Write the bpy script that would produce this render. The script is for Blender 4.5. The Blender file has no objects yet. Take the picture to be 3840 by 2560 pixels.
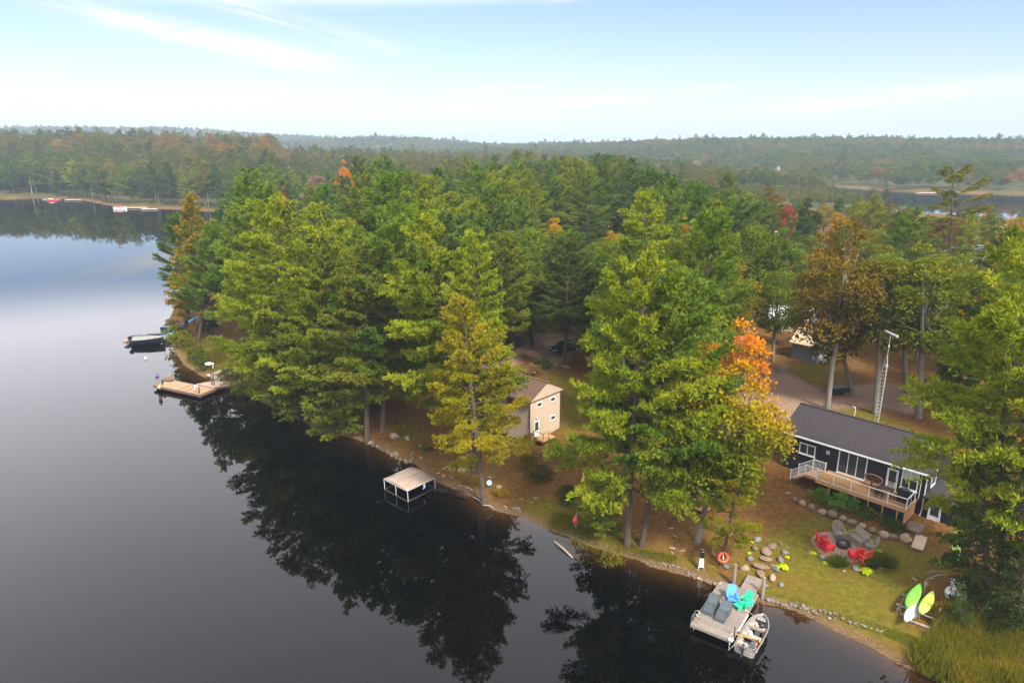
import bpy, math, random
import numpy as np
from mathutils import Vector, Matrix
random.seed(7); RNG = np.random.default_rng(7)
scene = bpy.context.scene
col = scene.collection
rad = math.radians

# ---------------------------------------------------------------- camera
CAM_H, PITCH = 33.0, rad(16.0)
cam_data = bpy.data.cameras.new('camera'); cam_data.lens = 24; cam_data.sensor_width = 36
cam_data.clip_start = 0.5; cam_data.clip_end = 40000
cam = bpy.data.objects.new('camera', cam_data); col.objects.link(cam)
cam.location = (0, 0, CAM_H); cam.rotation_euler = (rad(90) - PITCH, 0, 0)
scene.camera = cam

# ---------------------------------------------------------------- sky, sun, exposure
SUN_EL, SUN_AZ = rad(48), rad(150)          # azimuth measured from +Y towards +X
SKY_STRENGTH = 0.08
world = bpy.data.worlds.new('World'); scene.world = world; world.use_nodes = True
def build_world():
    nt = world.node_tree; nt.nodes.clear(); N = nt.nodes.new; L = nt.links.new
    out = N('ShaderNodeOutputWorld'); bg = N('ShaderNodeBackground'); bg.inputs['Strength'].default_value = SKY_STRENGTH
    L(bg.outputs[0], out.inputs[0])
    sky = N('ShaderNodeTexSky'); sky.sky_type = 'NISHITA'; sky.sun_disc = False
    sky.sun_elevation = SUN_EL; sky.sun_rotation = SUN_AZ
    sky.altitude = 200; sky.air_density = 1.0; sky.dust_density = 0.6; sky.ozone_density = 1.5
    def M(op, a, b=None, c=None):
        n = N('ShaderNodeMath'); n.operation = op
        for i, v in enumerate((a, b, c)):
            if v is None: continue
            if isinstance(v, (int, float)): n.inputs[i].default_value = v
            else: L(v, n.inputs[i])
        return n.outputs[0]
    def smooth(v, a, b):
        n = N('ShaderNodeMapRange'); n.interpolation_type = 'SMOOTHSTEP'
        n.inputs['From Min'].default_value = a; n.inputs['From Max'].default_value = b
        L(v, n.inputs['Value']); return n.outputs[0]
    tc = N('ShaderNodeTexCoord'); sep = N('ShaderNodeSeparateXYZ'); L(tc.outputs['Generated'], sep.inputs[0])
    X, Y, Z = sep.outputs
    ys = M('MAXIMUM', Y, 0.05)
    u = M('DIVIDE', X, ys); v = M('DIVIDE', Z, ys)
    total = None
    # cirrus streaks: (u0, v0, u1, v1, half width, strength)
    streaks = [(-.70, .200, -.20, .102, .011, 1.1), (-.62, .176, -.24, .098, .016, .6), (-.46, .205, -.14, .119, .010, .9), (-.50, .142, -.22, .096, .008, .6),
               (-.82, .080, -.50, .064, .007, .9), (-.76, .060, -.50, .054, .005, .7), (-.42, .0765, -.30, .0720, .0028, 1.0),
               (-.10, .053, -.02, .047, .007, .9), (-.09, .070, .06, .078, .006, .9), (.01, .055, .20, .067, .008, 1.2),
               (.20, .067, .31, .077, .005, 1.1), (-.30, .040, -.02, .044, .008, .6), (.22, .038, .86, .100, .012, .9),
               (.30, .043, .95, .082, .006, .5), (-.36, .086, -.26, .083, .0015, .4), (.02, .180, .16, .196, .006, .3)]
    for i, (u0, v0, u1, v1, w, k) in enumerate(streaks):
        ln = math.hypot(u1-u0, v1-v0); cx, sx = (u1-u0)/ln, (v1-v0)/ln
        du, dv = M('SUBTRACT', u, u0), M('SUBTRACT', v, v0)
        s = M('DIVIDE', M('ADD', M('MULTIPLY', du, cx), M('MULTIPLY', dv, sx)), ln)
        t = M('SUBTRACT', M('MULTIPLY', dv, cx), M('MULTIPLY', du, sx))
        cmb = N('ShaderNodeCombineXYZ'); L(M('MULTIPLY', s, ln*9.0), cmb.inputs[0]); L(M('MULTIPLY', t, 95.0), cmb.inputs[1]); cmb.inputs[2].default_value = i*3.7
        nz = N('ShaderNodeTexNoise'); nz.inputs['Scale'].default_value = 1.0; nz.inputs['Detail'].default_value = 6; nz.inputs['Roughness'].default_value = .62
        nz.inputs['Distortion'].default_value = .6
        L(cmb.outputs[0], nz.inputs['Vector'])
        f = nz.outputs[0]
        t2 = M('ADD', t, M('MULTIPLY', M('SUBTRACT', f, .5), w*2.2))
        g = M('EXPONENT', M('MULTIPLY', M('POWER', M('DIVIDE', t2, w), 2.0), -1.0))
        win = M('MULTIPLY', smooth(s, -.05, .35), smooth(s, 1.08, .78))
        m = M('MULTIPLY', M('MULTIPLY', g, win), M('MULTIPLY', smooth(f, .28, .68), k))
        total = m if total is None else M('ADD', total, m)
    # thin high veil: patchy low down, thickening overhead (what the lake mirrors)
    zc = M('MAXIMUM', Z, .02)
    cmb = N('ShaderNodeCombineXYZ'); L(M('DIVIDE', X, M('ADD', zc, .12)), cmb.inputs[0]); L(M('DIVIDE', Y, M('ADD', zc, .12)), cmb.inputs[1])
    nz = N('ShaderNodeTexNoise'); nz.inputs['Scale'].default_value = .55; nz.inputs['Detail'].default_value = 7; nz.inputs['Roughness'].default_value = .55
    nz.inputs['Distortion'].default_value = .4
    L(cmb.outputs[0], nz.inputs['Vector'])
    veil = M('MULTIPLY', smooth(M('SUBTRACT', Z, M('MULTIPLY', X, .038)), .172, .24), M('ADD', .78, M('MULTIPLY', nz.outputs[0], .3)))
    low = M('MULTIPLY', smooth(Z, .10, -.01), .62)
    fac = low; stk = M('MINIMUM', M('MULTIPLY', total, .85), .95)
    # keep the blue light: nishita, slightly desaturated
    mix = N('ShaderNodeMix'); mix.data_type = 'RGBA'
    tint = N('ShaderNodeMix'); tint.data_type = 'RGBA'; tint.blend_type = 'MULTIPLY'; tint.inputs[0].default_value = 1.0; L(sky.outputs[0], tint.inputs['A']); tint.inputs['B'].default_value = (.98, .925, 1.0, 1)
    L(fac, mix.inputs[0]); L(tint.outputs['Result'], mix.inputs['A'])
    mix.inputs['B'].default_value = (4.5, 4.8, 5.2, 1)
    mixs = N('ShaderNodeMix'); mixs.data_type = 'RGBA'; L(stk, mixs.inputs[0]); L(mix.outputs['Result'], mixs.inputs['A']); mixs.inputs['B'].default_value = (6.3, 6.2, 6.1, 1); mix = mixs
    mix2 = N('ShaderNodeMix'); mix2.data_type = 'RGBA'; L(M('MINIMUM', veil, .95), mix2.inputs[0]); L(mix.outputs['Result'], mix2.inputs['A']); vg = N('ShaderNodeMix'); vg.data_type = 'RGBA'; L(smooth(Z, .34, .85), vg.inputs[0]); vg.inputs['A'].default_value = (17.5, 17.3, 18.0, 1); vg.inputs['B'].default_value = (10.5, 10.5, 10.8, 1); L(vg.outputs['Result'], mix2.inputs['B'])
    L(mix2.outputs['Result'], bg.inputs['Color'])
build_world()
sun_data = bpy.data.lights.new('sun', 'SUN'); sun_data.energy = 4.3; sun_data.angle = rad(12); sun_data.color = (1.0, .95, .86)
sun = bpy.data.objects.new('sun', sun_data); col.objects.link(sun)
sd = Vector((math.sin(SUN_AZ)*math.cos(SUN_EL), math.cos(SUN_AZ)*math.cos(SUN_EL), math.sin(SUN_EL)))
sun.rotation_euler = sd.to_track_quat('Z', 'Y').to_euler(); sun.location = sd*200
vs = scene.view_settings; vs.view_transform = 'Standard'; vs.look = 'None'; vs.gamma = 1; vs.exposure = 1.18; vs.use_curve_mapping = False
scene.cycles.use_denoising = True
scene.cycles.max_bounces = 6; scene.cycles.diffuse_bounces = 1; scene.cycles.glossy_bounces = 3
scene.cycles.transmission_bounces = 3; scene.cycles.transparent_max_bounces = 6; scene.cycles.volume_bounces = 0
scene.cycles.caustics_reflective = False; scene.cycles.caustics_refractive = False
scene.cycles.use_adaptive_sampling = True; scene.cycles.adaptive_threshold = 0.02

# ---------------------------------------------------------------- survey helpers (photo pixel -> place on the ground)
CP, SP = math.cos(PITCH), math.sin(PITCH)
def ray(sx, sy):
    u = (sx-1920)/2560; v = (1280-sy)/2560
    return (u, CP+v*SP, -SP+v*CP)
def px(sx, sy, z=0.0):
    d = ray(sx, sy); t = (z-CAM_H)/d[2]
    return Vector((t*d[0], t*d[1], z))
K = 3840/2352
def pd(dx, dy, z=0.0): return px(dx*K, dy*K, z)
def at_depth(sx, sy, Y):
    d = ray(sx, sy); t = Y/d[1]
    return t*d[0], CAM_H+t*d[2]
def reg(x0, y0, s): return lambda x, y: (x0+x/s, y0+y/s)
r1 = reg(2440, 1900, 2.529); r2 = reg(2880, 1460, 3.015); r3 = reg(2960, 1900, 2.376); r4 = reg(1780, 1360, 4.126)
r5 = reg(1380, 1500, 2.614); r6 = reg(440, 1150, 3.36); r7 = reg(2080, 1700, 2.851); r8 = reg(2850, 1050, 2.851)

# ---------------------------------------------------------------- shoreline and terrain
W1 = [(2600,1700),(2300,1600),(2148,1558),(2060,1520),(1993,1478),(1916,1445),(1852,1411),(1813,1396),(1754,1384),(1664,1347),
      (1591,1324),(1494,1299),(1472,1286),(1424,1273),(1360,1254),(1317,1235),(1274,1220),(1197,1186),(1133,1170),(1089,1141),
      (1056,1127),(995,1102),(955,1064),(925,1057),(892,1041),(869,1024),(845,1017),(810,1005),(740,990),(690,962),(640,940),
      (570,908),(530,893),(500,878),(462,862),(425,838),(402,805),(390,780),(385,745),(410,690),(470,620),(540,560),(600,520),
      (640,502),(650,493),(560,489),(500,487),(440,484),(400,481),(330,478),(270,475),(200,462),(130,455),(60,455),(0,458),(-400,450)]
W1 = [tuple(pd(*p)[:2]) for p in W1] + [(-900, 420), (-900, -300), (300, -300), (120, 10)]
W2 = [(1540,404),(1620,408),(1700,413),(1900,428),(2060,440),(2200,444),(2352,447),(2800,455),(2800,525),(2352,508),(2200,497),(2050,488),(1900,452),(1760,430),(1640,424),(1560,410)]
W2 = [tuple(pd(*p)[:2]) for p in W2]
def seg_dist(P, poly):
    P = np.asarray(P, float); best = np.full(len(P), 1e18); inside = np.zeros(len(P), bool)
    n = len(poly)
    for i in range(n):
        a = np.array(poly[i]); b = np.array(poly[(i+1) % n]); e = b-a
        t = np.clip(((P-a)@e)/max(e@e, 1e-9), 0, 1)
        q = P-(a+t[:, None]*e); best = np.minimum(best, (q*q).sum(1))
        c = ((a[1] > P[:, 1]) != (b[1] > P[:, 1]))
        with np.errstate(divide='ignore', invalid='ignore'):
            xi = a[0]+(P[:, 1]-a[1])*(b[0]-a[0])/(b[1]-a[1])
        inside ^= c & (P[:, 0] < xi)
    d = np.sqrt(best); return np.where(inside, d, -d)      # positive inside
def vnoise(x, y, s, seed):
    def hsh(i, j): 
        n = np.sin(i*127.1+j*311.7+seed*74.7)*43758.5453; return n-np.floor(n)
    X = x/s; Y = y/s; i = np.floor(X); j = np.floor(Y); fx = X-i; fy = Y-j
    fx = fx*fx*(3-2*fx); fy = fy*fy*(3-2*fy)
    return (hsh(i, j)*(1-fx)+hsh(i+1, j)*fx)*(1-fy)+(hsh(i, j+1)*(1-fx)+hsh(i+1, j+1)*fx)*fy
def sstep(v, a, b):
    t = np.clip((v-a)/(b-a), 0, 1); return t*t*(3-2*t)
# far hills: (x, y, radius x, radius y, height)
HILLS = [(-330, 640, 230, 150, 13), (-560, 640, 200, 160, 8), (520, 1120, 420, 280, 15), (900, 1050, 420, 300, 13), (180, 1500, 330, 260, 12), (330, 1250, 260, 250, 5), (1300, 1000, 400, 350, 12),
         (-1150, 2300, 560, 380, 41), (-1750, 2150, 700, 400, 44), (-620, 2350, 360, 350, 20), (-330, 1800, 210, 240, 26), (-60, 1850, 180, 240, 8),
         (-700, 1500, 420, 260, 6), (300, 3600, 900, 400, 14), (-900, 5200, 1500, 500, 30), (1300, 4300, 900, 500, 34), (2600, 3200, 900, 600, 40), (-3200, 3800, 1100, 700, 70), (900, 6500, 2500, 600, 40)]
def terrain(x, y):
    x = np.atleast_1d(np.asarray(x, float)); y = np.atleast_1d(np.asarray(y, float))
    P = np.stack([x, y], 1)
    d = -np.maximum(seg_dist(P, W1), seg_dist(P, W2))
    up = np.interp(d, [0, .35, .9, 3, 12, 28, 60, 150, 400, 2000], [0, .22, .38, .62, 1.55, 3.1, 4.6, 6.6, 9, 9])
    dn = np.interp(-d, [0, 1, 4, 15, 60], [0, -.22, -.9, -3, -6])
    h = np.where(d > 0, up, dn)
    far = sstep(d, 15, 160)
    for hx, hy, rx, ry, hh in HILLS:
        h = h+far*hh*np.exp(-((x-hx)/rx)**2-((y-hy)/ry)**2)
    near = sstep(d, .4, 4)
    h = h+near*((vnoise(x, y, 7, 1)-.5)*.22+(vnoise(x, y, 2.1, 2)-.5)*.07)+far*(vnoise(x, y, 45, 3)-.5)*3.0*sstep(y, 160, 400)+far*(vnoise(x, y, 260, 5)-.5)*13*sstep(y, 700, 1300)
    return h, d
def gz(x, y): return float(terrain(x, y)[0][0])
def gp(sx, sy):
    z = 1.0
    for _ in range(12):
        p = px(sx, sy, z); z = .5*z+.5*gz(p.x, p.y)
    p = px(sx, sy, z); p.z = gz(p.x, p.y); return p
def gd(dx, dy): return gp(dx*K, dy*K)

# ---------------------------------------------------------------- materials
MATS = {}
def nodes_of(name):
    m = bpy.data.materials.new(name); m.use_nodes = True; m.node_tree.nodes.clear()
    return m, m.node_tree.nodes.new, m.node_tree.links.new
def mat(name, c, rough=.7, var=.15, scale=3.0, bump=.0, bscale=30.0, metal=0.0, stretch=(1, 1, 1), spec=.4, c2=None, coat=0):
    if name in MATS: return MATS[name]
    m, N, L = nodes_of(name)
    o = N('ShaderNodeOutputMaterial'); b = N('ShaderNodeBsdfPrincipled'); L(b.outputs[0], o.inputs[0])
    b.inputs['Roughness'].default_value = rough; b.inputs['Metallic'].default_value = metal; b.inputs['Specular IOR Level'].default_value = spec
    if coat: b.inputs['Coat Weight'].default_value = coat
    tc = N('ShaderNodeTexCoord'); mp = N('ShaderNodeMapping'); mp.inputs['Scale'].default_value = stretch; L(tc.outputs['Object'], mp.inputs[0])
    oi = N('ShaderNodeObjectInfo')
    addv = N('ShaderNodeVectorMath'); addv.operation = 'ADD'; L(mp.outputs[0], addv.inputs[0])
    cmb = N('ShaderNodeCombineXYZ'); mul = N('ShaderNodeMath'); mul.operation = 'MULTIPLY'; L(oi.outputs['Random'], mul.inputs[0]); mul.inputs[1].default_value = 40
    L(mul.outputs[0], cmb.inputs[0]); L(cmb.outputs[0], addv.inputs[1])
    nz = N('ShaderNodeTexNoise'); nz.inputs['Scale'].default_value = scale; nz.inputs['Detail'].default_value = 5; nz.inputs['Roughness'].default_value = .6
    L(addv.outputs[0], nz.inputs['Vector'])
    rp = N('ShaderNodeMix'); rp.data_type = 'RGBA'; mr = N('ShaderNodeMapRange'); mr.inputs['From Min'].default_value = .3; mr.inputs['From Max'].default_value = .7
    L(nz.outputs[0], mr.inputs[0]); L(mr.outputs[0], rp.inputs[0])
    if c2 is None:
        lo = tuple(x*(1-var) for x in c); hi = tuple(min(1, x*(1+var)) for x in c)
    else: lo, hi = c, c2
    rp.inputs['A'].default_value = (*lo, 1); rp.inputs['B'].default_value = (*hi, 1)
    hs = N('ShaderNodeHueSaturation'); ma = N('ShaderNodeMath'); ma.operation = 'MULTIPLY_ADD'; L(oi.outputs['Random'], ma.inputs[0]); ma.inputs[1].default_value = var*.9; ma.inputs[2].default_value = 1-var*.45
    L(ma.outputs[0], hs.inputs['Value']); L(rp.outputs['Result'], hs.inputs['Color']); L(hs.outputs[0], b.inputs['Base Color'])
    if bump:
        n2 = N('ShaderNodeTexNoise'); n2.inputs['Scale'].default_value = bscale; n2.inputs['Detail'].default_value = 4; L(addv.outputs[0], n2.inputs['Vector'])
        bp = N('ShaderNodeBump'); bp.inputs['Strength'].default_value = bump; bp.inputs['Distance'].default_value = .05; L(n2.outputs[0], bp.inputs['Height']); L(bp.outputs[0], b.inputs['Normal'])
    MATS[name] = m; return m
def foliage(name, trans=.3, hue=.03, val=.45, top=None, mixset=None):
    """leaf colour = the object's own colour, varied per clump (attribute v) and per tree"""
    if name in MATS: return MATS[name]
    m, N, L = nodes_of(name)
    o = N('ShaderNodeOutputMaterial'); oi = N('ShaderNodeObjectInfo'); at = N('ShaderNodeAttribute'); at.attribute_name = 'v'
    base = oi.outputs['Color']
    if mixset:
        cr = N('ShaderNodeValToRGB'); cr.color_ramp.interpolation = 'CONSTANT'
        el = cr.color_ramp.elements
        while len(el) > 1: el.remove(el[-1])
        el[0].position = 0; el[0].color = (*mixset[0][1], 1)
        for p_, c_ in mixset[1:]:
            e = el.new(p_); e.color = (*c_, 1)
        nz0 = N('ShaderNodeTexNoise'); nz0.inputs['Scale'].default_value = .011; nz0.inputs['Detail'].default_value = 2; L(oi.outputs['Location'], nz0.inputs['Vector']); r0_ = N('ShaderNodeMapRange'); r0_.inputs[1].default_value = .3; r0_.inputs[2].default_value = .7; r0_.inputs[3].default_value = 0; r0_.inputs[4].default_value = .80; L(nz0.outputs[0], r0_.inputs[0]); ma0 = N('ShaderNodeMath'); ma0.operation = 'MULTIPLY_ADD'; L(oi.outputs['Random'], ma0.inputs[0]); ma0.inputs[1].default_value = .34; L(r0_.outputs[0], ma0.inputs[2]); L(ma0.outputs[0], cr.inputs[0]); base = cr.outputs[0]
    if top:
        tc = N('ShaderNodeTexCoord'); sp = N('ShaderNodeSeparateXYZ'); L(tc.outputs['Generated'], sp.inputs[0])
        nz = N('ShaderNodeTexNoise'); nz.inputs['Scale'].default_value = 4; L(tc.outputs['Generated'], nz.inputs['Vector'])
        # turning leaves: orange on the crown top and the outermost sprays of one side
        a = N('ShaderNodeMath'); a.operation = 'MULTIPLY_ADD'; L(nz.outputs[0], a.inputs[0]); a.inputs[1].default_value = .42; L(sp.outputs[2], a.inputs[2])
        a1 = N('ShaderNodeMath'); a1.operation = 'MULTIPLY_ADD'; L(sp.outputs[0], a1.inputs[0]); a1.inputs[1].default_value = .38; L(a.outputs[0], a1.inputs[2])
        prev = base
        for lo_, hi_, c_ in top:
            r = N('ShaderNodeMapRange'); r.interpolation_type = 'SMOOTHSTEP'; r.inputs['From Min'].default_value = lo_; r.inputs['From Max'].default_value = hi_; L(a1.outputs[0], r.inputs[0])
            mx = N('ShaderNodeMix'); mx.data_type = 'RGBA'; L(r.outputs[0], mx.inputs[0]); L(prev, mx.inputs['A']); mx.inputs['B'].default_value = (*c_, 1); prev = mx.outputs['Result']
        base = prev
    hs = N('ShaderNodeHueSaturation'); L(base, hs.inputs['Color'])
    h1 = N('ShaderNodeMath'); h1.operation = 'MULTIPLY_ADD'; L(at.outputs['Fac'], h1.inputs[0]); h1.inputs[1].default_value = -hue*1.6; h1.inputs[2].default_value = .5+hue*.8
    L(h1.outputs[0], hs.inputs['Hue'])
    v1 = N('ShaderNodeMath'); v1.operation = 'MULTIPLY_ADD'; L(at.outputs['Fac'], v1.inputs[0]); v1.inputs[1].default_value = val*2; v1.inputs[2].default_value = 1-val
    L(v1.outputs[0], hs.inputs['Value'])
    df = N('ShaderNodeBsdfDiffuse'); tr = N('ShaderNodeBsdfTranslucent'); L(hs.outputs[0], df.inputs[0]); L(hs.outputs[0], tr.inputs[0])
    ms = N('ShaderNodeMixShader'); ms.inputs[0].default_value = trans; L(df.outputs[0], ms.inputs[1]); L(tr.outputs[0], ms.inputs[2])
    L(ms.outputs[0], o.inputs[0]); MATS[name] = m; return m
def glass(name='window_glass', c=(.03, .035, .04), rough=.06):
    return mat(name, c, rough=rough, var=.1, spec=.6)

# ---------------------------------------------------------------- mesh helpers
class MB:
    def __init__(s): s.v = []; s.f = []
    def add(s, vs, fs):
        b = len(s.v); s.v += [tuple(p) for p in vs]; s.f += [tuple(b+i for i in f) for f in fs]; return s
    def box(s, c, size, rz=0.0, rx=0.0, ry=0.0, taper=1.0, bev=0.0):
        hx, hy, hz = size[0]/2, size[1]/2, size[2]/2
        M = Matrix.Rotation(rz, 3, 'Z') @ Matrix.Rotation(ry, 3, 'Y') @ Matrix.Rotation(rx, 3, 'X'); C = Vector(c)
        if bev:
            e = min(bev, hx*.9, hy*.9, hz*.9); pts = []; 
            for z, q in ((-hz, e), (-hz+e, 0), (hz-e, 0), (hz, e)):
                pts += [(-hx+q, -hy+q, z), (hx-q, -hy+q, z), (hx-q, hy-q, z), (-hx+q, hy-q, z)]
            fs = [(3, 2, 1, 0), (12, 13, 14, 15)]
            for k in range(3):
                for j in range(4): a = k*4+j; b_ = k*4+(j+1) % 4; fs.append((a, b_, b_+4, a+4))
            return s.add([C+M@Vector(p) for p in pts], fs)
        t = taper
        pts = [(-hx, -hy, -hz), (hx, -hy, -hz), (hx, hy, -hz), (-hx, hy, -hz), (-hx*t, -hy*t, hz), (hx*t, -hy*t, hz), (hx*t, hy*t, hz), (-hx*t, hy*t, hz)]
        return s.add([C+M@Vector(p) for p in pts], [(3, 2, 1, 0), (4, 5, 6, 7), (0, 1, 5, 4), (1, 2, 6, 5), (2, 3, 7, 6), (3, 0, 4, 7)])
    def beam(s, a, b, w, h=None):
        """square beam between two points"""
        a = Vector(a); b = Vector(b); d = b-a; ln = d.length; d.normalize(); h = h or w
        up = Vector((0, 0, 1)) if abs(d.z) < .95 else Vector((0, 1, 0))
        x = d.cross(up).normalized(); y = x.cross(d)
        pts = []
        for e in (a, b):
            for i, j in ((-1, -1), (1, -1), (1, 1), (-1, 1)): pts.append(e+x*i*w/2+y*j*h/2)
        return s.add(pts, [(3, 2, 1, 0), (4, 5, 6, 7), (0, 1, 5, 4), (1, 2, 6, 5), (2, 3, 7, 6), (3, 0, 4, 7)])
    def tube(s, pts, r, n=8, cap=True):
        pts = [Vector(p) for p in pts]
        if not hasattr(r, '__len__'): r = [r]*len(pts)
        rings = []; prev = None
        for i, p in enumerate(pts):
            d = (pts[min(i+1, len(pts)-1)]-pts[max(i-1, 0)]).normalized()
            ref = prev if prev is not None else (Vector((1, 0, 0)) if abs(d.x) < .9 else Vector((0, 1, 0)))
            x = (ref-d*ref.dot(d)).normalized(); y = d.cross(x); prev = x
            rings.append([p+(x*math.cos(2*math.pi*k/n)+y*math.sin(2*math.pi*k/n))*r[i] for k in range(n)])
        vs = [q for R in rings for q in R]; fs = []
        for i in range(len(pts)-1):
            for k in range(n):
                k2 = (k+1) % n; fs.append((i*n+k, i*n+k2, (i+1)*n+k2, (i+1)*n+k))
        if cap: fs += [tuple(range(n))[::-1], tuple(range((len(pts)-1)*n, len(pts)*n))]
        return s.add(vs, fs)
    def prism(s, poly, z0, z1):
        n = len(poly); vs = [(p[0], p[1], z0) for p in poly]+[(p[0], p[1], z1) for p in poly]
        fs = [tuple(range(n))[::-1], tuple(range(n, 2*n))]+[(i, (i+1) % n, n+(i+1) % n, n+i) for i in range(n)]
        return s.add(vs, fs)
    def lathe(s, prof, n=16, c=(0, 0, 0), sx=1, sy=1):
        vs = []; fs = []
        for r, z in prof:
            for k in range(n): a = 2*math.pi*k/n; vs.append((c[0]+r*math.cos(a)*sx, c[1]+r*math.sin(a)*sy, c[2]+z))
        for i in range(len(prof)-1):
            for k in range(n): k2 = (k+1) % n; fs.append((i*n+k, i*n+k2, (i+1)*n+k2, (i+1)*n+k))
        fs += [tuple(range(n))[::-1], tuple(range((len(prof)-1)*n, len(prof)*n))]
        return s.add(vs, fs)
    def sheet(s, grid, th=0.0):
        """grid of points (rows x cols) -> surface, with a thickness downwards"""
        R_, C_ = len(grid), len(grid[0]); vs = [p for r in grid for p in r]; fs = []
        for i in range(R_-1):
            for j in range(C_-1): fs.append((i*C_+j, i*C_+j+1, (i+1)*C_+j+1, (i+1)*C_+j))
        if th:
            o = len(vs); vs += [(p[0], p[1], p[2]-th) for p in vs[:o]]; fs += [tuple(o+i for i in f[::-1]) for f in fs[:]]
            ed = [(i, i+1) for i in range(C_-1)]+[(i*C_+C_-1, (i+1)*C_+C_-1) for i in range(R_-1)]+[((R_-1)*C_+i+1, (R_-1)*C_+i) for i in range(C_-1)]+[((i+1)*C_, i*C_) for i in range(R_-1)]
            fs += [(b, a, o+a, o+b) for a, b in ed]
        return s.add(vs, fs)
    def mesh(s, name, smooth=False):
        me = bpy.data.meshes.new(name); me.from_pydata(s.v, [], s.f); me.update()
        if smooth: me.polygons.foreach_set('use_smooth', [True]*len(me.polygons))
        return me
    def build(s, name, m, parent=None, smooth=False, loc=None):
        return link(name, s.mesh(name, smooth), m, parent, loc)
def link(name, me, m=None, parent=None, loc=None, rot=None):
    o = bpy.data.objects.new(name, me); col.objects.link(o)
    if m is not None:
        if len(me.materials) == 0: me.materials.append(m)
        elif me.materials[0] is not m:
            o.material_slots[0].link = 'OBJECT'; o.material_slots[0].material = m
    if parent is not None: o.parent = parent
    if loc is not None: o.location = loc
    if rot is not None: o.rotation_euler = rot
    return o
def tag(o, label=None, cat=None, group=None, kind=None):
    if label: o['label'] = label
    if cat: o['category'] = cat
    if group: o['group'] = group
    if kind: o['kind'] = kind
    return o
def thing(name, label, cat, loc=(0, 0, 0), rz=0.0, group=None):
    o = bpy.data.objects.new(name, None); col.objects.link(o); o.location = loc; o.rotation_euler = (0, 0, rz); o.empty_display_size = .2
    return tag(o, label, cat, group)
def copy_tree(o, parent=None):
    c = o.copy(); col.objects.link(c); c.parent = parent
    for ch in list(o.children): copy_tree(ch, c)
    return c
def np_mesh(name, V, F, attr=None, smooth=False):
    """V (n,3), F (m,k) arrays; attr per vertex float 'v'"""
    me = bpy.data.meshes.new(name); V = np.asarray(V, np.float32); F = np.asarray(F, np.int32); m, k = F.shape
    me.vertices.add(len(V)); me.vertices.foreach_set('co', V.ravel())
    me.loops.add(m*k); me.loops.foreach_set('vertex_index', F.ravel())
    me.polygons.add(m); me.polygons.foreach_set('loop_start', np.arange(0, m*k, k, dtype=np.int32))
    if smooth: me.polygons.foreach_set('use_smooth', np.ones(m, bool))
    me.update(calc_edges=True)
    if attr is not None:
        for nm, a in (attr.items() if isinstance(attr, dict) else {'v': attr}.items()):
            at = me.attributes.new(nm, 'FLOAT', 'POINT'); at.data.foreach_set('value', np.asarray(a, np.float32))
    return me
# ---------------------------------------------------------------- ground sheet and water
def poly_soft(P, poly, soft): return sstep(seg_dist(P, poly), -soft, soft)
def dpoly(pts): return [tuple(gd(*p)[:2]) for p in pts]
LAWNS = [[(1690,1300),(1720,1250),(1830,1190),(1890,1175),(2000,1225),(2120,1260),(2200,1290),(2130,1330),(2090,1400),(2150,1470),(2400,1500),(2500,1700),(2080,1540),(1900,1440),(1760,1380)],
         [(1180,1180),(1210,1150),(1290,1150),(1400,1200),(1500,1260),(1600,1290),(1650,1320),(1640,1340),(1480,1295),(1300,1235)],
         [(1880,960),(1900,925),(1990,935),(2100,985),(2130,1040),(2000,1000)], [(400,790),(440,770),(540,780),(560,860),(500,880),(430,840)],
         [(1240,880),(1290,850),(1330,900),(1340,1020),(1300,990)], [(900,985),(930,960),(960,1000),(930,1040)], [(1800,850),(1870,820),(1960,870),(1990,900),(1900,880)]]
GRAVEL = [[(1200,860),(1230,830),(1190,800),(1240,760),(1330,770),(1300,830),(1260,850)], [(1700,830),(1800,850),(1890,890),(1900,950),(1880,990),(1800,960),(1700,930)],
          [(1880,900),(2000,880),(2130,900),(2100,950),(1990,930),(1900,940)], [(1180,850),(1130,870),(1060,860),(1130,800),(1200,800)]]
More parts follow.
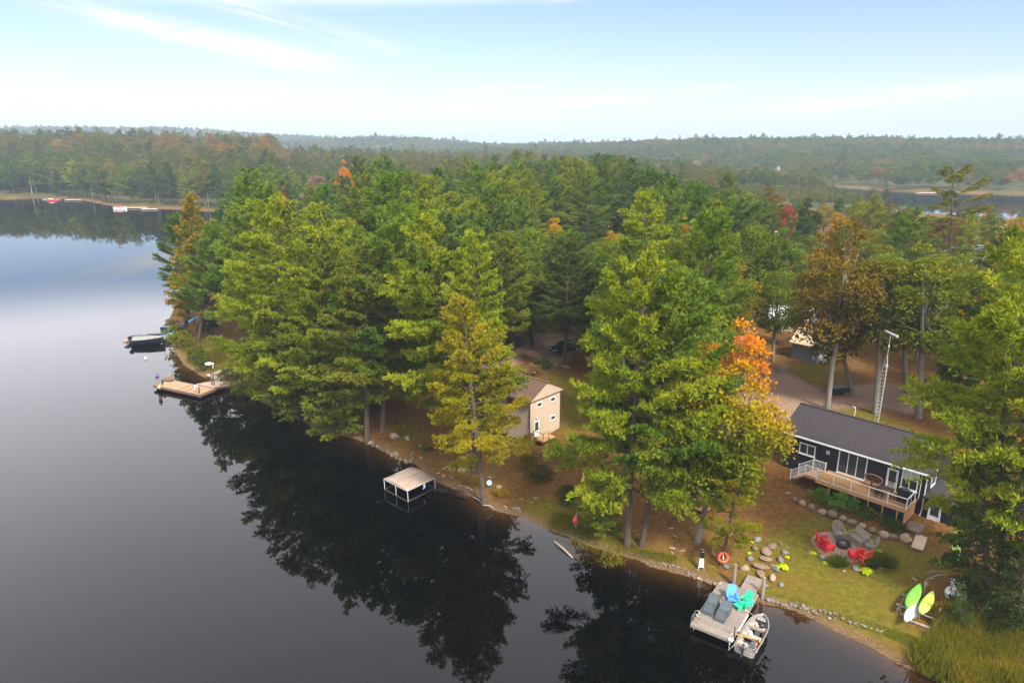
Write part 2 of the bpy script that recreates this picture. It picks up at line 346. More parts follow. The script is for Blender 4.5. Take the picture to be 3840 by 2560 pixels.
def build_ground():
    ys = list(np.arange(8, 150, .5)); 
    while ys[-1] < 7000: ys.append(ys[-1]*1.026)
    ys = np.array(ys); s = np.linspace(-1, 1, 421); s = np.sign(s)*np.abs(s)**1.15
    Y, S = np.meshgrid(ys, s, indexing='ij'); X = S*(55+1.05*Y)
    x, y = X.ravel(), Y.ravel()
    h, d = terrain(x, y)
    P = np.stack([x, y], 1); near = (y < 190)
    lawn = np.zeros(len(x)); grav = np.zeros(len(x))
    idx = np.where(near)[0]; Pn = P[idx]
    wob = (vnoise(Pn[:, 0], Pn[:, 1], 3.0, 8)-.5)*2.0
    Pw = Pn+np.stack([wob, wob], 1)*.6
    for q in LAWNS: lawn[idx] = np.maximum(lawn[idx], poly_soft(Pw, dpoly(q), 1.3))
    for q in GRAVEL: grav[idx] = np.maximum(grav[idx], poly_soft(Pw, dpoly(q), .8))
    field = ((np.abs(x+300) < 260) & (y > 900) & (y < 1400)).astype(float)   # pale hay meadows far off
    R_, C_ = Y.shape; i = np.arange(R_*C_).reshape(R_, C_)
    F = np.stack([i[:-1, :-1].ravel(), i[:-1, 1:].ravel(), i[1:, 1:].ravel(), i[1:, :-1].ravel()], 1)
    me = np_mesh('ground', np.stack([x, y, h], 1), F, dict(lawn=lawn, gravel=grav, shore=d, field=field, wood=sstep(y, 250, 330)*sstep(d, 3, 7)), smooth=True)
    m, N, L = nodes_of('ground_soil')
    o = N('ShaderNodeOutputMaterial'); b = N('ShaderNodeBsdfPrincipled'); L(b.outputs[0], o.inputs[0]); b.inputs['Roughness'].default_value = .95; b.inputs['Specular IOR Level'].default_value = .1
    g = N('ShaderNodeNewGeometry')
    def noise(sc, det=5, ro=.6):
        n = N('ShaderNodeTexNoise'); n.inputs['Scale'].default_value = sc; n.inputs['Detail'].default_value = det; n.inputs['Roughness'].default_value = ro; L(g.outputs['Position'], n.inputs['Vector']); return n.outputs[0]
    def rng(v, a, b_, lo=0, hi=1):
        n = N('ShaderNodeMapRange'); n.interpolation_type = 'SMOOTHSTEP'; n.inputs[1].default_value = a; n.inputs[2].default_value = b_; n.inputs[3].default_value = lo; n.inputs[4].default_value = hi; L(v, n.inputs[0]); return n.outputs[0]
    def mx(f, A, B):
        n = N('ShaderNodeMix'); n.data_type = 'RGBA'
        for k, v in (('A', A), ('B', B)):
            if isinstance(v, tuple): n.inputs[k].default_value = (*v, 1)
            else: L(v, n.inputs[k])
        if isinstance(f, (int, float)): n.inputs[0].default_value = f
        else: L(f, n.inputs[0])
        return n.outputs['Result']
    def att(nm):
        a = N('ShaderNodeAttribute'); a.attribute_name = nm; return a.outputs['Fac']
    def mul(a, b_):
        n = N('ShaderNodeMath'); n.operation = 'MULTIPLY'; L(a, n.inputs[0])
        if isinstance(b_, (int, float)): n.inputs[1].default_value = b_
        else: L(b_, n.inputs[1])
        return n.outputs[0]
    n1, n2, n3, n4 = noise(.35), noise(2.2), noise(9, 3, .7), noise(28, 2, .7)
    duff = mx(rng(n2, .3, .7), (.085, .036, .009), (.165, .076, .018))
    duff = mx(mul(rng(n1, .45, .75), .6), duff, (.11, .085, .016))
    duff = mx(mul(rng(n4, .56, .70), .7), duff, (.30, .19, .09))
    grass = mx(rng(n2, .3, .72), (.080, .073, .007), (.150, .122, .011))
    grass = mx(mul(rng(n1, .42, .68), .75), grass, (.135, .075, .014))
    grass = mx(mul(rng(n3, .5, .75), .45), grass, (.045, .058, .006))
    grav = mx(rng(n3, .35, .65), (.19, .115, .075), (.30, .20, .15))
    c = mx(att('lawn'), duff, grass)
    c = mx(att('gravel'), c, grav)
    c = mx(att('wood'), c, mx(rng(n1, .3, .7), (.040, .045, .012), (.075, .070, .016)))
    c = mx(mul(att('field'), rng(noise(.004), .45, .6)), c, (.42, .30, .16))
    sh = att('shore')
    c = mx(rng(sh, .9, .15), c, mx(rng(n3, .35, .65), (.085, .05, .022), (.17, .11, .055)))
    c = mx(rng(sh, -.3, -4.0), c, (.03, .02, .008))
    L(c, b.inputs['Base Color'])
    bp = N('ShaderNodeBump'); bp.inputs['Strength'].default_value = .9; bp.inputs['Distance'].default_value = .15; L(n3, bp.inputs['Height']); L(bp.outputs[0], b.inputs['Normal'])
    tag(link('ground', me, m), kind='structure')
    # water: the cells of the same survey grid that lie at or below the lake level
    keep = (h.reshape(R_, C_) < .6); kc = keep[:-1, :-1] | keep[1:, :-1] | keep[:-1, 1:] | keep[1:, 1:]
    Fw = F[kc.ravel()]; us = np.unique(Fw); rm = -np.ones(R_*C_, int); rm[us] = np.arange(len(us))
    V = np.stack([x, y, np.zeros_like(x)], 1)[us]
    me = np_mesh('lake_water', V, rm[Fw], dict(depth=np.clip(-h[us], 0, 10)), smooth=True)
    m, N, L = nodes_of('lake_water'); o = N('ShaderNodeOutputMaterial')
    g = N('ShaderNodeNewGeometry'); a = N('ShaderNodeAttribute'); a.attribute_name = 'depth'
    gl = N('ShaderNodeBsdfGlossy'); gl.inputs['Roughness'].default_value = .018; gl.inputs['Color'].default_value = (.98, .97, 1.0, 1)
    body = N('ShaderNodeBsdfDiffuse'); body.inputs[0].default_value = (.0004, .00035, .0003, 1)
    tr = N('ShaderNodeBsdfTransparent'); tr.inputs[0].default_value = (.72, .60, .42, 1)
    k = N('ShaderNodeMath'); k.operation = 'MULTIPLY'; L(a.outputs['Fac'], k.inputs[0]); k.inputs[1].default_value = -2.2
    ex = N('ShaderNodeMath'); ex.operation = 'EXPONENT'; L(k.outputs[0], ex.inputs[0])
    m1 = N('ShaderNodeMixShader'); L(ex.outputs[0], m1.inputs[0]); L(body.outputs[0], m1.inputs[1]); L(tr.outputs[0], m1.inputs[2])
    nz = N('ShaderNodeTexNoise'); nz.inputs['Scale'].default_value = .9; nz.inputs['Detail'].default_value = 3; mp = N('ShaderNodeMapping'); mp.inputs['Scale'].default_value = (1, .6, 1)
    L(g.outputs['Position'], mp.inputs[0]); L(mp.outputs[0], nz.inputs['Vector'])
    bp = N('ShaderNodeBump'); bp.inputs['Strength'].default_value = .075; bp.inputs['Distance'].default_value = .05; L(nz.outputs[0], bp.inputs['Height'])
    fr = N('ShaderNodeFresnel'); fr.inputs['IOR'].default_value = 1.35; L(bp.outputs[0], fr.inputs['Normal']); L(bp.outputs[0], gl.inputs['Normal'])
    m2 = N('ShaderNodeMixShader'); L(fr.outputs[0], m2.inputs[0]); L(m1.outputs[0], m2.inputs[1]); L(gl.outputs[0], m2.inputs[2]); L(m2.outputs[0], o.inputs[0])
    tag(link('lake_water', me, m), kind='structure')
build_ground()

# ---------------------------------------------------------------- tree prototypes
def unit(a): return a/np.maximum(np.linalg.norm(a, axis=-1, keepdims=True), 1e-9)
def blades(C, A, n, ln, wd, spread, val, rg):
    """n rhombic blades at each tuft centre C, fanned about axis A"""
    N_ = len(C)*n; C = np.repeat(C, n, 0); A = np.repeat(A, n, 0); val = np.repeat(val, n)
    D = unit(A+rg.normal(size=(N_, 3))*spread); S = unit(np.cross(D, rg.normal(size=(N_, 3))))
    l = ln*rg.uniform(.7, 1.25, (N_, 1)); w = wd*rg.uniform(.7, 1.2, (N_, 1))
    V = np.stack([C, C+D*l*.55+S*w/2, C+D*l, C+D*l*.55-S*w/2], 1).reshape(-1, 3)
    F = np.arange(N_*4).reshape(-1, 4)
    return V, F, np.repeat(np.clip(val+rg.normal(size=N_)*.06, 0, 1), 4)
BARK = mat('bark_grey_brown', (.075, .050, .034), .95, .35, 2.0, .6, 14, stretch=(6, 6, 1.2))
BARK2 = mat('bark_pale_grey', (.17, .15, .125), .95, .3, 2.0, .5, 14, stretch=(6, 6, 1.2))
def pine(name, seed, H=22, z0=.22, lmax=4.2, nwh=24, p0=-6, p1=48, blade=.40, bw=.092, nb=5, nbl=12, fan=.46, conic=.62, r0=.30, step=.30, miss=.08, tuftsp=.33):
    rg = np.random.default_rng(seed); tr = MB(); Cs = []; As = []; Vs = []
    bend = rg.normal(size=2)*.25
    def axis(z): t = z/H; return np.array([bend[0]*math.sin(t*3.0), bend[1]*math.sin(t*2.3), z])
    zs = [-.6, 0, .5, H*.12, H*.3, H*.5, H*.7, H*.86, H*.97]
    rr = [r0*1.5, r0*1.28, r0*1.05, r0*.95, r0*.8, r0*.62, r0*.4, r0*.2, r0*.06]
    tr.tube([axis(max(z, 0))+np.array([0, 0, min(z, 0)]) for z in zs], rr, 9)
    sect = rg.uniform(.72, 1.18, 7)                       # uneven outline: some sectors of the crown reach further
    for i in range(11):                                    # dead snags below the crown
        z = H*rg.uniform(.09, z0+.12); az = rg.uniform(0, 6.28); l = rg.uniform(.4, 2.0); o = axis(z); tr.tube([o, o+np.array([math.cos(az)*l*.6, math.sin(az)*l*.6, l*.06]), o+np.array([math.cos(az)*l, math.sin(az)*l, -l*.12])], [.035, .02, .006], 3, cap=False)
    for i in range(nwh):
        t = (i+.5)/nwh; z = H*(z0+(1-z0)*t**.94)
        prof = (.62+.38*min(1, t/.16))*(1-t)**conic+.10
        k = max(3, int(round(nb-1.2*t+rg.uniform(-.6, .8)))); a0 = rg.uniform(0, 6.28)
        for j in range(k):
            if rg.random() < miss: continue
            az = a0+j*2*math.pi/k+rg.normal()*.25
            L = lmax*prof*rg.uniform(.68, 1.15)*sect[int((az % 6.283)/6.283*7) % 7]
            if L < .35: L = .35
            pit = rad(p0+(p1-p0)*t**1.4+rg.normal()*6); o = axis(z+rg.uniform(-.3, .3))
            hd = np.array([math.cos(az), math.sin(az), 0]); sd_ = np.array([-hd[1], hd[0], 0]); sag = rg.uniform(.03, .16)*(1-t); swp = rg.normal()*.12
            def bp(s): return o+hd*L*s*math.cos(pit)+sd_*L*swp*s*s+np.array([0, 0, L*(math.sin(pit)*s-sag*math.sin(s*3.1)+.10*s*s)])
            tr.tube([bp(s) for s in (0, .35, .7, 1)], [.028+.014*L, .02+.009*L, .018, .008], 3, cap=False)
            bv = rg.random()*.62
            s = .26 if L > 1.6 else .12
            while s <= 1.0:
                for side in (-1, 1):
                    sl = L*fan*(.18+.9*math.sin(math.pi*min(1, max(0, (s-.12)/.95)))**.8)*rg.uniform(.55, 1.1)
                    dr = unit(hd*(.75+.35*s)+sd_*side*(.95-.4*s)+np.array([0, 0, .10+.35*math.sin(pit)+rg.normal()*.12]))
                    b0 = bp(s); q = max(.2, sl*(.42 if s < .75 else .2))
                    while q < sl+.05:
                        Cs.append(b0+dr*q+rg.normal(size=3)*.05); As.append(dr*.55+np.array([0, 0, .75])); Vs.append(bv+rg.random()*.38)
                        q += tuftsp
                s += step/L*(1 if L > 1 else .8)
            Cs.append(bp(1)); As.append(hd*.6+np.array([0, 0, .7])); Vs.append(bv+.2)
    for q in np.linspace(H*.93, H*1.0, 10): Cs.append(axis(q)+rg.normal(size=3)*.06); As.append(np.array([0, 0, 1.0])); Vs.append(rg.random())
    V, F, v = blades(np.array(Cs), unit(np.array(As)), nbl, blade, bw, .62, np.array(Vs), rg)
    return dict(trunk=tr.mesh(name+'_trunk', True), crown=np_mesh(name+'_crown', V, F, v), H=H, R=lmax*.9)
def broadleaf(name, seed, H=17, z0=.28, rx=4.2, nl=34, leaf=.30, per=300, lob=1.25, r0=.24, egg=.55, fork=6, gap=.0):
    rg = np.random.default_rng(seed); tr = MB(); V_, F_, v_ = [], [], []; base = 0
    tr.tube([(0, 0, -.5), (0, 0, .3), (rg.normal()*.1, rg.normal()*.1, H*z0), (rg.normal()*.3, rg.normal()*.3, H*.6), (0, 0, H*.88)], [r0*1.4, r0*1.1, r0*.85, r0*.5, r0*.1], 9)
    cz = H*(z0+(1-z0)*.5); hz = H*(1-z0)*.5; cent = []
    for i in range(nl):
        for _ in range(40):
            d = unit(rg.normal(size=3)); t = d[2]; rr = rg.uniform(.45, .92)
            w = rx*(1-max(0, t*rr)**1.6*egg)*(1-.25*max(0, -t*rr))
            p = np.array([d[0]*w*rr, d[1]*w*rr, cz+d[2]*hz*rr])
            if all(np.linalg.norm(p-q) > lob*.75 for q in cent) or _ > 30: break
        cent.append(p); lr = lob*rg.uniform(.7, 1.25)*(1-.3*max(0, t))
        n = int(per*(lr/lob)**2); dd = unit(rg.normal(size=(n, 3))); dd[:, 2] = np.where(dd[:, 2] < -.35, -dd[:, 2], dd[:, 2])
        rad_ = lr*rg.uniform(.55, 1.08, (n, 1))**.8; bump = 1+.22*np.sin(dd[:, :1]*5+i)+.18*np.sin(dd[:, 1:2]*6+2*i)
        C = p+dd*rad_*bump*np.array([1.12, 1.12, .78])
        lv = rg.random()*.6
        v, f, a = blades(C, unit(dd+np.array([0, 0, .25])), 1, leaf, leaf*.75, .9, lv+rg.random(n)*.4, rg)
        V_.append(v); F_.append(f+base); v_.append(a); base += len(v)
        if i % 2 == 0:
            st = np.array([0, 0, H*(z0+.06+rg.random()*.25)]); mid = (st+p)/2+np.array([0, 0, -.3])
            tr.tube([st, mid, p], [.09*r0/.24, .06, .02], 4, cap=False)
    return dict(trunk=tr.mesh(name+'_trunk', True), crown=np_mesh(name+'_crown', np.concatenate(V_), np.concatenate(F_), np.concatenate(v_)), H=H, R=rx)
PROTO = dict(
    pine_a=pine('pine_a', 11, lmax=4.9, nwh=18, conic=.62), pine_b=pine('pine_b', 12, lmax=5.3, nwh=15, p0=-2, p1=40, z0=.26, miss=.16, conic=.58),
    pine_c=pine('pine_c', 13, lmax=3.9, nwh=19, z0=.18, p0=0, p1=55, conic=.55), pine_d=pine('pine_d', 14, lmax=5.0, nwh=15, z0=.32, p0=2, p1=58, conic=.45, miss=.2),
    pine_e=pine('pine_e', 15, lmax=5.8, nwh=18, z0=.20, p0=-8, p1=46, nbl=12, blade=.42, conic=.58),
    pine_f=pine('pine_f', 51, lmax=5.5, nwh=16, z0=.24, p0=-4, p1=50, conic=.52, miss=.14), pine_g=pine('pine_g', 52, lmax=5.2, nwh=17, z0=.18, p0=-10, p1=40, conic=.66, miss=.12, fan=.5),
    pine_open=pine('pine_open', 16, lmax=5.0, nwh=12, z0=.34, p0=4, p1=50, conic=.40, miss=.22, nb=4, fan=.5),
    pine_young=pine('pine_young', 17, H=10, lmax=2.6, nwh=15, z0=.04, p0=4, p1=50, r0=.14, blade=.40),
    spruce=pine('spruce', 18, H=18, lmax=3.2, nwh=30, z0=.05, p0=-24, p1=22, blade=.30, bw=.10, fan=.30, conic=.95, r0=.24, step=.32, tuftsp=.30, nbl=7),
    pine_far_a=pine('pine_far_a', 31, lmax=4.9, nwh=15, nbl=5, blade=.62, bw=.20, step=.46, tuftsp=.5), pine_far_b=pine('pine_far_b', 32, lmax=5.0, nwh=14, z0=.3, p0=2, p1=55, conic=.45, nbl=5, blade=.62, bw=.20, step=.46, tuftsp=.5, miss=.2),
    pine_far_c=pine('pine_far_c', 33, lmax=3.8, nwh=17, nbl=5, blade=.6, bw=.19, step=.46, tuftsp=.5),
    maple_a=broadleaf('maple_a', 21), maple_b=broadleaf('maple_b', 22, H=19, rx=3.7, z0=.34, nl=38, lob=1.15, egg=.7), maple_c=broadleaf('maple_c', 23, H=15, rx=4.8, z0=.2, nl=40, lob=1.35),
    maple_turn=broadleaf('maple_turn', 27, H=19, rx=4.4, z0=.12, nl=60, lob=1.15, per=280, egg=.62),
    maple_d=broadleaf('maple_d', 24, H=13, rx=3.0, z0=.22, nl=30, lob=.95, leaf=.26, egg=.85),
    shrub=broadleaf('shrub', 25, H=1.6, z0=.02, rx=1.0, nl=12, lob=.42, per=120, leaf=.16, r0=.03))
LEAF = foliage('needle_foliage', .22, .03, .46)
LEAFB = foliage('leaf_foliage', .38, .03, .38)
SRC = {}
def plant(kind, base, h, color, label, cat='tree', group=None, rz=None, w=1.0, top=None, name=None, m=None, bark=None):
    p = PROTO[kind]; pin = kind[:3] in ('pin', 'spr')
    name = name or ('pine_tree' if kind.startswith('pine') else 'spruce_tree' if kind == 'spruce' else 'shrub' if kind == 'shrub' else 'maple_tree')
    o = thing(name, label, cat, base, 0, group); s = h/p['H']; sw = s*w
    rz = random.uniform(0, 6.28) if rz is None else rz
    R_ = Matrix.Rotation(rz, 3, 'Z')
    if top is not None: R_ = Matrix.Rotation(math.atan2(top-base[0], h), 3, 'Y') @ R_
    o.rotation_euler = R_.to_euler(); o.scale = (sw, sw, s)
    t = link('trunk' if kind != 'shrub' else 'stem', p['trunk'], bark or (BARK if pin else BARK2), o)
    c = link('crown' if kind != 'shrub' else 'foliage', p['crown'], m or (LEAF if pin else LEAFB), o); c.color = (*color, 1)
    SRC.setdefault(kind, c); return o
def plant_px(kind, bx, by, tx, ty, color, label, **kw):
    """base and top given as photo positions (2352 wide): stands on the ground there, as tall as it shows"""
    b = gd(bx, by); X, Z = at_depth(tx*K, ty*K, b.y)
    return plant(kind, b, Z-b.z, color, label, top=X, **kw)
# ---------------------------------------------------------------- trees that can be told apart
LIME, GREEN, DARK, OLIVE, YEL = (.168, .202, .011), (.094, .148, .015), (.043, .078, .014), (.132, .155, .013), (.215, .185, .008)
GOLD, ORANGE, RUST, BRONZE, RED, BLUEG = (.33, .20, .010), (.42, .135, .010), (.20, .070, .015), (.150, .105, .012), (.36, .05, .03), (.065, .10, .030)
HERO = [  # kind, base x, y, top x, y, colour, width, label
 ('pine_c', 424, 772, 430, 448, (.20,.155,.010), 1.0, 'yellow-tinged pine at the very tip of the wooded point'),
 ('pine_d', 454, 792, 486, 520, GREEN, .9, 'dark green pine with a bare lower trunk beside the tip pine'),
 ('pine_e', 645, 925, 640, 462, LIME, .92, 'broad lime green pine right of the old dock'),
 ('pine_a', 590, 800, 565, 395, GREEN, .9, 'tall pine with a dark tip rising left of the rust maple'),
 ('pine_g', 712, 968, 735, 470, LIME, .95, 'full lime pine overhanging the dark water, below the rust maple'),
 ('pine_a', 735, 985, 770, 545, OLIVE, 1.0, 'olive pine with foliage hanging down to the shore'),
 ('pine_b', 843, 1010, 842, 560, (.115,.122,.014), 1.05, 'pale-topped pine on a bare trunk standing at the shore edge'),
 ('pine_d', 877, 990, 915, 520, GREEN, 1.0, 'pine on a slim bare trunk behind the shore-edge pine'),
 ('pine_young', 620, 915, 612, 700, LIME, 1.25, 'low bushy pine leaning over the water beside the old dock'),
 ('pine_young', 690, 965, 672, 740, (.080,.105,.012), 1.3, 'low bushy dark pine with branches over the dark water'),
 ('pine_young', 765, 1003, 752, 790, OLIVE, 1.3, 'low bushy pine next to the bare brown bank'),
 ('pine_b', 1113, 1158, 1064, 688, YEL, 1.0, 'yellow-green pine at the shore in front of the beige cottage'),
 ('pine_a', 1090, 1085, 1098, 545, LIME, .8, 'tall green pine just behind the yellow-green shore pine'),
 ('pine_f', 1078, 1035, 990, 508, LIME, .95, 'wide light green pine left of the beige cottage'),
 ('pine_e', 1440, 1252, 1480, 605, LIME, .84, 'huge lime green pine between the two cottages, front trunk'),
 ('pine_d', 1474, 1252, 1560, 655, GREEN, .9, 'pine on the thicker twin trunk between the two cottages'),
 ('pine_young', 1385, 1222, 1390, 1075, OLIVE, 1.3, 'low pine sapling on the grassy bank beside the red buoy'),
 ('pine_g', 1657, 1296, 1732, 960, (.17,.17,.008), .74, 'leaning lime pine behind the dock with the life ring on its trunk'),
 ('pine_f', 2385, 1405, 2376, 560, LIME, .95, 'giant lime pine at the right edge of the picture'),
 ('pine_g', 2298, 1335, 2296, 690, (.17,.185,.010), .85, 'green pine overhanging the right end of the dark cottage'),
 ('spruce', 2268, 1375, 2262, 985, DARK, 1.25, 'dark spruce with drooping boughs right of the dark cottage'),
 ('spruce', 2345, 1440, 2345, 1060, (.040,.060,.012), 1.3, 'dark spruce at the right edge above the tall grass'),
 ('spruce', 2210, 1440, 2206, 1335, DARK, 1.5, 'small dark spruce sapling beside the pedal boat'),
 ('pine_open', 2178, 640, 2190, 394, (.13,.125,.012), 1.5, 'tall open-crowned pine standing out before the right-hand lake'),
 ('pine_d', 1296, 838, 1300, 560, (.062,.082,.016), 1.15, 'dark pine on a long bare trunk beside the parked car'),
 ('pine_g', 1500, 900, 1480, 448, LIME, 1.1, 'wide-spreading lime pine behind the huge pine of the middle'),
 ('pine_a', 1600, 880, 1655, 470, (.10,.125,.010), 1.1, 'green pine with a long right-hand limb behind the orange-topped maple'),
 ('pine_a', 1365, 850, 1370, 590, GREEN, 1.1, 'green pine behind the car park gap'),
 ('pine_g', 1222, 795, 1215, 545, GREEN, 1.0, 'green pine closing the gap left of the parked car'),
 ('pine_a', 1180, 812, 1168, 540, (.10,.15,.013), 1.1, 'green pine behind the beige cottage roof'),
 ('pine_f', 1345, 800, 1352, 575, (.075,.11,.014), 1.1, 'dark green pine right of the parked car'),
 ('pine_d', 1690, 560, 1672, 402, (.10,.13,.010), .9, 'bright-tipped pine in front of the far lake inlet'),
]
for k, bx, by, tx, ty, c, w, lab in HERO:
    plant_px(k, bx, by, tx, ty, c, lab, w=w, name=('spruce_tree' if k == 'spruce' else 'pine_tree'))
TURN = foliage('turning_leaves', .38, .03, .32, top=[(.72, 1.0, (.34, .24, .010)), (1.08, 1.26, (.50, .19, .014))])
plant_px('maple_turn', 1602, 1243, 1722, 695, (.125,.15,.008), 'maple turning orange at its top, beside the dark cottage', w=1.0, m=TURN, rz=.6)
BROAD = [
 ('maple_a', 1900, 940, 1945, 505, BRONZE, .95, 'bronze-brown maple behind the grey shed'),
 ('maple_b', 2010, 950, 2040, 560, (.115,.105,.010), 1.25, 'dull brown maple over the dark shade behind the dark cottage'),
 ('maple_b', 2110, 960, 2130, 552, (.115,.130,.008), 1.3, 'olive maple left of the giant right-hand pine'),
 ('maple_a', 1960, 905, 1890, 600, (.11,.10,.010), 1.2, 'olive-brown maple at the end of the gravel drive'),
 ('maple_b', 2080, 900, 2080, 600, (.070,.085,.008), 1.5, 'dark maple shading the back yard'),
 ('maple_c', 2200, 800, 2215, 600, (.17,.15,.010), .95, 'yellow-green maple beside the giant pine'),
 ('maple_d', 1835, 800, 1830, 660, (.30,.10,.012), .9, 'small rust orange maple in front of the pale roof'),
 ('maple_c', 1715, 780, 1740, 505, (.095,.135,.010), .9, 'bright green rounded maple behind the orange-topped maple'),
 ('maple_b', 1775, 790, 1800, 520, (.080,.115,.010), .9, 'green maple behind the pale-roofed sheds'),
 ('maple_c', 1775, 830, 1790, 610, (.105,.14,.010), .95, 'green maple hiding the white-roofed house'),
 ('maple_a', 1850, 620, 1858, 455, (.048,.058,.012), .85, 'dark round maple beside the red sapling'),
 ('maple_d', 1806, 600, 1812, 458, RED, .7, 'bright red maple sapling among green crowns'),
 ('maple_a', 1765, 600, 1765, 428, (.130,.095,.010), .8, 'golden-brown maple left of the red sapling'),
 ('maple_d', 1925, 600, 1925, 478, (.40,.19,.010), .8, 'orange-yellow maple right of the dark round maple'),
 ('maple_d', 2335, 620, 2335, 488, (.36,.20,.012), .9, 'orange-yellow maple at the right edge'),
 ('maple_d', 1275, 640, 1274, 488, (.48,.28,.008), .7, 'vivid yellow maple among the pines of the middle'),
 ('maple_d', 1410, 650, 1405, 520, (.36,.24,.008), .8, 'yellow maple left of the wide-spreading lime pine'),
 ('maple_b', 655, 620, 650, 425, (.23,.075,.010), .62, 'rust-red maple among the left pines'),
 ('maple_b', 790, 560, 790, 366, (.46,.185,.010), .55, 'tall orange maple on the skyline left of middle'),
 ('maple_d', 722, 560, 728, 388, (.26,.165,.12), .8, 'nearly bare greyish maple beside the tall orange maple'),
 ('maple_d', 690, 660, 690, 540, (.22,.06,.012), .7, 'dark red maple sapling below the rust-red maple'),
 ('maple_c', 2150, 720, 2150, 560, (.12,.12,.010), .7, 'yellowish round maple below the open-crowned pine'),
 ('maple_c', 1480, 620, 1480, 425, BLUEG, .8, 'blue-green rounded tree on the skyline right of middle'),
]
for k, bx, by, tx, ty, c, w, lab in BROAD:
    plant_px(k, bx, by, tx, ty, c, lab, w=w)
# crowd of trees on the point: a jittered grid clipped to the land and to the skyline of the photograph
SKYX = [350,430,470,500,560,600,680,760,840,900,960,1000,1080,1170,1260,1330,1400,1450,1500,1560,1620,1680,1740,1800,1860,1900,2000,2040,2090,2150,2200,2250,2300,2352]
SKYY = [470,470,560,520,405,385,372,375,352,350,395,365,340,330,332,338,345,365,385,405,425,430,440,455,465,460,440,440,478,480,480,480,490,480]
CLEAR = [[(1180,1200),(1060,1130),(880,1030),(880,960),(1000,930),(1150,880),(1205,840),(1245,785),(1322,775),(1335,1000),(1500,1060),(1620,1100),(1640,1320)],
         [(1620,1330),(1600,1100),(1700,930),(1700,830),(1800,800),(1900,880),(2140,890),(2160,1100),(2220,1320),(2100,1480)], [(385,745),(460,760),(560,800),(570,910),(480,880)],
         [(1780,840),(1790,770),(1880,770),(1900,850)]]
CLEARW = [dpoly(q) for q in CLEAR]
def todisp(p):
    d = Vector(p)-Vector((0, 0, CAM_H)); f = d.y*CP-d.z*SP; return (1176+1568*d.x/f, 784-1568*(d.y*SP+d.z*CP)/f)
taken = [(o.location.x, o.location.y) for o in col.objects if o.type == 'EMPTY']
ZONES = [(0, 620, 'in the stand at the left end of the point'), (620, 900, 'in the crowded stand left of the middle'), (900, 1180, 'in the crowded stand behind the beige cottage'),
         (1180, 1480, 'in the crowded stand beyond the parked car'), (1480, 1780, 'in the crowded stand behind the orange-topped maple'), (1780, 2060, 'in the mixed trees behind the sheds'), (2060, 2600, 'in the mixed trees before the right-hand lake')]
ACC = [(t[3], t[4], gd(t[1], t[2]).y) for t in BROAD if any(w in t[7] for w in ('vivid yellow', 'yellow maple left', 'rust-red', 'tall orange', 'nearly bare', 'dark red', 'bright red', 'dark round', 'golden-brown', 'orange-yellow'))]
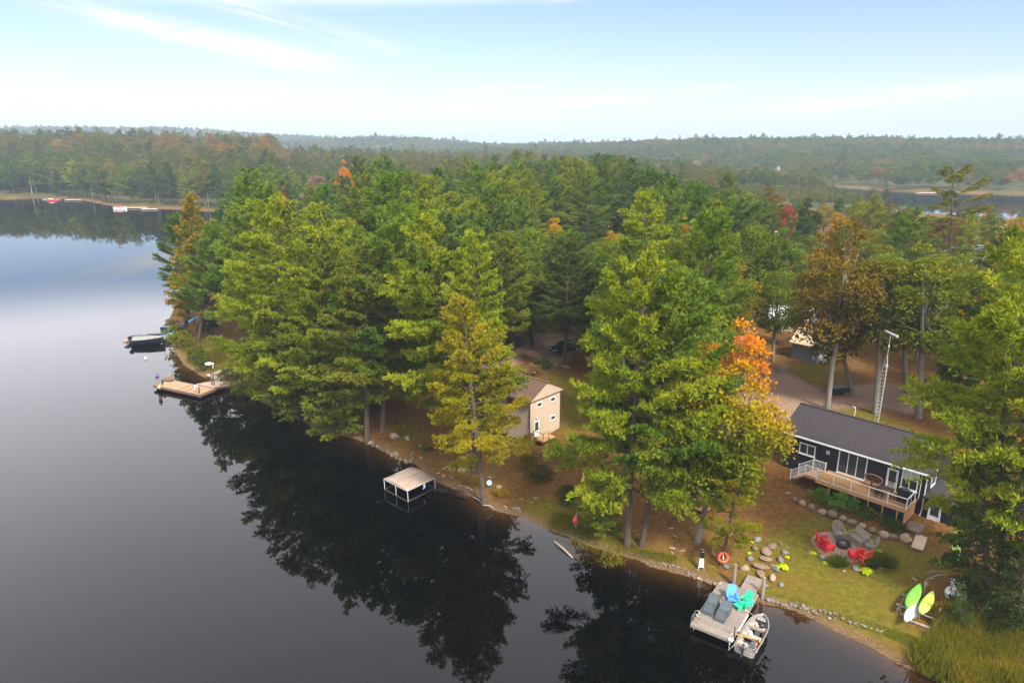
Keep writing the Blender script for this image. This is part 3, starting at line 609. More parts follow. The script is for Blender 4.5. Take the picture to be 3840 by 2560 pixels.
def fill_trees():
    occ = np.full(700, 9999.0); cand = []; y = 66.0
    def cover(bx, ty, by, rp):
        a, b = int(max(0, (bx-rp*.5)/4)), int(min(699, (bx+rp*.5)/4)); occ[a:b+1] = np.minimum(occ[a:b+1], ty+.22*(by-ty)); 
    def shows(bx, ty, rp):
        a, b = int(max(0, (bx-rp*.6)/4)), int(min(699, (bx+rp*.6)/4)); return bool((occ[a:b+1] > ty+7).any())
    heroes = sorted([(o.location.y, o) for o in col.objects if o.type == 'EMPTY' and o.name.startswith(('pine', 'maple', 'spruce'))], key=lambda t: t[0]); hi = 0
    n = 0; npine = 0
    while y < 330:
        sp = 6.0+(y-60)*.040
        while hi < len(heroes) and heroes[hi][0] < y:
            o = heroes[hi][1]; hi += 1; h = o.scale.z*22; bx, by = todisp(o.location); tx, ty = todisp(o.location+Vector((0, 0, h))); cover(tx, ty, by, 3.5*1568/max(20, o.location.y))
        xs = np.arange(-130.0, 230, sp); X_ = xs+RNG.uniform(-.42, .42, len(xs))*sp; Y_ = y+RNG.uniform(-.42, .42, len(xs))*sp
        H_, D_ = terrain(X_, Y_); cl = np.max([seg_dist(np.stack([X_, Y_], 1), q) for q in CLEARW], 0)
        for X, Y, z, d0, c0 in zip(X_, Y_, H_, D_, cl):
            if d0 < 2.0 or c0 > -1.6: continue
            if any((X-a)**2+(Y-b)**2 < (sp*.52)**2 for a, b in taken): continue
            bx, by = todisp((X, Y, z))
            if not (330 < bx < 2480) or by < 455: continue
            right = sstep(np.array([bx]), 1550, 1850)[0]
            broad = random.random() < (.10+.05*(y > 150)+.48*right)
            h = random.uniform(17.5, 25) if not broad else random.uniform(12, 17.5)
            if right > .5: h *= .86
            lim = np.interp(bx, SKYX, SKYY)+abs(random.gauss(0, 14))+(6 if y < 150 else 0)
            _, zmax = at_depth(bx*K, lim*K, Y)
            h = min(h, float(zmax-z))
            for ax, ay, aY in ACC:
                if Y < aY and abs(bx-ax) < 4.0*1568/Y+14: _, zc = at_depth(ax*K, (ay+46)*K, Y); h = min(h, float(zc-z))
            if h < 6.5: continue
            tx, ty = todisp((X, Y, z+h)); rp = (4.2 if not broad else 3.6)*1568/Y
            if y > 78 and not shows(tx, ty, rp): continue
            cover(tx, ty, by, rp)
            za, zb, zone = next((q for q in ZONES if q[0] <= bx < q[1]), ZONES[-1]); part = ('left side', 'centre', 'right side')[min(2, int(3*(bx-max(za, 380))/(min(zb, 2360)-max(za, 380))))]; size = 'tall ' if h > 19 else 'short ' if h < 14 else ''
            far = 'farther' if y > 170 else 'nearer'; f = random.random()
            if not broad:
                npine += 1
                kind = random.choice(['pine_a', 'pine_b', 'pine_c', 'pine_d', 'pine_e', 'pine_f', 'pine_g', 'pine_d'])
                c = np.array(GREEN)*(1-f)+np.array(random.choice([LIME, OLIVE, LIME, DARK, BLUEG]))*f
                tone = 'lime' if c[0]/c[1] > .85 else 'olive' if c[0] > .085 else 'dark' if c[1] < .1 else 'green'
                lab = '%s %s%s pine %s, %s' % (far, size, tone, zone, part)
                w = random.uniform(.85, 1.12)*max(1, min(1.35, 15/h))
            else:
                kind = random.choice(['maple_a', 'maple_b', 'maple_c'])
                pal = [('green', (.115,.145,.012))]*5+[('dull green', (.095,.11,.012))]*4+[('olive', OLIVE)]*4+[('yellowish', (.22,.18,.012))]*3+[('bronze', BRONZE)]*3+[('orange', (.38,.20,.012)), ('rust', RUST), ('golden', (.30,.19,.012))]
                tone, c = random.choice(pal); c = np.array(c)*random.uniform(.8, 1.1); lab = '%s %s broadleaf %s, %s' % (far, tone, zone, part)
                w = random.uniform(.75, 1.0)
            c = tuple(np.clip(c*np.array([random.uniform(.9, 1.12), random.uniform(.92, 1.08), 1]), .004, .6))
            plant(kind, Vector((X, Y, z)), h, c, lab, group='trees '+lab.split('broadleaf ')[-1].split('pine ')[-1], w=w); taken.append((X, Y)); n += 1
        y += sp*.86
    print('PINES', npine)
    return n
NFILL = fill_trees()
# left far shore: the front row, trunks and crowns one can tell apart across the water
def farlab(p, kind, c):
    x = todisp(p)[0]; z = 'left of the red boat' if x < 105 else 'between the two boats' if x < 265 else 'right of the white boat' if x < 380 else 'towards the inlet'
    tone = 'pale' if max(c) > .11 else 'dark' if max(c) < .075 else 'mid-green'
    return '%s %s on the far left shore, front row, %s' % (tone, 'pine' if kind.startswith('pine') else 'broadleaf tree', z)
def far_row():
    W = [pd(-60, 455), pd(60, 455), pd(130, 455), pd(200, 462), pd(270, 475), pd(400, 481), pd(500, 487), pd(580, 489)]
    n = 0
    for a, b in zip(W, W[1:]):
        L_ = (b-a).length; k = int(L_/6.0)
        for i in range(k):
            p = a.lerp(b, (i+random.random())/k); dirn = Vector((p.x, p.y, 0)).normalized(); p = p+dirn*random.uniform(9, 20); z = gz(p.x, p.y)
            kind = ['pine_far_a', 'pine_far_b', 'pine_far_c', 'pine_far_a', 'pine_far_b', 'maple_b'][n % 6]; f = random.uniform(.65, 1.05)
            c = tuple(np.array(random.choice([GREEN, OLIVE, BLUEG, LIME, DARK]))*f) if kind != 'maple_b' else random.choice([(.11,.12,.012), (.17,.14,.012)])
            plant(kind, Vector((p.x, p.y, z)), random.uniform(17, 26), c, farlab(p, kind, c), group='trees along the far left shore', w=random.uniform(.9, 1.15)); n += 1
    return n
NROW = far_row()

# ---------------------------------------------------------------- far-off woods (each reads as one mass)
def forest(name, label, pts, kinds, m):
    P = np.array([(p[0], p[1], p[2]) for p in pts], np.float32)
    me = bpy.data.meshes.new(name); me.vertices.add(len(P)); me.vertices.foreach_set('co', P.ravel()); me.update()
    for nm, a in (('rot', RNG.uniform(0, 6.28, len(P))), ('scl', np.array([p[3] for p in pts])), ('wid', RNG.uniform(1.05, 1.6, len(P)))):
        at = me.attributes.new(nm, 'FLOAT', 'POINT'); at.data.foreach_set('value', a.astype(np.float32))
    at = me.attributes.new('pick', 'INT', 'POINT'); at.data.foreach_set('value', np.array([p[4] for p in pts], np.int32))
    o = link(name, me, m); tag(o, label, 'forest', kind='stuff')
    ng = bpy.data.node_groups.new(name+'_nodes', 'GeometryNodeTree'); N = ng.nodes.new; L = ng.links.new
    ng.interface.new_socket('Geometry', in_out='INPUT', socket_type='NodeSocketGeometry'); ng.interface.new_socket('Geometry', in_out='OUTPUT', socket_type='NodeSocketGeometry')
    gi = N('NodeGroupInput'); go = N('NodeGroupOutput'); jn = N('GeometryNodeJoinGeometry')
    for k in kinds[::-1]:
        oi = N('GeometryNodeObjectInfo'); oi.transform_space = 'ORIGINAL'; oi.inputs['Object'].default_value = SRC[k]; oi.inputs['As Instance'].default_value = True
        L(oi.outputs['Geometry'], jn.inputs[0])
    def named(nm, t):
        a = N('GeometryNodeInputNamedAttribute'); a.data_type = t; a.inputs['Name'].default_value = nm; return a.outputs[0]
    iop = N('GeometryNodeInstanceOnPoints'); L(gi.outputs[0], iop.inputs['Points']); L(jn.outputs[0], iop.inputs['Instance'])
    iop.inputs['Pick Instance'].default_value = True; L(named('pick', 'INT'), iop.inputs['Instance Index'])
    cr = N('ShaderNodeCombineXYZ'); L(named('rot', 'FLOAT'), cr.inputs[2]); L(cr.outputs[0], iop.inputs['Rotation'])
    cs = N('ShaderNodeCombineXYZ'); ml = N('ShaderNodeMath'); ml.operation = 'MULTIPLY'; s = named('scl', 'FLOAT'); L(s, ml.inputs[0]); L(named('wid', 'FLOAT'), ml.inputs[1])
    L(ml.outputs[0], cs.inputs[0]); L(ml.outputs[0], cs.inputs[1]); L(s, cs.inputs[2]); L(cs.outputs[0], iop.inputs['Scale'])
    sm = N('GeometryNodeSetMaterial'); sm.inputs['Material'].default_value = m; L(iop.outputs[0], sm.inputs[0]); L(sm.outputs[0], go.inputs[0])
    md = o.modifiers.new('scatter', 'NODES'); md.node_group = ng
    return o
FK = ['pine_far_a', 'pine_far_b', 'pine_far_c', 'maple_a', 'maple_b', 'maple_c']
AUT = foliage('far_wood_foliage', .3, .03, .35, mixset=[(0, (.055,.082,.014)), (.16, (.075,.105,.014)), (.34, (.060,.072,.016)), (.46, (.095,.105,.014)), (.60, (.110,.110,.016)), (.70, (.15,.125,.018)), (.79, (.20,.13,.018)), (.86, (.055,.070,.016)), (.93, (.26,.13,.02)), (.98, (.22,.09,.02))])
GRN = foliage('far_hill_foliage', .3, .03, .4, mixset=[(0, (.060,.090,.014)), (.22, (.085,.115,.015)), (.42, (.070,.088,.016)), (.55, (.105,.120,.018)), (.74, (.13,.125,.02)), (.88, (.18,.125,.022)), (.95, (.25,.13,.022))])
def scatter(x0, x1, y0, y1, sp, test, hlo, hhi, pinef, minD=6):
    out = []; y = y0
    while y < y1:
        xs = np.arange(x0, x1, sp)+RNG.uniform(-.45, .45, len(np.arange(x0, x1, sp)))*sp; yy = y+RNG.uniform(-.45, .45, len(xs))*sp
        h, d = terrain(xs, yy)
        for X, Y, z, dd in zip(xs, yy, h, d):
            if dd < minD or abs(X) > 50+.86*Y or not test(X, Y): continue
            k = int(RNG.integers(0, 3)) if RNG.random() < pinef else int(RNG.integers(3, 6))
            ph = (22, 22, 22, 17, 19, 15)[k]; out.append((X, Y, z-.3, RNG.uniform(hlo, hhi)/ph*(1 if k < 3 else .8), k))
        y += sp*.9
    return out
def left_of_inlet(X, Y): return X < -.19*Y-20
def disp_x(X, Y): return 1176+1568*X/(Y*CP+25*SP)
pl = scatter(-700, -40, 365, 900, 8.5, lambda X, Y: disp_x(X, Y) < 640, 13, 26, .5, 22)
forest('far_shore_forest', 'mixed green and orange wood covering the far left shore', pl, FK, AUT)
pm = scatter(-420, 420, 335, 900, 11, lambda X, Y: 500 < disp_x(X, Y) < 1640 and Y > 360+.15*X, 12, 18, .4, 10)
forest('inlet_forest', 'autumn wood beyond the wooded point, below the far ridges', pm, FK, AUT)
pr = scatter(60, 1700, 380, 1500, 12, lambda X, Y: disp_x(X, Y) > 1280 and Y > 430, 11, 21, .08, 3)
pr = [p for p in pr if not (560 < p[1] < 640 and 90 < p[0] < 215 and RNG.random() < .85)]
pr += scatter(60, 420, 332, 440, 8, lambda X, Y: 1560 < disp_x(X, Y) < 2010, 6, 10, .25, 4)
forest('right_hill_forest', 'green and russet wood on the hill across the right-hand lake', pr, FK, GRN)
pf = scatter(-3400, 3200, 900, 4200, 24, lambda X, Y: (disp_x(X, Y) < 1340 or Y > 1450) and not (-560 < X < -60 and 900 < Y < 1400 and RNG.random() < .6), 18, 25, .06, 5)
pf = [(a, b, c, s*1.0, k) for a, b, c, s, k in pf]
forest('distant_ridge_forest', 'hazy blue-grey woods on the distant ridges', pf, FK, GRN)
print('TREES', NFILL, NROW, len(pl), len(pm), len(pr), len(pf))
# ---------------------------------------------------------------- shared object materials
WHITE = mat('white_paint', (.62, .62, .61), .45, .06, 4); OFFW = mat('off_white_vinyl', (.48, .46, .43), .5, .08, 4)
NAVY = mat('navy_black_siding', (.0095, .0105, .017), .55, .15, 3, spec=.3); SHING = mat('charcoal_shingle', (.022, .019, .022), .95, .3, 9, .5, 40, spec=.1, stretch=(1, 3, 3), c2=(.058, .048, .050))
CEDAR = mat('cedar_decking', (.40, .205, .085), .7, .22, 3, .15, 20, stretch=(1, 6, 6)); TAN = mat('tan_timber', (.38, .20, .045), .7, .2, 3, .2, 20)
GREYW = mat('weathered_grey_wood', (.20, .165, .138), .85, .28, 4, .3, 25, stretch=(1.2, 7, 7)); SILVER = mat('silvered_wood', (.21, .175, .135), .85, .25, 5, .3, 25)
BLACKP = mat('black_screen', (.006, .006, .007), .5, .2, 4); GLASS = glass(); BLIND = mat('window_blind', (.42, .44, .40), .6, .08, 5)
RAILG = mat('rail_glass', (.30, .27, .22), .08, .05, 2, spec=.6)
REDP = mat('red_plastic', (.55, .012, .018), .35, .08, 3); ORP = mat('orange_plastic', (.75, .10, .02), .4, .08, 3); BLUEP = mat('sky_blue_plastic', (.07, .26, .70), .4, .06, 3)
GREENP = mat('mint_green_plastic', (.02, .50, .26), .4, .06, 3); SLATE = mat('slate_grey_cover', (.055, .068, .078), .75, .15, 3, .2, 12)
STONE = mat('field_stone', (.135, .095, .062), .9, .28, 2.2, .5, 9); STONEG = mat('grey_stone', (.13, .125, .122), .9, .25, 2.2, .5, 9); STONEP = mat('pale_stone', (.23, .165, .11), .9, .22, 2.2, .5, 9)
ALU = mat('brushed_aluminium', (.42, .40, .37), .35, .15, 3, metal=.7); DKGREY = mat('dark_grey_plastic', (.035, .04, .05), .4, .2, 4); BLACKM = mat('black_metal', (.012, .012, .014), .4, .2, 4)
STEEL = mat('galvanised_steel', (.48, .52, .52), .4, .12, 6, metal=.5)
BEIGE = mat('beige_vinyl_siding', (.40, .31, .225), .6, .07, 2); BROWNR = mat('brown_shingle', (.115, .068, .050), .95, .45, 2.2, .5, 30, spec=.15, stretch=(1, 3, 3)); BROWNM = mat('brown_metal', (.055, .022, .016), .5, .15, 4)
DRIFT = mat('driftwood', (.27, .21, .17), .9, .3, 5, .4, 20)

class Frame:
    def __init__(s, o, rz): s.o = Vector(o); s.rz = rz; s.x = Vector((math.cos(rz), math.sin(rz), 0)); s.y = Vector((-math.sin(rz), math.cos(rz), 0))
    def loc(s, p): d = Vector(p)-s.o; return Vector((d.dot(s.x), d.dot(s.y), d.z))
    def world(s, x, y, z=0): return s.o+s.x*x+s.y*y+Vector((0, 0, z))
    def on_y(s, sxy, y):            # photo pixel -> local point on the vertical plane local y
        d = Vector(ray(*sxy)); c = Vector((0, 0, CAM_H)); n = s.y; t = ((s.o+n*y)-c).dot(n)/d.dot(n); return s.loc(c+d*t)
    def on_x(s, sxy, x):
        d = Vector(ray(*sxy)); c = Vector((0, 0, CAM_H)); n = s.x; t = ((s.o+n*x)-c).dot(n)/d.dot(n); return s.loc(c+d*t)
    def on_z(s, sxy, z): return s.loc(px(*sxy, s.o.z+z))
def lap(mb, w, h, course, depth=.018, x0=0, y=0, z0=0):
    """lapped boards on the plane y (facing -y)"""
    n = max(1, round(h/course)); c = h/n
    for i in range(n):
        a = z0+i*c; mb.add([(x0, y-depth, a), (x0+w, y-depth, a), (x0+w, y-.002, a+c), (x0, y-.002, a+c), (x0, y, a), (x0+w, y, a)], [(0, 1, 2, 3), (4, 5, 1, 0)])
    return mb
def lap_x(mb, w, h, course, depth=.018, y0=0, x=0, z0=0, sgn=1):
    n = max(1, round(h/course)); c = h/n
    for i in range(n):
        a = z0+i*c; mb.add([(x+sgn*depth, y0, a), (x+sgn*depth, y0+w, a), (x+sgn*.002, y0+w, a+c), (x+sgn*.002, y0, a+c), (x, y0, a), (x, y0+w, a)], [(0, 1, 2, 3), (4, 5, 1, 0)])
    return mb
def roof_slope(x0, x1, ya, za, yb, zb, course=.16, d=.022, th=.12):
    """shingle courses from the eave (ya, za) to the ridge (yb, zb), lapped, plus an underside"""
    mb = MB(); L_ = math.hypot(yb-ya, zb-za); n = int(L_/course); uy, uz = (yb-ya)/L_, (zb-za)/L_; ny, nz = -uz*(1 if uy > 0 else -1), abs(uy)
    if uy < 0: ny = uz
    for i in range(n):
        a, b = L_*i/n, L_*(i+1)/n
        p = lambda s, o: (ya+uy*s+ny*o, za+uz*s+nz*o)
        A, B, C = p(a, d), p(b, .004), p(a, .004)
        j = .0
        mb.add([(x0, *A), (x1, *A), (x1, *B), (x0, *B), (x0, *C), (x1, *C)], [(0, 1, 2, 3), (4, 5, 1, 0)])
    mb.add([(x0, ya, za), (x1, ya, za), (x1, yb, zb), (x0, yb, zb), (x0, ya, za-th), (x1, ya, za-th), (x1, yb, zb-th), (x0, yb, zb-th)], [(4, 7, 6, 5), (0, 4, 5, 1), (0, 3, 7, 4), (1, 5, 6, 2)])
    return mb
def window_y(root, name, x0, x1, z0, z1, y, panes, fm=None, pane_m=None, sill=True, label=None, horiz=False):
    """window set in a wall facing -y: frame bars, mullions and each pane a piece of its own"""
    fm = fm or WHITE; w = .09; f = MB()
    f.box(((x0+x1)/2, y-.03, z1-w/2), (x1-x0, .10, w)).box(((x0+x1)/2, y-.03, z0+w/2), (x1-x0, .10, w)).box((x0+w/2, y-.03, (z0+z1)/2), (w, .098, z1-z0-2*w)).box((x1-w/2, y-.03, (z0+z1)/2), (w, .098, z1-z0-2*w))
    win = f.build(name, fm, root)
    n = panes; pw = (x1-x0-2*w)/n; zz = [(z0+w, z1-w)] if not horiz else [(z0+w, (z0+z1)/2-.03), ((z0+z1)/2+.03, z1-w)]
    for i in range(n):
        for k, (a, b) in enumerate(zz):
            m = GLASS if not (pane_m and k == len(zz)-1) else pane_m
            MB().box((x0+w+pw*(i+.5), y-.022, (a+b)/2), (pw-.005, .02, b-a)).build('pane', m, win)
        if i: MB().box((x0+w+pw*i, y-.035, (z0+z1)/2), (.07, .07, z1-z0-2*w)).build('mullion', fm, win)
    if horiz: MB().box(((x0+x1)/2, y-.036, (z0+z1)/2), (x1-x0-2*w, .06, .06)).build('meeting_rail', fm, win)
    if sill: MB().box(((x0+x1)/2, y-.06, z0-.03), (x1-x0+.1, .16, .05)).build('sill', fm, win)
    return win
def window_x(root, y0, y1, z0, z1, x, sgn=1, panes=1, fm=None):
    fm = fm or WHITE; w = .09; f = MB()
    f.box((x+sgn*.03, (y0+y1)/2, z1-w/2), (.10, y1-y0, w)).box((x+sgn*.03, (y0+y1)/2, z0+w/2), (.10, y1-y0, w)).box((x+sgn*.03, y0+w/2, (z0+z1)/2), (.098, w, z1-z0-2*w)).box((x+sgn*.03, y1-w/2, (z0+z1)/2), (.098, w, z1-z0-2*w))
    win = f.build('window', fm, root); MB().box((x+sgn*.022, (y0+y1)/2, (z0+z1)/2), (.02, y1-y0-2*w, z1-z0-2*w)).build('pane', GLASS, win); return win
def door_y(root, x0, x1, z0, z1, y, glass_top=.45):
    d = MB(); d.box(((x0+x1)/2, y-.025, (z0+z1)/2), (x1-x0, .05, z1-z0)); o = d.build('door', WHITE, root)
    gm = z0+(z1-z0)*(1-glass_top); fr = MB()
    for a, b, c_, e in ((x0, x0+.08, z0, z1), (x1-.08, x1, z0, z1), (x0+.08, x1-.08, z1-.08, z1)): fr.box(((a+b)/2, y-.055, (c_+e)/2), (b-a, .05, e-c_))
    fr.build('door_frame', WHITE, o); MB().box(((x0+x1)/2, y-.056, (gm+z1-.16)/2), (x1-x0-.34, .02, z1-.16-gm)).build('pane', GLASS, o)
    MB().box((x1-.13, y-.075, z0+(z1-z0)*.48), (.04, .06, .14)).build('handle', BLACKM, o); return o

# ---------------------------------------------------------------- dark cottage with its raised deck
DK = 3.45
_fl, _fr = px(*r2(545, 1015), DK), px(*r2(1560, 1360), DK)
CRZ = math.atan2(_fr.y-_fl.y, _fr.x-_fl.x); CLEN = (_fr-_fl).length; CG = 1.65
CF = Frame((_fl.x, _fl.y, CG), CRZ); DZ = DK-CG
def build_cottage():
    R_ = thing('dark_cottage', 'navy-black cottage with charcoal roof, white trim and raised lakeside deck', 'house', CF.o, CRZ)
    WY, x0, x1, EZ, DP = 2.75, -4.5, CLEN+.55, DZ+2.62, 7.2
    w = MB(); lap(w, x1-x0, EZ+.3, .12, x0=x0, y=WY, z0=-.3); lap_x(w, DP, EZ+.3, .12, y0=WY, x=x1, z0=-.3); lap_x(w, DP, EZ+.3, .12, y0=WY, x=x0, z0=-.3, sgn=-1)
    w.box(((x0+x1)/2, WY+DP/2+.01, EZ/2-.15), (x1-x0-.01, DP-.01, EZ+.3)); w.build('wall', NAVY, R_)
    ym, zr, ov = WY+DP/2, EZ+1.85, .28; sl = (zr-EZ)/(DP/2)
    g = MB()
    for xx, s in ((x1, 1), (x0, -1)): g.add([(xx, WY, EZ), (xx, WY+DP, EZ), (xx, ym, zr-.14), (xx-s*.1, WY, EZ), (xx-s*.1, WY+DP, EZ), (xx-s*.1, ym, zr-.14)], [(0, 1, 2), (5, 4, 3), (0, 2, 5, 3), (1, 4, 5, 2)])
    g.build('gable_wall', NAVY, R_)
    rf = roof_slope(x0-.3, x1+.3, WY-ov, EZ-sl*ov+.14, ym, zr+.0).build('roof', SHING, R_)
    roof_slope(x0-.3, x1+.3, WY+DP+ov, EZ-sl*ov+.14, ym, zr+.0).build('roof_back_slope', SHING, rf)
    MB().box(((x0+x1)/2, ym, zr+.03), (x1-x0+.6, .28, .05)).build('ridge_cap', SHING, rf)
    lf = MB()
    for k in range(40):
        x = random.uniform(x0, x1); s = random.random(); y = WY-ov+(ym-WY+ov)*s; z = EZ-sl*ov+.14+(zr-EZ+sl*ov-.14)*s+.05; lf.box((x, y, z), (random.uniform(.04, .08), .04, .012), rz=random.uniform(0, 3), rx=.45)
    tag(lf.build('roof_leaves', mat('pale_dead_leaf', (.20, .15, .10), .9, .3), rf), kind='stuff')
    q = CF.on_z(r2(920, 330), zr); MB().tube([(q.x, ym+.5, zr-.3), (q.x, ym+.5, zr+.75), (q.x-.16, ym+.5, zr+.85), (q.x-.26, ym+.5, zr+.80)], .045, 8).build('vent_pipe', OFFW, rf)
    MB().box(((x0+x1)/2, WY-ov-.05, EZ-sl*ov+.06), (x1-x0+.62, .11, .13)).build('gutter', WHITE, R_)
    for s in (-1, 1):
        xx = x1+.33 if s > 0 else x0-.33
        for yy in (WY-ov, WY+DP+ov): MB().beam((xx, yy, EZ-sl*ov+.06), (xx, ym, zr-.06), .04, .16).build('barge_board', NAVY, R_)
    MB().tube([(x1-.02, WY-ov-.03, EZ-.12), (x1-.02, WY-.08, EZ-.45), (x1-.02, WY-.08, .9), (x1-.1, WY-.35, .1)], .045, 6).build('downspout', WHITE, R_)
    MB().tube([(x1-.42, WY-ov-.03, EZ-.12), (x1-.42, WY-.08, EZ-.42), (x1-.42, WY-.08, DZ+.05)], .03, 6).build('downspout', WHITE, R_)
    def rect(tl, br): a, b = CF.on_y(r2(*tl), WY), CF.on_y(r2(*br), WY); return min(a.x, b.x), max(a.x, b.x), min(a.z, b.z), max(a.z, b.z)
    print('COTTAGE', CLEN, [tuple(round(v, 2) for v in rect(*k)) for k in (((365,590),(530,765)), ((805,722),(1095,1040)), ((1357,895),(1425,1145)), ((1520,940),(1655,1150)), ((660,685),(703,735)))], DZ, EZ, x0, x1)
    a = rect((365, 590), (530, 765)); window_y(R_, 'window', a[0], a[1], max(a[2], DZ+.7), min(a[3], EZ-.12), WY, 2)
    a = rect((805, 722), (1095, 1040)); window_y(R_, 'patio_window', a[0], a[1], DZ+.12, EZ-.14, WY, 3)
    a = rect((1357, 895), (1425, 1145)); door_y(R_, a[0], a[0]+.92, DZ+.06, DZ+2.08, WY, .62)
    a = rect((1520, 940), (1655, 1150)); window_y(R_, 'sash_window', a[0], a[0]+1.35, DZ+.62, EZ-.14, WY, 2, pane_m=BLIND, horiz=True)
    a = rect((660, 685), (703, 735)); v = MB().box(((a[0]+a[1])/2, WY-.05, (a[2]+a[3])/2), (.32, .06, .34)).build('wall_vent', WHITE, R_); MB().box(((a[0]+a[1])/2, WY-.083, (a[2]+a[3])/2), (.22, .01, .24)).build('vent_louvre', mat('louvre_grey', (.30, .28, .25), .6), v)
    window_x(R_, WY+1.2, WY+2.5, DZ+.8, EZ-.2, x1)
    MB().box((x0+1.2, WY-.06, DZ+1.3), (.16, .12, .3)).build('wall_lamp', BLACKM, R_)
    # lower side wing with a white glazed door
    sx = x1+.05; sw = MB().box((sx+1.3, WY+2.0, 1.0), (2.6, 4.4, 2.5)); sw.build('side_wing', NAVY, R_)
    MB().box((sx+1.32, WY+2.0, 2.31), (2.8, 4.8, .12)).build('side_wing_roof', SHING, R_)
    b = CF.on_y(r2(1745, 1520), WY-.2); door_y(R_, sx+.45, sx+1.4, -.05, 2.0, WY-.2, .55)
    # deck
    D = MB().box((CLEN/2, WY/2, DZ-.17), (CLEN-.06, WY-.05, .26)); dk = D.build('deck_frame', TAN, R_)
    n = 19; bw = WY/n
    bm = MB().box((0, 0, 0), (CLEN+.06, bw-.012, .035)).mesh('deck_board')
    for i in range(n): link('deck_board', bm, CEDAR, dk, (CLEN/2, bw*(i+.5), DZ-.02))
    MB().box((CLEN/2, -.03, DZ-.15), (CLEN+.1, .04, .30)).build('rim_board', CEDAR, dk); MB().box((CLEN+.05, WY/2, DZ-.15), (.04, WY-.02, .298)).build('rim_board', CEDAR, dk)
    pz = [(675, 1240), (820, 1170), (962, 1360), (1110, 1410), (1275, 1460), (1440, 1510), (1545, 1555)]
    xs = [max(.05, min(CLEN-.05, CF.on_y(r2(*p), .06).x)) for p in pz]; xs = [xs[0]-1.25]+xs if xs[0] > 1.3 else xs
    for xx in xs: MB().box((xx, .06, DZ/2-.28), (.10, .10, DZ+.02)).build('deck_post', TAN, R_)
    for a_, b_ in zip(xs, xs[1:]): MB().box(((a_+b_)/2, .10, DZ/2-.2), (b_-a_-.11, .02, DZ-.22)).build('screen_panel', BLACKP, R_)
    MB().box(((xs[0]+xs[-1])/2, .03, .06), (xs[-1]-xs[0], .05, .10)).build('skirt_rail', TAN, R_)
    MB().box((CLEN-.03, WY/2+.05, DZ/2-.3), (.04, WY-.15, DZ-.05)).build('side_skirt', CEDAR, R_)
    # white railing with glass bays
    rl = MB(); rl.beam((0, .03, DZ+.97), (CLEN, .03, DZ+.97), .07, .05).beam((0, .03, DZ+.09), (CLEN, .03, DZ+.09), .045, .04); rl.beam((CLEN-.02, .06, DZ+.97), (CLEN-.02, 2.1, DZ+.97), .07, .05).beam((CLEN-.02, .06, DZ+.09), (CLEN-.02, 2.1, DZ+.09), .045, .04)
    rr = rl.build('railing', WHITE, R_)
    px_ = [0, 1/5, 2/5, 3/5, 4/5, 1]
    for t in px_: MB().box((CLEN*t if t < 1 else CLEN-.02, .03, DZ+.5), (.075, .075, 1.0)).build('rail_post', WHITE, rr)
    MB().box((CLEN-.02, 1.06, DZ+.5), (.06, .06, .96)).build('rail_post', WHITE, rr); MB().box((CLEN-.02, 2.12, DZ+.5), (.075, .075, 1.0)).build('rail_post', WHITE, rr)
    mg, N, L = nodes_of('clear_rail_glass'); o = N('ShaderNodeOutputMaterial'); t_ = N('ShaderNodeBsdfTransparent'); t_.inputs[0].default_value = (.9, .92, .92, 1); gl = N('ShaderNodeBsdfGlossy'); gl.inputs['Roughness'].default_value = .05
    fr = N('ShaderNodeFresnel'); fr.inputs[0].default_value = 1.5; ms = N('ShaderNodeMixShader'); L(fr.outputs[0], ms.inputs[0]); L(t_.outputs[0], ms.inputs[1]); L(gl.outputs[0], ms.inputs[2]); L(ms.outputs[0], o.inputs[0])
    for i in range(5): MB().box((CLEN*(i+.5)/5, .03, DZ+.53), (CLEN/5-.12, .01, .80)).build('glass_panel', mg, rr)
    for i in range(2): MB().box((CLEN-.02, .56+i*1.04, DZ+.53), (.01, .92, .80)).build('glass_panel', mg, rr)
    # steps down to the left, with white baluster rails
    st = MB(); st.box((-.6, 1.1, DZ-.12), (1.18, 1.7, .2)); ld = st.build('stair_landing', CEDAR, R_)
    for i in range(4): MB().box((-1.35-.28*i, 1.1, DZ-.3-.19*i), (.3, 1.5, .05)).build('stair_tread', CEDAR, ld)
    for yy in (.25, 1.95):
        A, B, C_ = (0, yy, DZ), (-1.15, yy, DZ), (-2.45, yy, DZ-.95)
        hb = MB(); hb.beam((A[0], yy, A[2]+.95), (B[0], yy, B[2]+.95), .06, .05).beam((B[0], yy, B[2]+.95), (C_[0], yy, C_[2]+.95), .06, .05).beam((A[0], yy, A[2]+.12), (B[0], yy, B[2]+.12), .05, .04).beam((B[0], yy, B[2]+.12), (C_[0], yy, C_[2]+.12), .05, .04)
        sr = hb.build('stair_railing', WHITE, R_)
        for p in (A, B, C_): MB().box((p[0]-.02, yy, p[2]+.5), (.085, .085, 1.05)).build('rail_post', WHITE, sr)
        bal = MB().box((0, 0, 0), (.028, .028, .82)).mesh('baluster')
        for k in range(9): link('baluster', bal, WHITE, sr, (-.12*(k+1), yy, DZ+.53))
        for k in range(10): t = (k+1)/11; link('baluster', bal, WHITE, sr, (-1.15-1.3*t, yy, DZ+.53-.95*t))
    return R_
build_cottage()
CW = lambda x, y, z=0.0: CF.world(x, y, z)
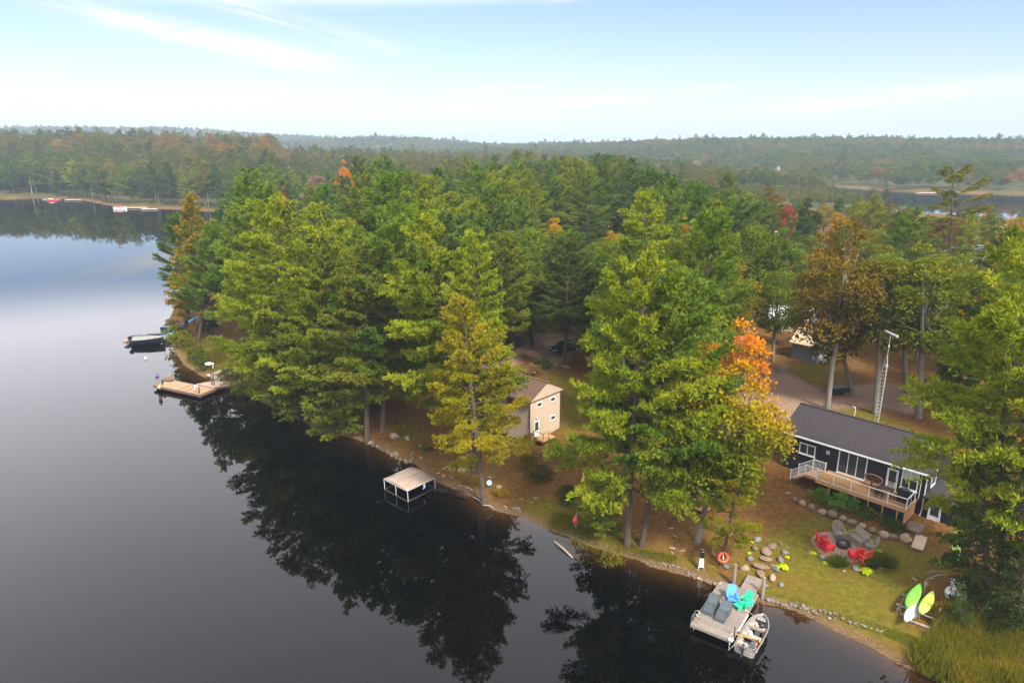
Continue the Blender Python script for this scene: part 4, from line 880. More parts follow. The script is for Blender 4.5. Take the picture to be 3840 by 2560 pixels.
def build_deck_things():
    rz = CRZ
    # hoop-backed wicker bench
    WICK = mat('wicker_brown', (.20, .10, .045), .75, .25, 8, .4, 40)
    p = CF.on_z(r2(1190, 1085), DZ+.02); t = thing('wicker_bench', 'brown wicker bench with an oval hooped back against the cottage wall', 'bench', CW(p.x, 2.2, DZ+.005), rz)
    hoop = [(.78*math.cos(a), .12-.1*abs(math.sin(a)), .78+.42*math.sin(a)) for a in np.linspace(0, 2*math.pi, 25)]
    MB().tube(hoop, .045, 6, cap=False).build('back_hoop', WICK, t)
    s = MB()
    for k in range(15): x = -.68+k*.097; hh = .42*math.sqrt(max(0, 1-(x/.78)**2)); s.box((x, .10, .78), (.02, .02, 2*hh))
    s.build('back_weave', WICK, t); MB().box((0, -.2, .40), (1.4, .55, .10), bev=.03).build('seat', WICK, t)
    for x in (-.62, .62):
        for y in (-.4, .02): MB().box((x, y, .175), (.05, .05, .35)).build('leg', WICK, t)
    # dining table and chairs
    DKW = mat('dark_resin', (.028, .018, .016), .5, .2, 6)
    p = CF.on_z(r2(1290, 1225), DZ); t = thing('patio_table', 'dark oblong patio table on the deck', 'table', CW(p.x, 1.35, DZ+.005), rz)
    MB().box((0, 0, .71), (1.25, .8, .05), bev=.015).build('table_top', DKW, t)
    for x in (-.52, .52):
        for y in (-.32, .32): MB().box((x, y, .345), (.06, .06, .68)).build('leg', DKW, t)
    def chair(x, y, a, lab):
        t = thing('patio_chair', lab, 'chair', CW(x, y, DZ+.005), rz+a, 'dark chairs round the deck table'); MB().box((0, 0, .44), (.48, .48, .05), bev=.015).build('seat', DKW, t)
        b = MB()
        for k in range(4): b.box((-.17+.113*k, -.235, .72), (.05, .03, .46))
        b.box((0, -.24, .93), (.5, .035, .07)); b.build('backrest', DKW, t)
        for sx in (-1, 1):
            for sy in (-1, 1): MB().box((sx*.21, sy*.21, .21), (.045, .045, .42)).build('leg', DKW, t)
            MB().box((sx*.24, 0, .64), (.05, .46, .04)).build('armrest', DKW, t)
    cx = p.x; chair(cx-.95, 1.35, -math.pi/2, 'dark chair at the left end of the deck table'); chair(cx-.25, .72, 0, 'dark chair on the railing side of the deck table')
    chair(cx+.95, 1.35, math.pi/2, 'dark chair at the right end of the deck table'); chair(cx+.1, 1.98, math.pi, 'dark chair on the wall side of the deck table')
    t = thing('barbecue', 'barbecue under a black cover in the right corner of the deck', 'barbecue', CW(CLEN-.65, 1.35, DZ+.005), rz)
    MB().box((0, 0, .5), (1.05, .55, 1.0), taper=.9, bev=.0).build('cover_skirt', BLACKM, t); MB().lathe([(.48, 0), (.47, .12), (.36, .24), (.1, .28)], 14, (0, 0, 1.0), 1, .52).build('cover_hood', BLACKM, t, True)
    MB().box((.62, 0, .8), (.22, .4, .05)).build('side_shelf', BLACKM, t)
build_deck_things()
# lattice antenna tower behind the dark cottage
def build_tower():
    b = gp(*r8(1238, 1590)); Yb = b.y; xt, zt = at_depth(*r8(1372, 800), Yb); h = zt-b.z; t = thing('antenna_tower', 'slender galvanised lattice antenna tower behind the dark cottage', 'tower', b, .4)
    r = .27
    P = [(r*math.cos(a), r*math.sin(a)) for a in (0, 2.094, 4.189)]
    for x, y in P: MB().tube([(x, y, -.3), (x, y, h-1.4), (x*.12, y*.12, h)], .028, 6).build('leg', STEEL, t)
    n = int((h-1.4)/.42); me = MB()
    for i in range(3):
        a, b_ = P[i], P[(i+1) % 3]; me.beam((*a, 0), (*b_, 0), .025)
    me = me.mesh('rung')
    for k in range(n): link('rung', me, STEEL, t, (0, 0, .3+k*.42))
    MB().tube([(0, 0, h-.2), (0, 0, h+2.3)], .03, 6).build('mast', STEEL, t); MB().box((.05, 0, h-1.2), (.3, .25, .3)).build('junction_box', STEEL, t)
    MB().lathe([(.05, 0), (.09, .1), (.09, .3), (.05, .4)], 8, (0, 0, h+.7)).build('rotator', STEEL, t)
    an = MB(); an.box((0, 0, h+2.35), (2.2, .20, .14), rz=-1.95); an.build('antenna_boom', mat('pale_metal', (.45, .44, .47), .4, .05), t); MB().lathe([(.15, -.11), (.17, 0), (.15, .11)], 10, (-.40, -1.03, h+2.35)).build('boom_end', STEEL, t)
build_tower()

# ---------------------------------------------------------------- beige two-storey cottage
def build_beige():
    z0 = 2.0; c = px(*r4(850, 1195), z0); r = px(*r4(1310, 985), z0); rz = math.atan2(r.y-c.y, r.x-c.x); W = (r-c).length; F_ = Frame(c, rz)
    hz = F_.on_y(r4(855, 665), 0).z; az = F_.on_y(r4(1160, 345), -.05)
    print('BEIGE', W, hz, az, math.degrees(rz)); hz = max(hz, 3.6)*1.17; D = 10.5; ym = W/2
    az_ = hz+1.35
    t = thing('beige_cottage', 'beige two-storey cottage with a brown shingle roof among the pines', 'house', c, rz)
    # local x = along the gable wall (facing -y), local y runs back along the lake side... the long wall faces -x
    w = MB(); lap(w, W, hz, .13, x0=0, y=0, z0=0); lap_x(w, D, hz, .13, y0=0, x=0, z0=0, sgn=-1); w.box((W/2, D/2+.01, hz/2-.2), (W-.01, D-.01, hz+.4)); w.build('wall', BEIGE, t)
    ov = .35; e = .28; sl = (az_-hz)/(W/2)
    MB().add([(-ov, -e, hz-sl*ov), (W+ov, -e, hz-sl*ov), (W/2, -e, az_), (-ov, -e+.08, hz-sl*ov), (W+ov, -e+.08, hz-sl*ov), (W/2, -e+.08, az_)], [(0, 1, 2), (5, 4, 3), (0, 3, 4, 1), (1, 4, 5, 2), (2, 5, 3, 0)]).build('gable_panel', BEIGE, t)
    MB().box((W/2, -e/2+.05, hz-sl*ov-.03), (W+2*ov-.06, e-.12, .05)).build('gable_soffit', BEIGE, t)
    # roof slopes: reuse the slope builder in a turned frame
    def slope(side):
        m = roof_slope(-D-.3, e, 0, 0, W/2+ov, az_-hz+sl*ov); 
        vs = []
        for x, y, z in m.v: xx = -ov+y if side < 0 else W+ov-y; vs.append((xx, -x, z+hz-sl*ov+.06))
        m.v = vs
        if side > 0: m.f = [f[::-1] for f in m.f]
        return m
    rf = slope(-1).build('roof', BROWNR, t); slope(1).build('roof_back_slope', BROWNR, rf); MB().box((W/2, D/2-.1, az_+.08), (.26, D+.8, .05)).build('ridge_cap', BROWNR, rf)
    MB().box((-ov-.06, D/2-.1, hz-sl*ov+.0), (.12, D+.8, .13)).build('gutter', BROWNM, t)
    MB().tube([(-ov-.05, -.42, hz-.2), (-.06, -.05, hz-.5), (-.06, -.05, .15), (-.5, -.5, -.05), (-1.0, -1.1, -.25)], .06, 6).build('downspout', BROWNM, t)
    MB().tube([(W+.05, -.05, hz-.2), (W+.05, -.05, .1)], .06, 6).build('downspout', BROWNM, t)
    def rect(tl, br): a, b = F_.on_y(r4(*tl), 0), F_.on_y(r4(*br), 0); return min(a.x, b.x), max(a.x, b.x), min(a.z, b.z), max(a.z, b.z)
    for tl, br in (((945, 620), (1050, 665)), ((1155, 540), (1255, 580)), ((1160, 815), (1255, 875))):
        a = rect(tl, br); cz = (a[2]+a[3])/2; cx = (a[0]+a[1])/2; window_y(t, 'window', cx-.45, cx+.45, min(cz-.28, hz-.75), min(cz+.28, hz-.18), 0, 1, sill=False)
    a = rect((905, 930), (1000, 1140)); cx = (a[0]+a[1])/2; door_y(t, cx-.43, cx+.43, .08, 1.95, 0, .6)
    MB().box((cx+.05, -.08, 2.3), (.16, .14, .14)).build('wall_lamp', WHITE, t)
    # entry platform with a handrail
    pf = MB().box((cx+.45, -.78, .0), (2.0, 1.45, .12)); po = pf.build('entry_platform', TAN, t)
    for k in range(9): MB().box((cx+.45, -1.43+.16*k, .08), (2.0, .15, .03)).build('platform_board', mat('pale_cedar', (.44, .27, .15), .7, .15, 3), po)
    hr = MB().beam((cx-.5, -.1, .95), (cx-.5, -1.45, .95), .06).beam((cx-.5, -1.45, .95), (cx+.35, -1.47, .95), .06); ho = hr.build('handrail', CEDAR, t)
    for p in ((cx-.5, -.1), (cx-.5, -1.45), (cx+.35, -1.47)): MB().box((*p, .45), (.07, .07, .95)).build('rail_post', CEDAR, ho)
    # lake-side balcony
    bz = hz*.47; b = MB().box((-1.0, D*.62, bz), (2.0, D*.62, .2)); bo = b.build('balcony', mat('dark_brown_wood', (.045, .024, .014), .8, .2, 4), t)
    for y in (D*.33, D*.6, D*.9): MB().box((-1.85, y, bz/2-.3), (.13, .13, bz+.5)).build('balcony_post', MATS['dark_brown_wood'], bo)
    MB().beam((-1.95, D*.32, bz+1.0), (-1.95, D*.93, bz+1.0), .06).build('balcony_rail', WHITE, bo)
    bal = MB().box((0, 0, 0), (.03, .03, .85)).mesh('balcony_baluster')
    for k in range(28): link('baluster', bal, WHITE, bo, (-1.95, D*.33+k*D*.6/28, bz+.55))
    for y0 in (D*.42, D*.66): window_x(t, y0, y0+1.5, bz+.4, hz-.35, 0, -1)
    MB().box((-.03, D*.25, hz*.75), (.06, 1.4, 1.2)).build('shutter_panel', BROWNM, t)
    return t
build_beige()
# ---------------------------------------------------------------- stones
def rock_mesh(name, seed, flat=.75):
    rg = np.random.default_rng(seed); V = []; n, m = 9, 12
    for i in range(n):
        th = math.pi*i/(n-1)
        for j in range(m): ph = 2*math.pi*j/m; V.append((math.sin(th)*math.cos(ph), math.sin(th)*math.sin(ph), math.cos(th)))
    V = np.array(V)
    cuts = unit(rg.normal(size=(9, 3)))
    for c in cuts:
        d = V@c; lim = rg.uniform(.62, .9); V = V-np.where(d > lim, (d-lim)*.85, 0)[:, None]*c
    V[:, 2] *= flat; fs = []
    for i in range(n-1):
        for j in range(m): fs.append((i*m+j, (i+1)*m+j, (i+1)*m+(j+1) % m, i*m+(j+1) % m))
    me = bpy.data.meshes.new(name); me.from_pydata([tuple(v) for v in V], [], fs); me.update(); return me
ROCKS = [rock_mesh('rock', 40+i, .7+.05*(i % 3)) for i in range(6)]; SLAB = [rock_mesh('slab', 60+i, .28) for i in range(3)]
def rock(p, size, m, label=None, cat='boulder', group=None, parent=None, name='boulder', src=None, asp=(1, 1), sink=.25):
    me = random.choice(src or ROCKS); o = link(name, me, m, parent, None, (random.uniform(-.15, .15), random.uniform(-.15, .15), random.uniform(0, 6.28)))
    o.scale = (size*asp[0], size*asp[1], size*random.uniform(.85, 1.1)); o.location = Vector(p)+Vector((0, 0, size*(.7 if not src else .28)*(1-2*sink)))
    if label: tag(o, label, cat, group)
    return o
ORD = ['first', 'second', 'third', 'fourth', 'fifth', 'sixth', 'seventh', 'eighth', 'ninth', 'tenth', 'eleventh', 'twelfth', 'thirteenth', 'fourteenth', 'fifteenth']
def boulder_row():
    pts = [(215, 1180, 30), (300, 1255, 42), (390, 1300, 44), (480, 1345, 55), (612, 1400, 50), (725, 1430, 68), (845, 1470, 48), (945, 1520, 58), (1065, 1560, 52)]
    P = [(gp(*r2(x, y)), s/3.015) for x, y, s in pts]
    P += [(gp(*r3(x, y)), s/2.376) for x, y, s in ((742, 222, 40), (840, 260, 52), (920, 280, 40), (1040, 300, 56))]
    for i, (p, s) in enumerate(P):
        dpt = p.y*CP+(CAM_H-p.z)*SP; rock(p, s*dpt/2560*1.0, [STONEP, STONE, STONEP, STONE][i % 4], '%s boulder from the left in the row before the dark cottage deck' % ORD[i], group='boulder row before the dark cottage')
boulder_row()
def px_size(p, s): return s*(p.y*CP+(CAM_H-p.z)*SP)/2560
for q, s, m, lab in [(r3(290, 455), 34, STONEG, 'grey boulder beside the pair of red chairs'), (r3(590, 560), 36, STONEG, 'grey angular boulder beside the big yellow-green hosta'), (r3(485, 575), 20, STONEP, 'small tan stone in front of the ornamental grass'),
                     (r3(180, 398), 18, STONEG, 'small pale stone left of the red chairs'), (r3(800, 455), 26, STONEG, 'grey stone right of the front red chair'), (r3(808, 552), 16, STONEP, 'small tan stone right of the big hosta'),
                     (r1(985, 400), 38, STONE, 'tan boulder at the upper left of the stone steps'), (r1(1010, 320), 40, STONEG, 'grey boulder at the top left of the stone steps'), (r1(945, 500), 36, STONEG, 'dark grey round boulder left of the stone steps'),
                     (r1(890, 590), 46, STONEP, 'long pale boulder lying left of the gangway'), (r1(1275, 440), 34, STONEG, 'blue-grey boulder at the upper right of the stone steps'), (r1(1225, 510), 38, STONEG, 'greenish boulder right of the stone steps'),
                     (r1(1185, 600), 38, STONEG, 'lilac-grey boulder right of the lowest step'), (r1(1155, 685), 46, STONEP, 'broad pale boulder right of the gangway'), (r1(1240, 745), 34, STONEG, 'grey-green boulder at the lawn edge right of the gangway'),
                     (r1(1295, 385), 17, STONEG, 'small grey stone above the stone steps'), (r1(715, 575), 34, STONEG, 'mossy boulder beside the life ring'), (r1(1120, 890), 30, STONEG, 'round grey boulder at the right corner of the dock'),
                     (r1(1095, 755), 26, STONEG, 'pale wedge stone under the gangway end'),
                     (r5(925, 700), 48, STONEP, 'long white boulder on the bank behind the boat lift'), (r5(740, 750), 20, STONEP, 'white stone behind the boat lift'), (r5(805, 680), 24, STONE, 'upright brown rock behind the boat lift'), (r5(820, 770), 34, STONE, 'brown rock above the fenced steps'),
                     (r5(690, 720), 18, STONEP, 'small white stone at the corner of the boat lift'), (r5(1285, 860), 30, STONEP, 'greenish white boulder beside the leaning shore pine'), (r5(1075, 790), 16, STONEP, 'small white stone left of the leaning shore pine'),
                     (r5(515, 455), 20, STONEP, 'pale stone at the head of the far steps'), (r5(525, 570), 18, STONEP, 'pale stone above the boat lift roof'), (r5(270, 545), 40, STONE, 'flat brown ledge rock at the water left of the boat lift'), (r5(380, 620), 30, STONE, 'brown waterline rock left of the boat lift'),
                     (r5(440, 580), 22, STONE, 'small brown waterline rock near the boat lift'), (r5(260, 365), 44, STONEP, 'long pale ledge on the brown bank'), (r5(390, 385), 40, STONEP, 'second pale ledge on the brown bank'), (r5(30, 430), 34, STONEP, 'pale rock at the foot of the shore-edge pine'),
                     (r5(1195, 770), 30, STONE, 'brown rock under the round blue disc'), (r3(1430, 1195), 30, STONE, 'brown rock in the tall grass'), (r3(1800, 1285), 34, STONE, 'flat brown rock in the tall grass at the right')]:
    p = gp(*q); p.z = max(p.z, .02); rock(p, px_size(p, s*.36 if q[0] < 2300 else s*.36), m, lab, 'rock', asp=(1.25, .85))
# stone edging along the water: every stone its own piece
def edging(name, label, poly, n, s0, s1, m2, dens=1.0):
    t = thing(name, label, 'stone edging', (0, 0, 0)); P = [px(*q, .05) for q in poly]; L_ = [0]
    for a, b in zip(P, P[1:]): L_.append(L_[-1]+(b-a).length)
    for k in range(n):
        s = L_[-1]*(k+random.uniform(.2, .8))/n; i = max(j for j in range(len(P)-1) if L_[j] <= s); f = (s-L_[i])/(L_[i+1]-L_[i]); p = P[i].lerp(P[i+1], f)
        p = p+Vector((random.uniform(-.15, .15), random.uniform(-.12, .2), 0)); p.z = max(.02, gz(p.x, p.y)-.02); rock(p, random.uniform(s0, s1), random.choice(m2), parent=t, name='stone')
    return t
edging('stone_edging', 'low edge of square stones along the water left of the dock', [r1(0, 560), r1(100, 560), r1(230, 590), r1(330, 620), r1(400, 655)], 26, .09, .17, [STONE, STONE, STONEG])
edging('stone_edging', 'rough rubble edge of golden stones beside the dock corner', [r1(400, 660), r1(480, 690), r1(560, 715), r1(650, 745), r1(720, 770)], 28, .07, .16, [STONE, STONEP, mat('golden_stone', (.38, .24, .10), .9, .3, 3, .5, 9)])
edging('stone_edging', 'row of stones holding the lawn edge right of the dock', [r1(1130, 890), r1(1250, 935), r1(1370, 960), r1(1500, 985), r1(1640, 1025), r1(1770, 1075)], 26, .10, .22, [STONE, STONEG, STONE])
edging('stone_edging', 'scattered stones above the sandy strip by the lawn', [r3(150, 930), r3(320, 1000), r3(450, 1030), r3(560, 1075), r3(660, 1100), r3(760, 1140), r3(850, 1170)], 24, .07, .18, [STONEP, STONE, STONEG])
edging('stone_edging', 'tumbled shore rocks below the beige cottage', [r5(845, 860), r5(960, 870), r5(1040, 920), r5(1100, 990)], 14, .10, .2, [STONE, STONEP])
edging('stone_edging', 'pale rocks along the bank right of the shore-edge pine', [r5(0, 430), r5(90, 460), r5(180, 510), r5(330, 590), r5(440, 610)], 20, .10, .22, [STONE, STONE, STONEP])
# flat step stones of the path down to the dock
st = thing('stone_steps', 'path of flat brown step stones leading down to the gangway', 'steps')
STEPM = mat('flat_step_stone', (.17, .11, .07), .95, .25, 2.5, .5, 10)
for q, s, a in [(r1(1150, 375), 40, (1.5, .8)), (r1(1100, 430), 40, (1.4, .9)), (r1(1090, 495), 36, (1.4, 1)), (r1(1050, 575), 42, (1.5, .9)), (r1(1040, 640), 36, (1.4, .8)), (r1(1160, 560), 22, (1, 1)), (r1(1230, 345), 18, (1.6, .5))]:
    p = gp(*q); rock(p, px_size(p, s*.56), STEPM, parent=st, name='step_stone', src=SLAB, asp=a, sink=.1)

# ---------------------------------------------------------------- garden and shore plants
def blade_clump(name, n, r, h, w, seed, lean=.5, quad=True):
    rg = np.random.default_rng(seed); a = rg.uniform(0, 6.28, n); q = r*np.sqrt(rg.random(n)); C = np.stack([q*np.cos(a), q*np.sin(a), np.zeros(n)], 1)
    A = np.stack([np.cos(a)*lean*q/r, np.sin(a)*lean*q/r, np.ones(n)], 1); V, F, v = blades(C, unit(A), 1, h, w, .16, rg.random(n), rg); return np_mesh(name, V, F, v)
def leaf_rosette(name, n, r, lw, seed):
    rg = np.random.default_rng(seed); V = []; F = []; v = []
    for i in range(n):
        a = rg.uniform(0, 6.28); d = r*rg.uniform(.25, 1); z = .5*r*(1-d/r)+.05; u_ = np.array([math.cos(a), math.sin(a), 0]); s_ = np.array([-u_[1], u_[0], 0]); l = r*.55*rg.uniform(.8, 1.2); b = len(V)
        c = u_*d*.75+np.array([0, 0, z+.12]); V += [c-u_*l*.3, c+u_*l*.25+s_*lw*.5+np.array([0, 0, .02]), c+u_*l*.8-np.array([0, 0, l*.45]), c+u_*l*.25-s_*lw*.5+np.array([0, 0, .02])]; F.append((b, b+1, b+2, b+3)); v += [rg.random()]*4
    return np_mesh(name, np.array(V), np.array(F), np.array(v))
HOSTA = [leaf_rosette('hosta_leaves', 60, .55, .26, 71), leaf_rosette('hosta_leaves', 40, .4, .22, 72)]
GRASSC = [blade_clump('grass_blades', 900, .55, 1.15, .045, 81, 1.0), blade_clump('grass_blades', 700, .5, .8, .04, 82, .9)]
def plant_small(mesh, p, s, color, name, label, cat, group=None, m=None, part='foliage'):
    t = thing(name, label, cat, p, random.uniform(0, 6), group); o = link(part, mesh, m or LEAFB, t); o.color = (*color, 1); t.scale = (s, s, s); return t
CH = (.42, .50, .015)
for q, s, lab in [(r3(690, 590), 1.25, 'big yellow-green hosta in front of the fire pit'), (r3(515, 245), .55, 'small yellow hosta behind the fire pit'), (r3(700, 318), .6, 'yellow hosta beside the slatted bench'), (r3(795, 395), .5, 'yellow hosta right of the round-backed chair'),
                  (r1(960, 340), .5, 'small yellow hosta at the top left of the steps'), (r1(930, 440), .5, 'small yellow hosta beside the dark round boulder'), (r1(1290, 480), .55, 'yellow hosta beside the blue-grey boulder'), (r1(1250, 575), .85, 'bright yellow hosta right of the lowest step'),
                  (r3(320, 500), .4, 'tiny hosta beside the grey boulder'), (r3(210, 415), .5, 'golden fern beside the small pale stone')]:
    plant_small(random.choice(HOSTA), gp(*q), s, CH, 'hosta', lab, 'plant')
for q, s, c, lab in [(r3(440, 515), .68, (.085, .115, .010), 'tall dark green ornamental grass beside the fire pit'), (r3(730, 530), .5, (.085, .10, .012), 'dark ornamental grass right of the front red chair'), (r3(850, 520), .75, (.085, .10, .012), 'dark ornamental grass at the right of the fire pit'),
                     (r3(1280, 960), .7, (.25, .16, .02), 'dry golden grass tuft beside the kayak rack')]:
    plant_small(random.choice(GRASSC), gp(*q), s, c, 'ornamental_grass', lab, 'plant', part='blades')
for q, h, w, c, lab in [(r2(600, 1270), 1.3, 1.1, (.12, .21, .02), 'bright green leafy bush at the left end of the deck posts'), (r2(850, 1360), 1.6, 1.1, (.13, .22, .02), 'bright green leafy bush before the middle deck posts'), (r2(870, 1230), 1.2, .8, (.06, .10, .015), 'dark fern against the deck screens'),
                        (r2(1080, 1440), 1.0, 1.3, (.06, .11, .014), 'dark green low bush behind the boulders'), (r2(1320, 1530), .9, 1.4, (.05, .09, .014), 'dark low bush at the right end of the deck'), (r2(1180, 1420), .75, 1.4, (.30, .20, .015), 'patch of yellow flowers against the deck screens'),
                        (r3(960, 215), .9, 1.2, (.05, .085, .014), 'dark bush beside the concrete slab'), (r6(760, 440), 3.0, 1.1, OLIVE, 'olive bush at the water below the two bare pine trunks'), (r6(830, 520), 3.0, .9, (.15, .15, .010), 'yellow-green bush at the water below the two bare pine trunks'),
                        (r6(1000, 700), 2.6, 1.0, (.09, .10, .010), 'olive bush beside the tarp on the old dock'), (r6(1110, 800), 2.4, 1.0, (.08, .095, .010), 'bush at the water beside the lamp post'), (r6(690, 290), 2.0, 1.2, (.20, .16, .06), 'dry straw-coloured bush behind the covered boat'),
                        (r6(1160, 350), 3.2, .8, (.045, .07, .012), 'dark round bush on the grassy bank'), (r6(1430, 950), 2.2, 1.2, (.13, .115, .02), 'dry bush overhanging the old dock'), (r6(1560, 1120), 2.0, 1.3, (.13, .15, .012), 'low bush at the waterline right of the old dock'),
                        (r5(1560, 650), 1.4, 1.2, (.15, .125, .010), 'yellowing bush on the brown slope below the beige cottage'), (r5(1690, 800), 1.6, 1.3, (.085, .07, .014), 'brown-green bush on the slope by the shore grass'), (r5(1030, 820), .9, 1.0, (.28, .19, .012), 'yellow fern left of the leaning shore pine'),
                        (r5(1300, 940), .7, 1.8, (.24, .16, .012), 'yellow ferns right of the leaning shore pine'), (r5(900, 760), .6, 1.2, (.26, .18, .012), 'yellow weeds among the white boulders'), (r4(900, 190), 1.6, 1.2, (.26, .17, .06), 'straw-coloured bush behind the beige cottage roof'),
                        (r4(1040, 110), 1.8, 1.1, (.07, .09, .012), 'green shrub behind the beige cottage'), (r7(120, 520), 1.7, 1.2, (.06, .07, .014), 'dark shrub on the slope left of the red buoy'), (r5(60, 100), 2.0, 1.0, (.14, .13, .012), 'yellowish bush between the shore-edge pines'),
                        (r5(560, 500), .9, 1.0, OLIVE, 'olive weeds beside the far steps')]:
    p = gp(*q); p.z = max(p.z, 0.0); plant('shrub', p, h, c, lab, 'shrub', w=w, m=LEAFB)
def grass_field(name, label, poly, n, h, w, col_, seed, inwater=False):
    rg = np.random.default_rng(seed); P = [tuple(gp(*q)[:2]) if not inwater else tuple(px(*q, 0)[:2]) for q in poly]; A = np.array(P); lo, hi = A.min(0), A.max(0)
    C = rg.uniform(lo, hi, (n*3, 2)); keep = seg_dist(C, P) > -.1; C = C[keep]; cl = vnoise(C[:, 0], C[:, 1], 1.6, seed); C = C[cl+rg.random(len(C))*.7 > .55][:n]
    z, d = terrain(C[:, 0], C[:, 1]); z = np.maximum(z-.02, -.3); C3 = np.stack([C[:, 0], C[:, 1], z], 1); val = np.clip(vnoise(C[:, 0], C[:, 1], 1.3, seed+3)*.7+rg.random(len(C))*.3, 0, 1)
    hh = h*(.45+.8*vnoise(C[:, 0], C[:, 1], 2.2, seed+9)); V, F, v = blades(C3, np.tile([[.12, 0, 1.0]], (len(C), 1)), 1, 1.0, w, .28, val, rg)
    V = V.reshape(-1, 4, 3); V = C3[:, None, :]+(V-C3[:, None, :])*np.stack([hh, hh, hh], 1)[:, None, :]; V[:, 1] = V[:, 1]; V = V.reshape(-1, 3)
    me = np_mesh(name, V, F, v); o = link(name, me, foliage('grass_foliage', .4, .05, .42)); o.color = (*col_, 1); tag(o, label, 'grass', kind='stuff'); return o
grass_field('tall_grass', 'tall golden-green grass filling the lower right corner', [r3(1080, 1440), r3(1250, 1150), r3(1330, 1000), r3(1420, 960), r3(1700, 1000), r3(2090, 960), r3(2400, 1200), r3(2400, 1700), r3(1500, 1700)], 26000, 1.0, .08, (.17, .15, .012), 5)
grass_field('bank_grass', 'rough yellow-green grass along the bank left of the dock', [r7(-20, 640), r7(200, 700), r7(400, 800), r7(700, 900), r7(900, 1040), r7(1300, 1120), r7(1250, 1180), r7(900, 1120), r7(640, 1060), r7(380, 970), r7(180, 880), r7(-60, 800)], 9000, .40, .06, (.11, .12, .009), 6)
grass_field('reeds', 'thin yellow-green reeds standing in the water below the bank', [r7(0, 900), r7(200, 930), r7(420, 1020), r7(720, 1110), r7(740, 1180), r7(560, 1230), r7(300, 1150), r7(60, 1010)], 900, .7, .05, (.24, .22, .02), 7, True)
grass_field('lawn_edge_grass', 'green grass fringe along the lawn edge above the stones', [r1(1150, 830), r1(1400, 900), r1(1770, 1010), r3(300, 960), r3(620, 1070), r3(860, 1150), r3(1100, 1260), r3(1150, 1180), r3(900, 1090), r3(500, 960), r3(200, 880), r1(1500, 900)], 7000, .28, .06, (.10, .125, .010), 8)
grass_field('point_grass', 'olive grass on the bank above the old dock', [r6(660, 420), r6(900, 400), r6(1250, 480), r6(1460, 700), r6(1150, 740), r6(940, 700)], 8000, .5, .09, (.14, .125, .014), 9)
grass_field('lawn_tufts', 'thin tufts in the patchy lawn round the fire pit', [r1(900, 250), r3(200, 180), r3(500, 130), r3(1250, 420), r3(1300, 620), r3(1000, 1000), r3(700, 1080), r3(0, 840), r1(1250, 800)], 15000, .10, .07, (.125, .115, .010), 10)

def litter():
    rg = np.random.default_rng(31); n = 30000; P = np.stack([rg.uniform(-30, 60, n), rg.uniform(30, 85, n)], 1); z, d = terrain(P[:, 0], P[:, 1]); k = d > .5; P, z = P[k], z[k]
    C = np.stack([P[:, 0], P[:, 1], z+.025], 1); V, F, v = blades(C, np.stack([rg.normal(size=len(C)), rg.normal(size=len(C)), np.full(len(C), .15)], 1), 1, .11, .075, .3, rg.random(len(C)), rg)
    m, N, L = nodes_of('fallen_leaf'); o = N('ShaderNodeOutputMaterial'); b = N('ShaderNodeBsdfDiffuse'); at = N('ShaderNodeAttribute'); at.attribute_name = 'v'; cr = N('ShaderNodeValToRGB'); L(at.outputs['Fac'], cr.inputs[0]); L(cr.outputs[0], b.inputs[0]); L(b.outputs[0], o.inputs[0]); el = cr.color_ramp.elements
    el[0].color = (.06, .03, .012, 1); el[1].color = (.32, .24, .12, 1)
    for p_, c_ in ((.35, (.20, .09, .02)), (.6, (.26, .15, .03)), (.8, (.14, .10, .02))): q = el.new(p_); q.color = (*c_, 1)
    tag(link('fallen_leaves', np_mesh('fallen_leaves', V, F, v), m), 'fallen leaves and needles scattered over the lots', 'leaves', kind='stuff')
litter()

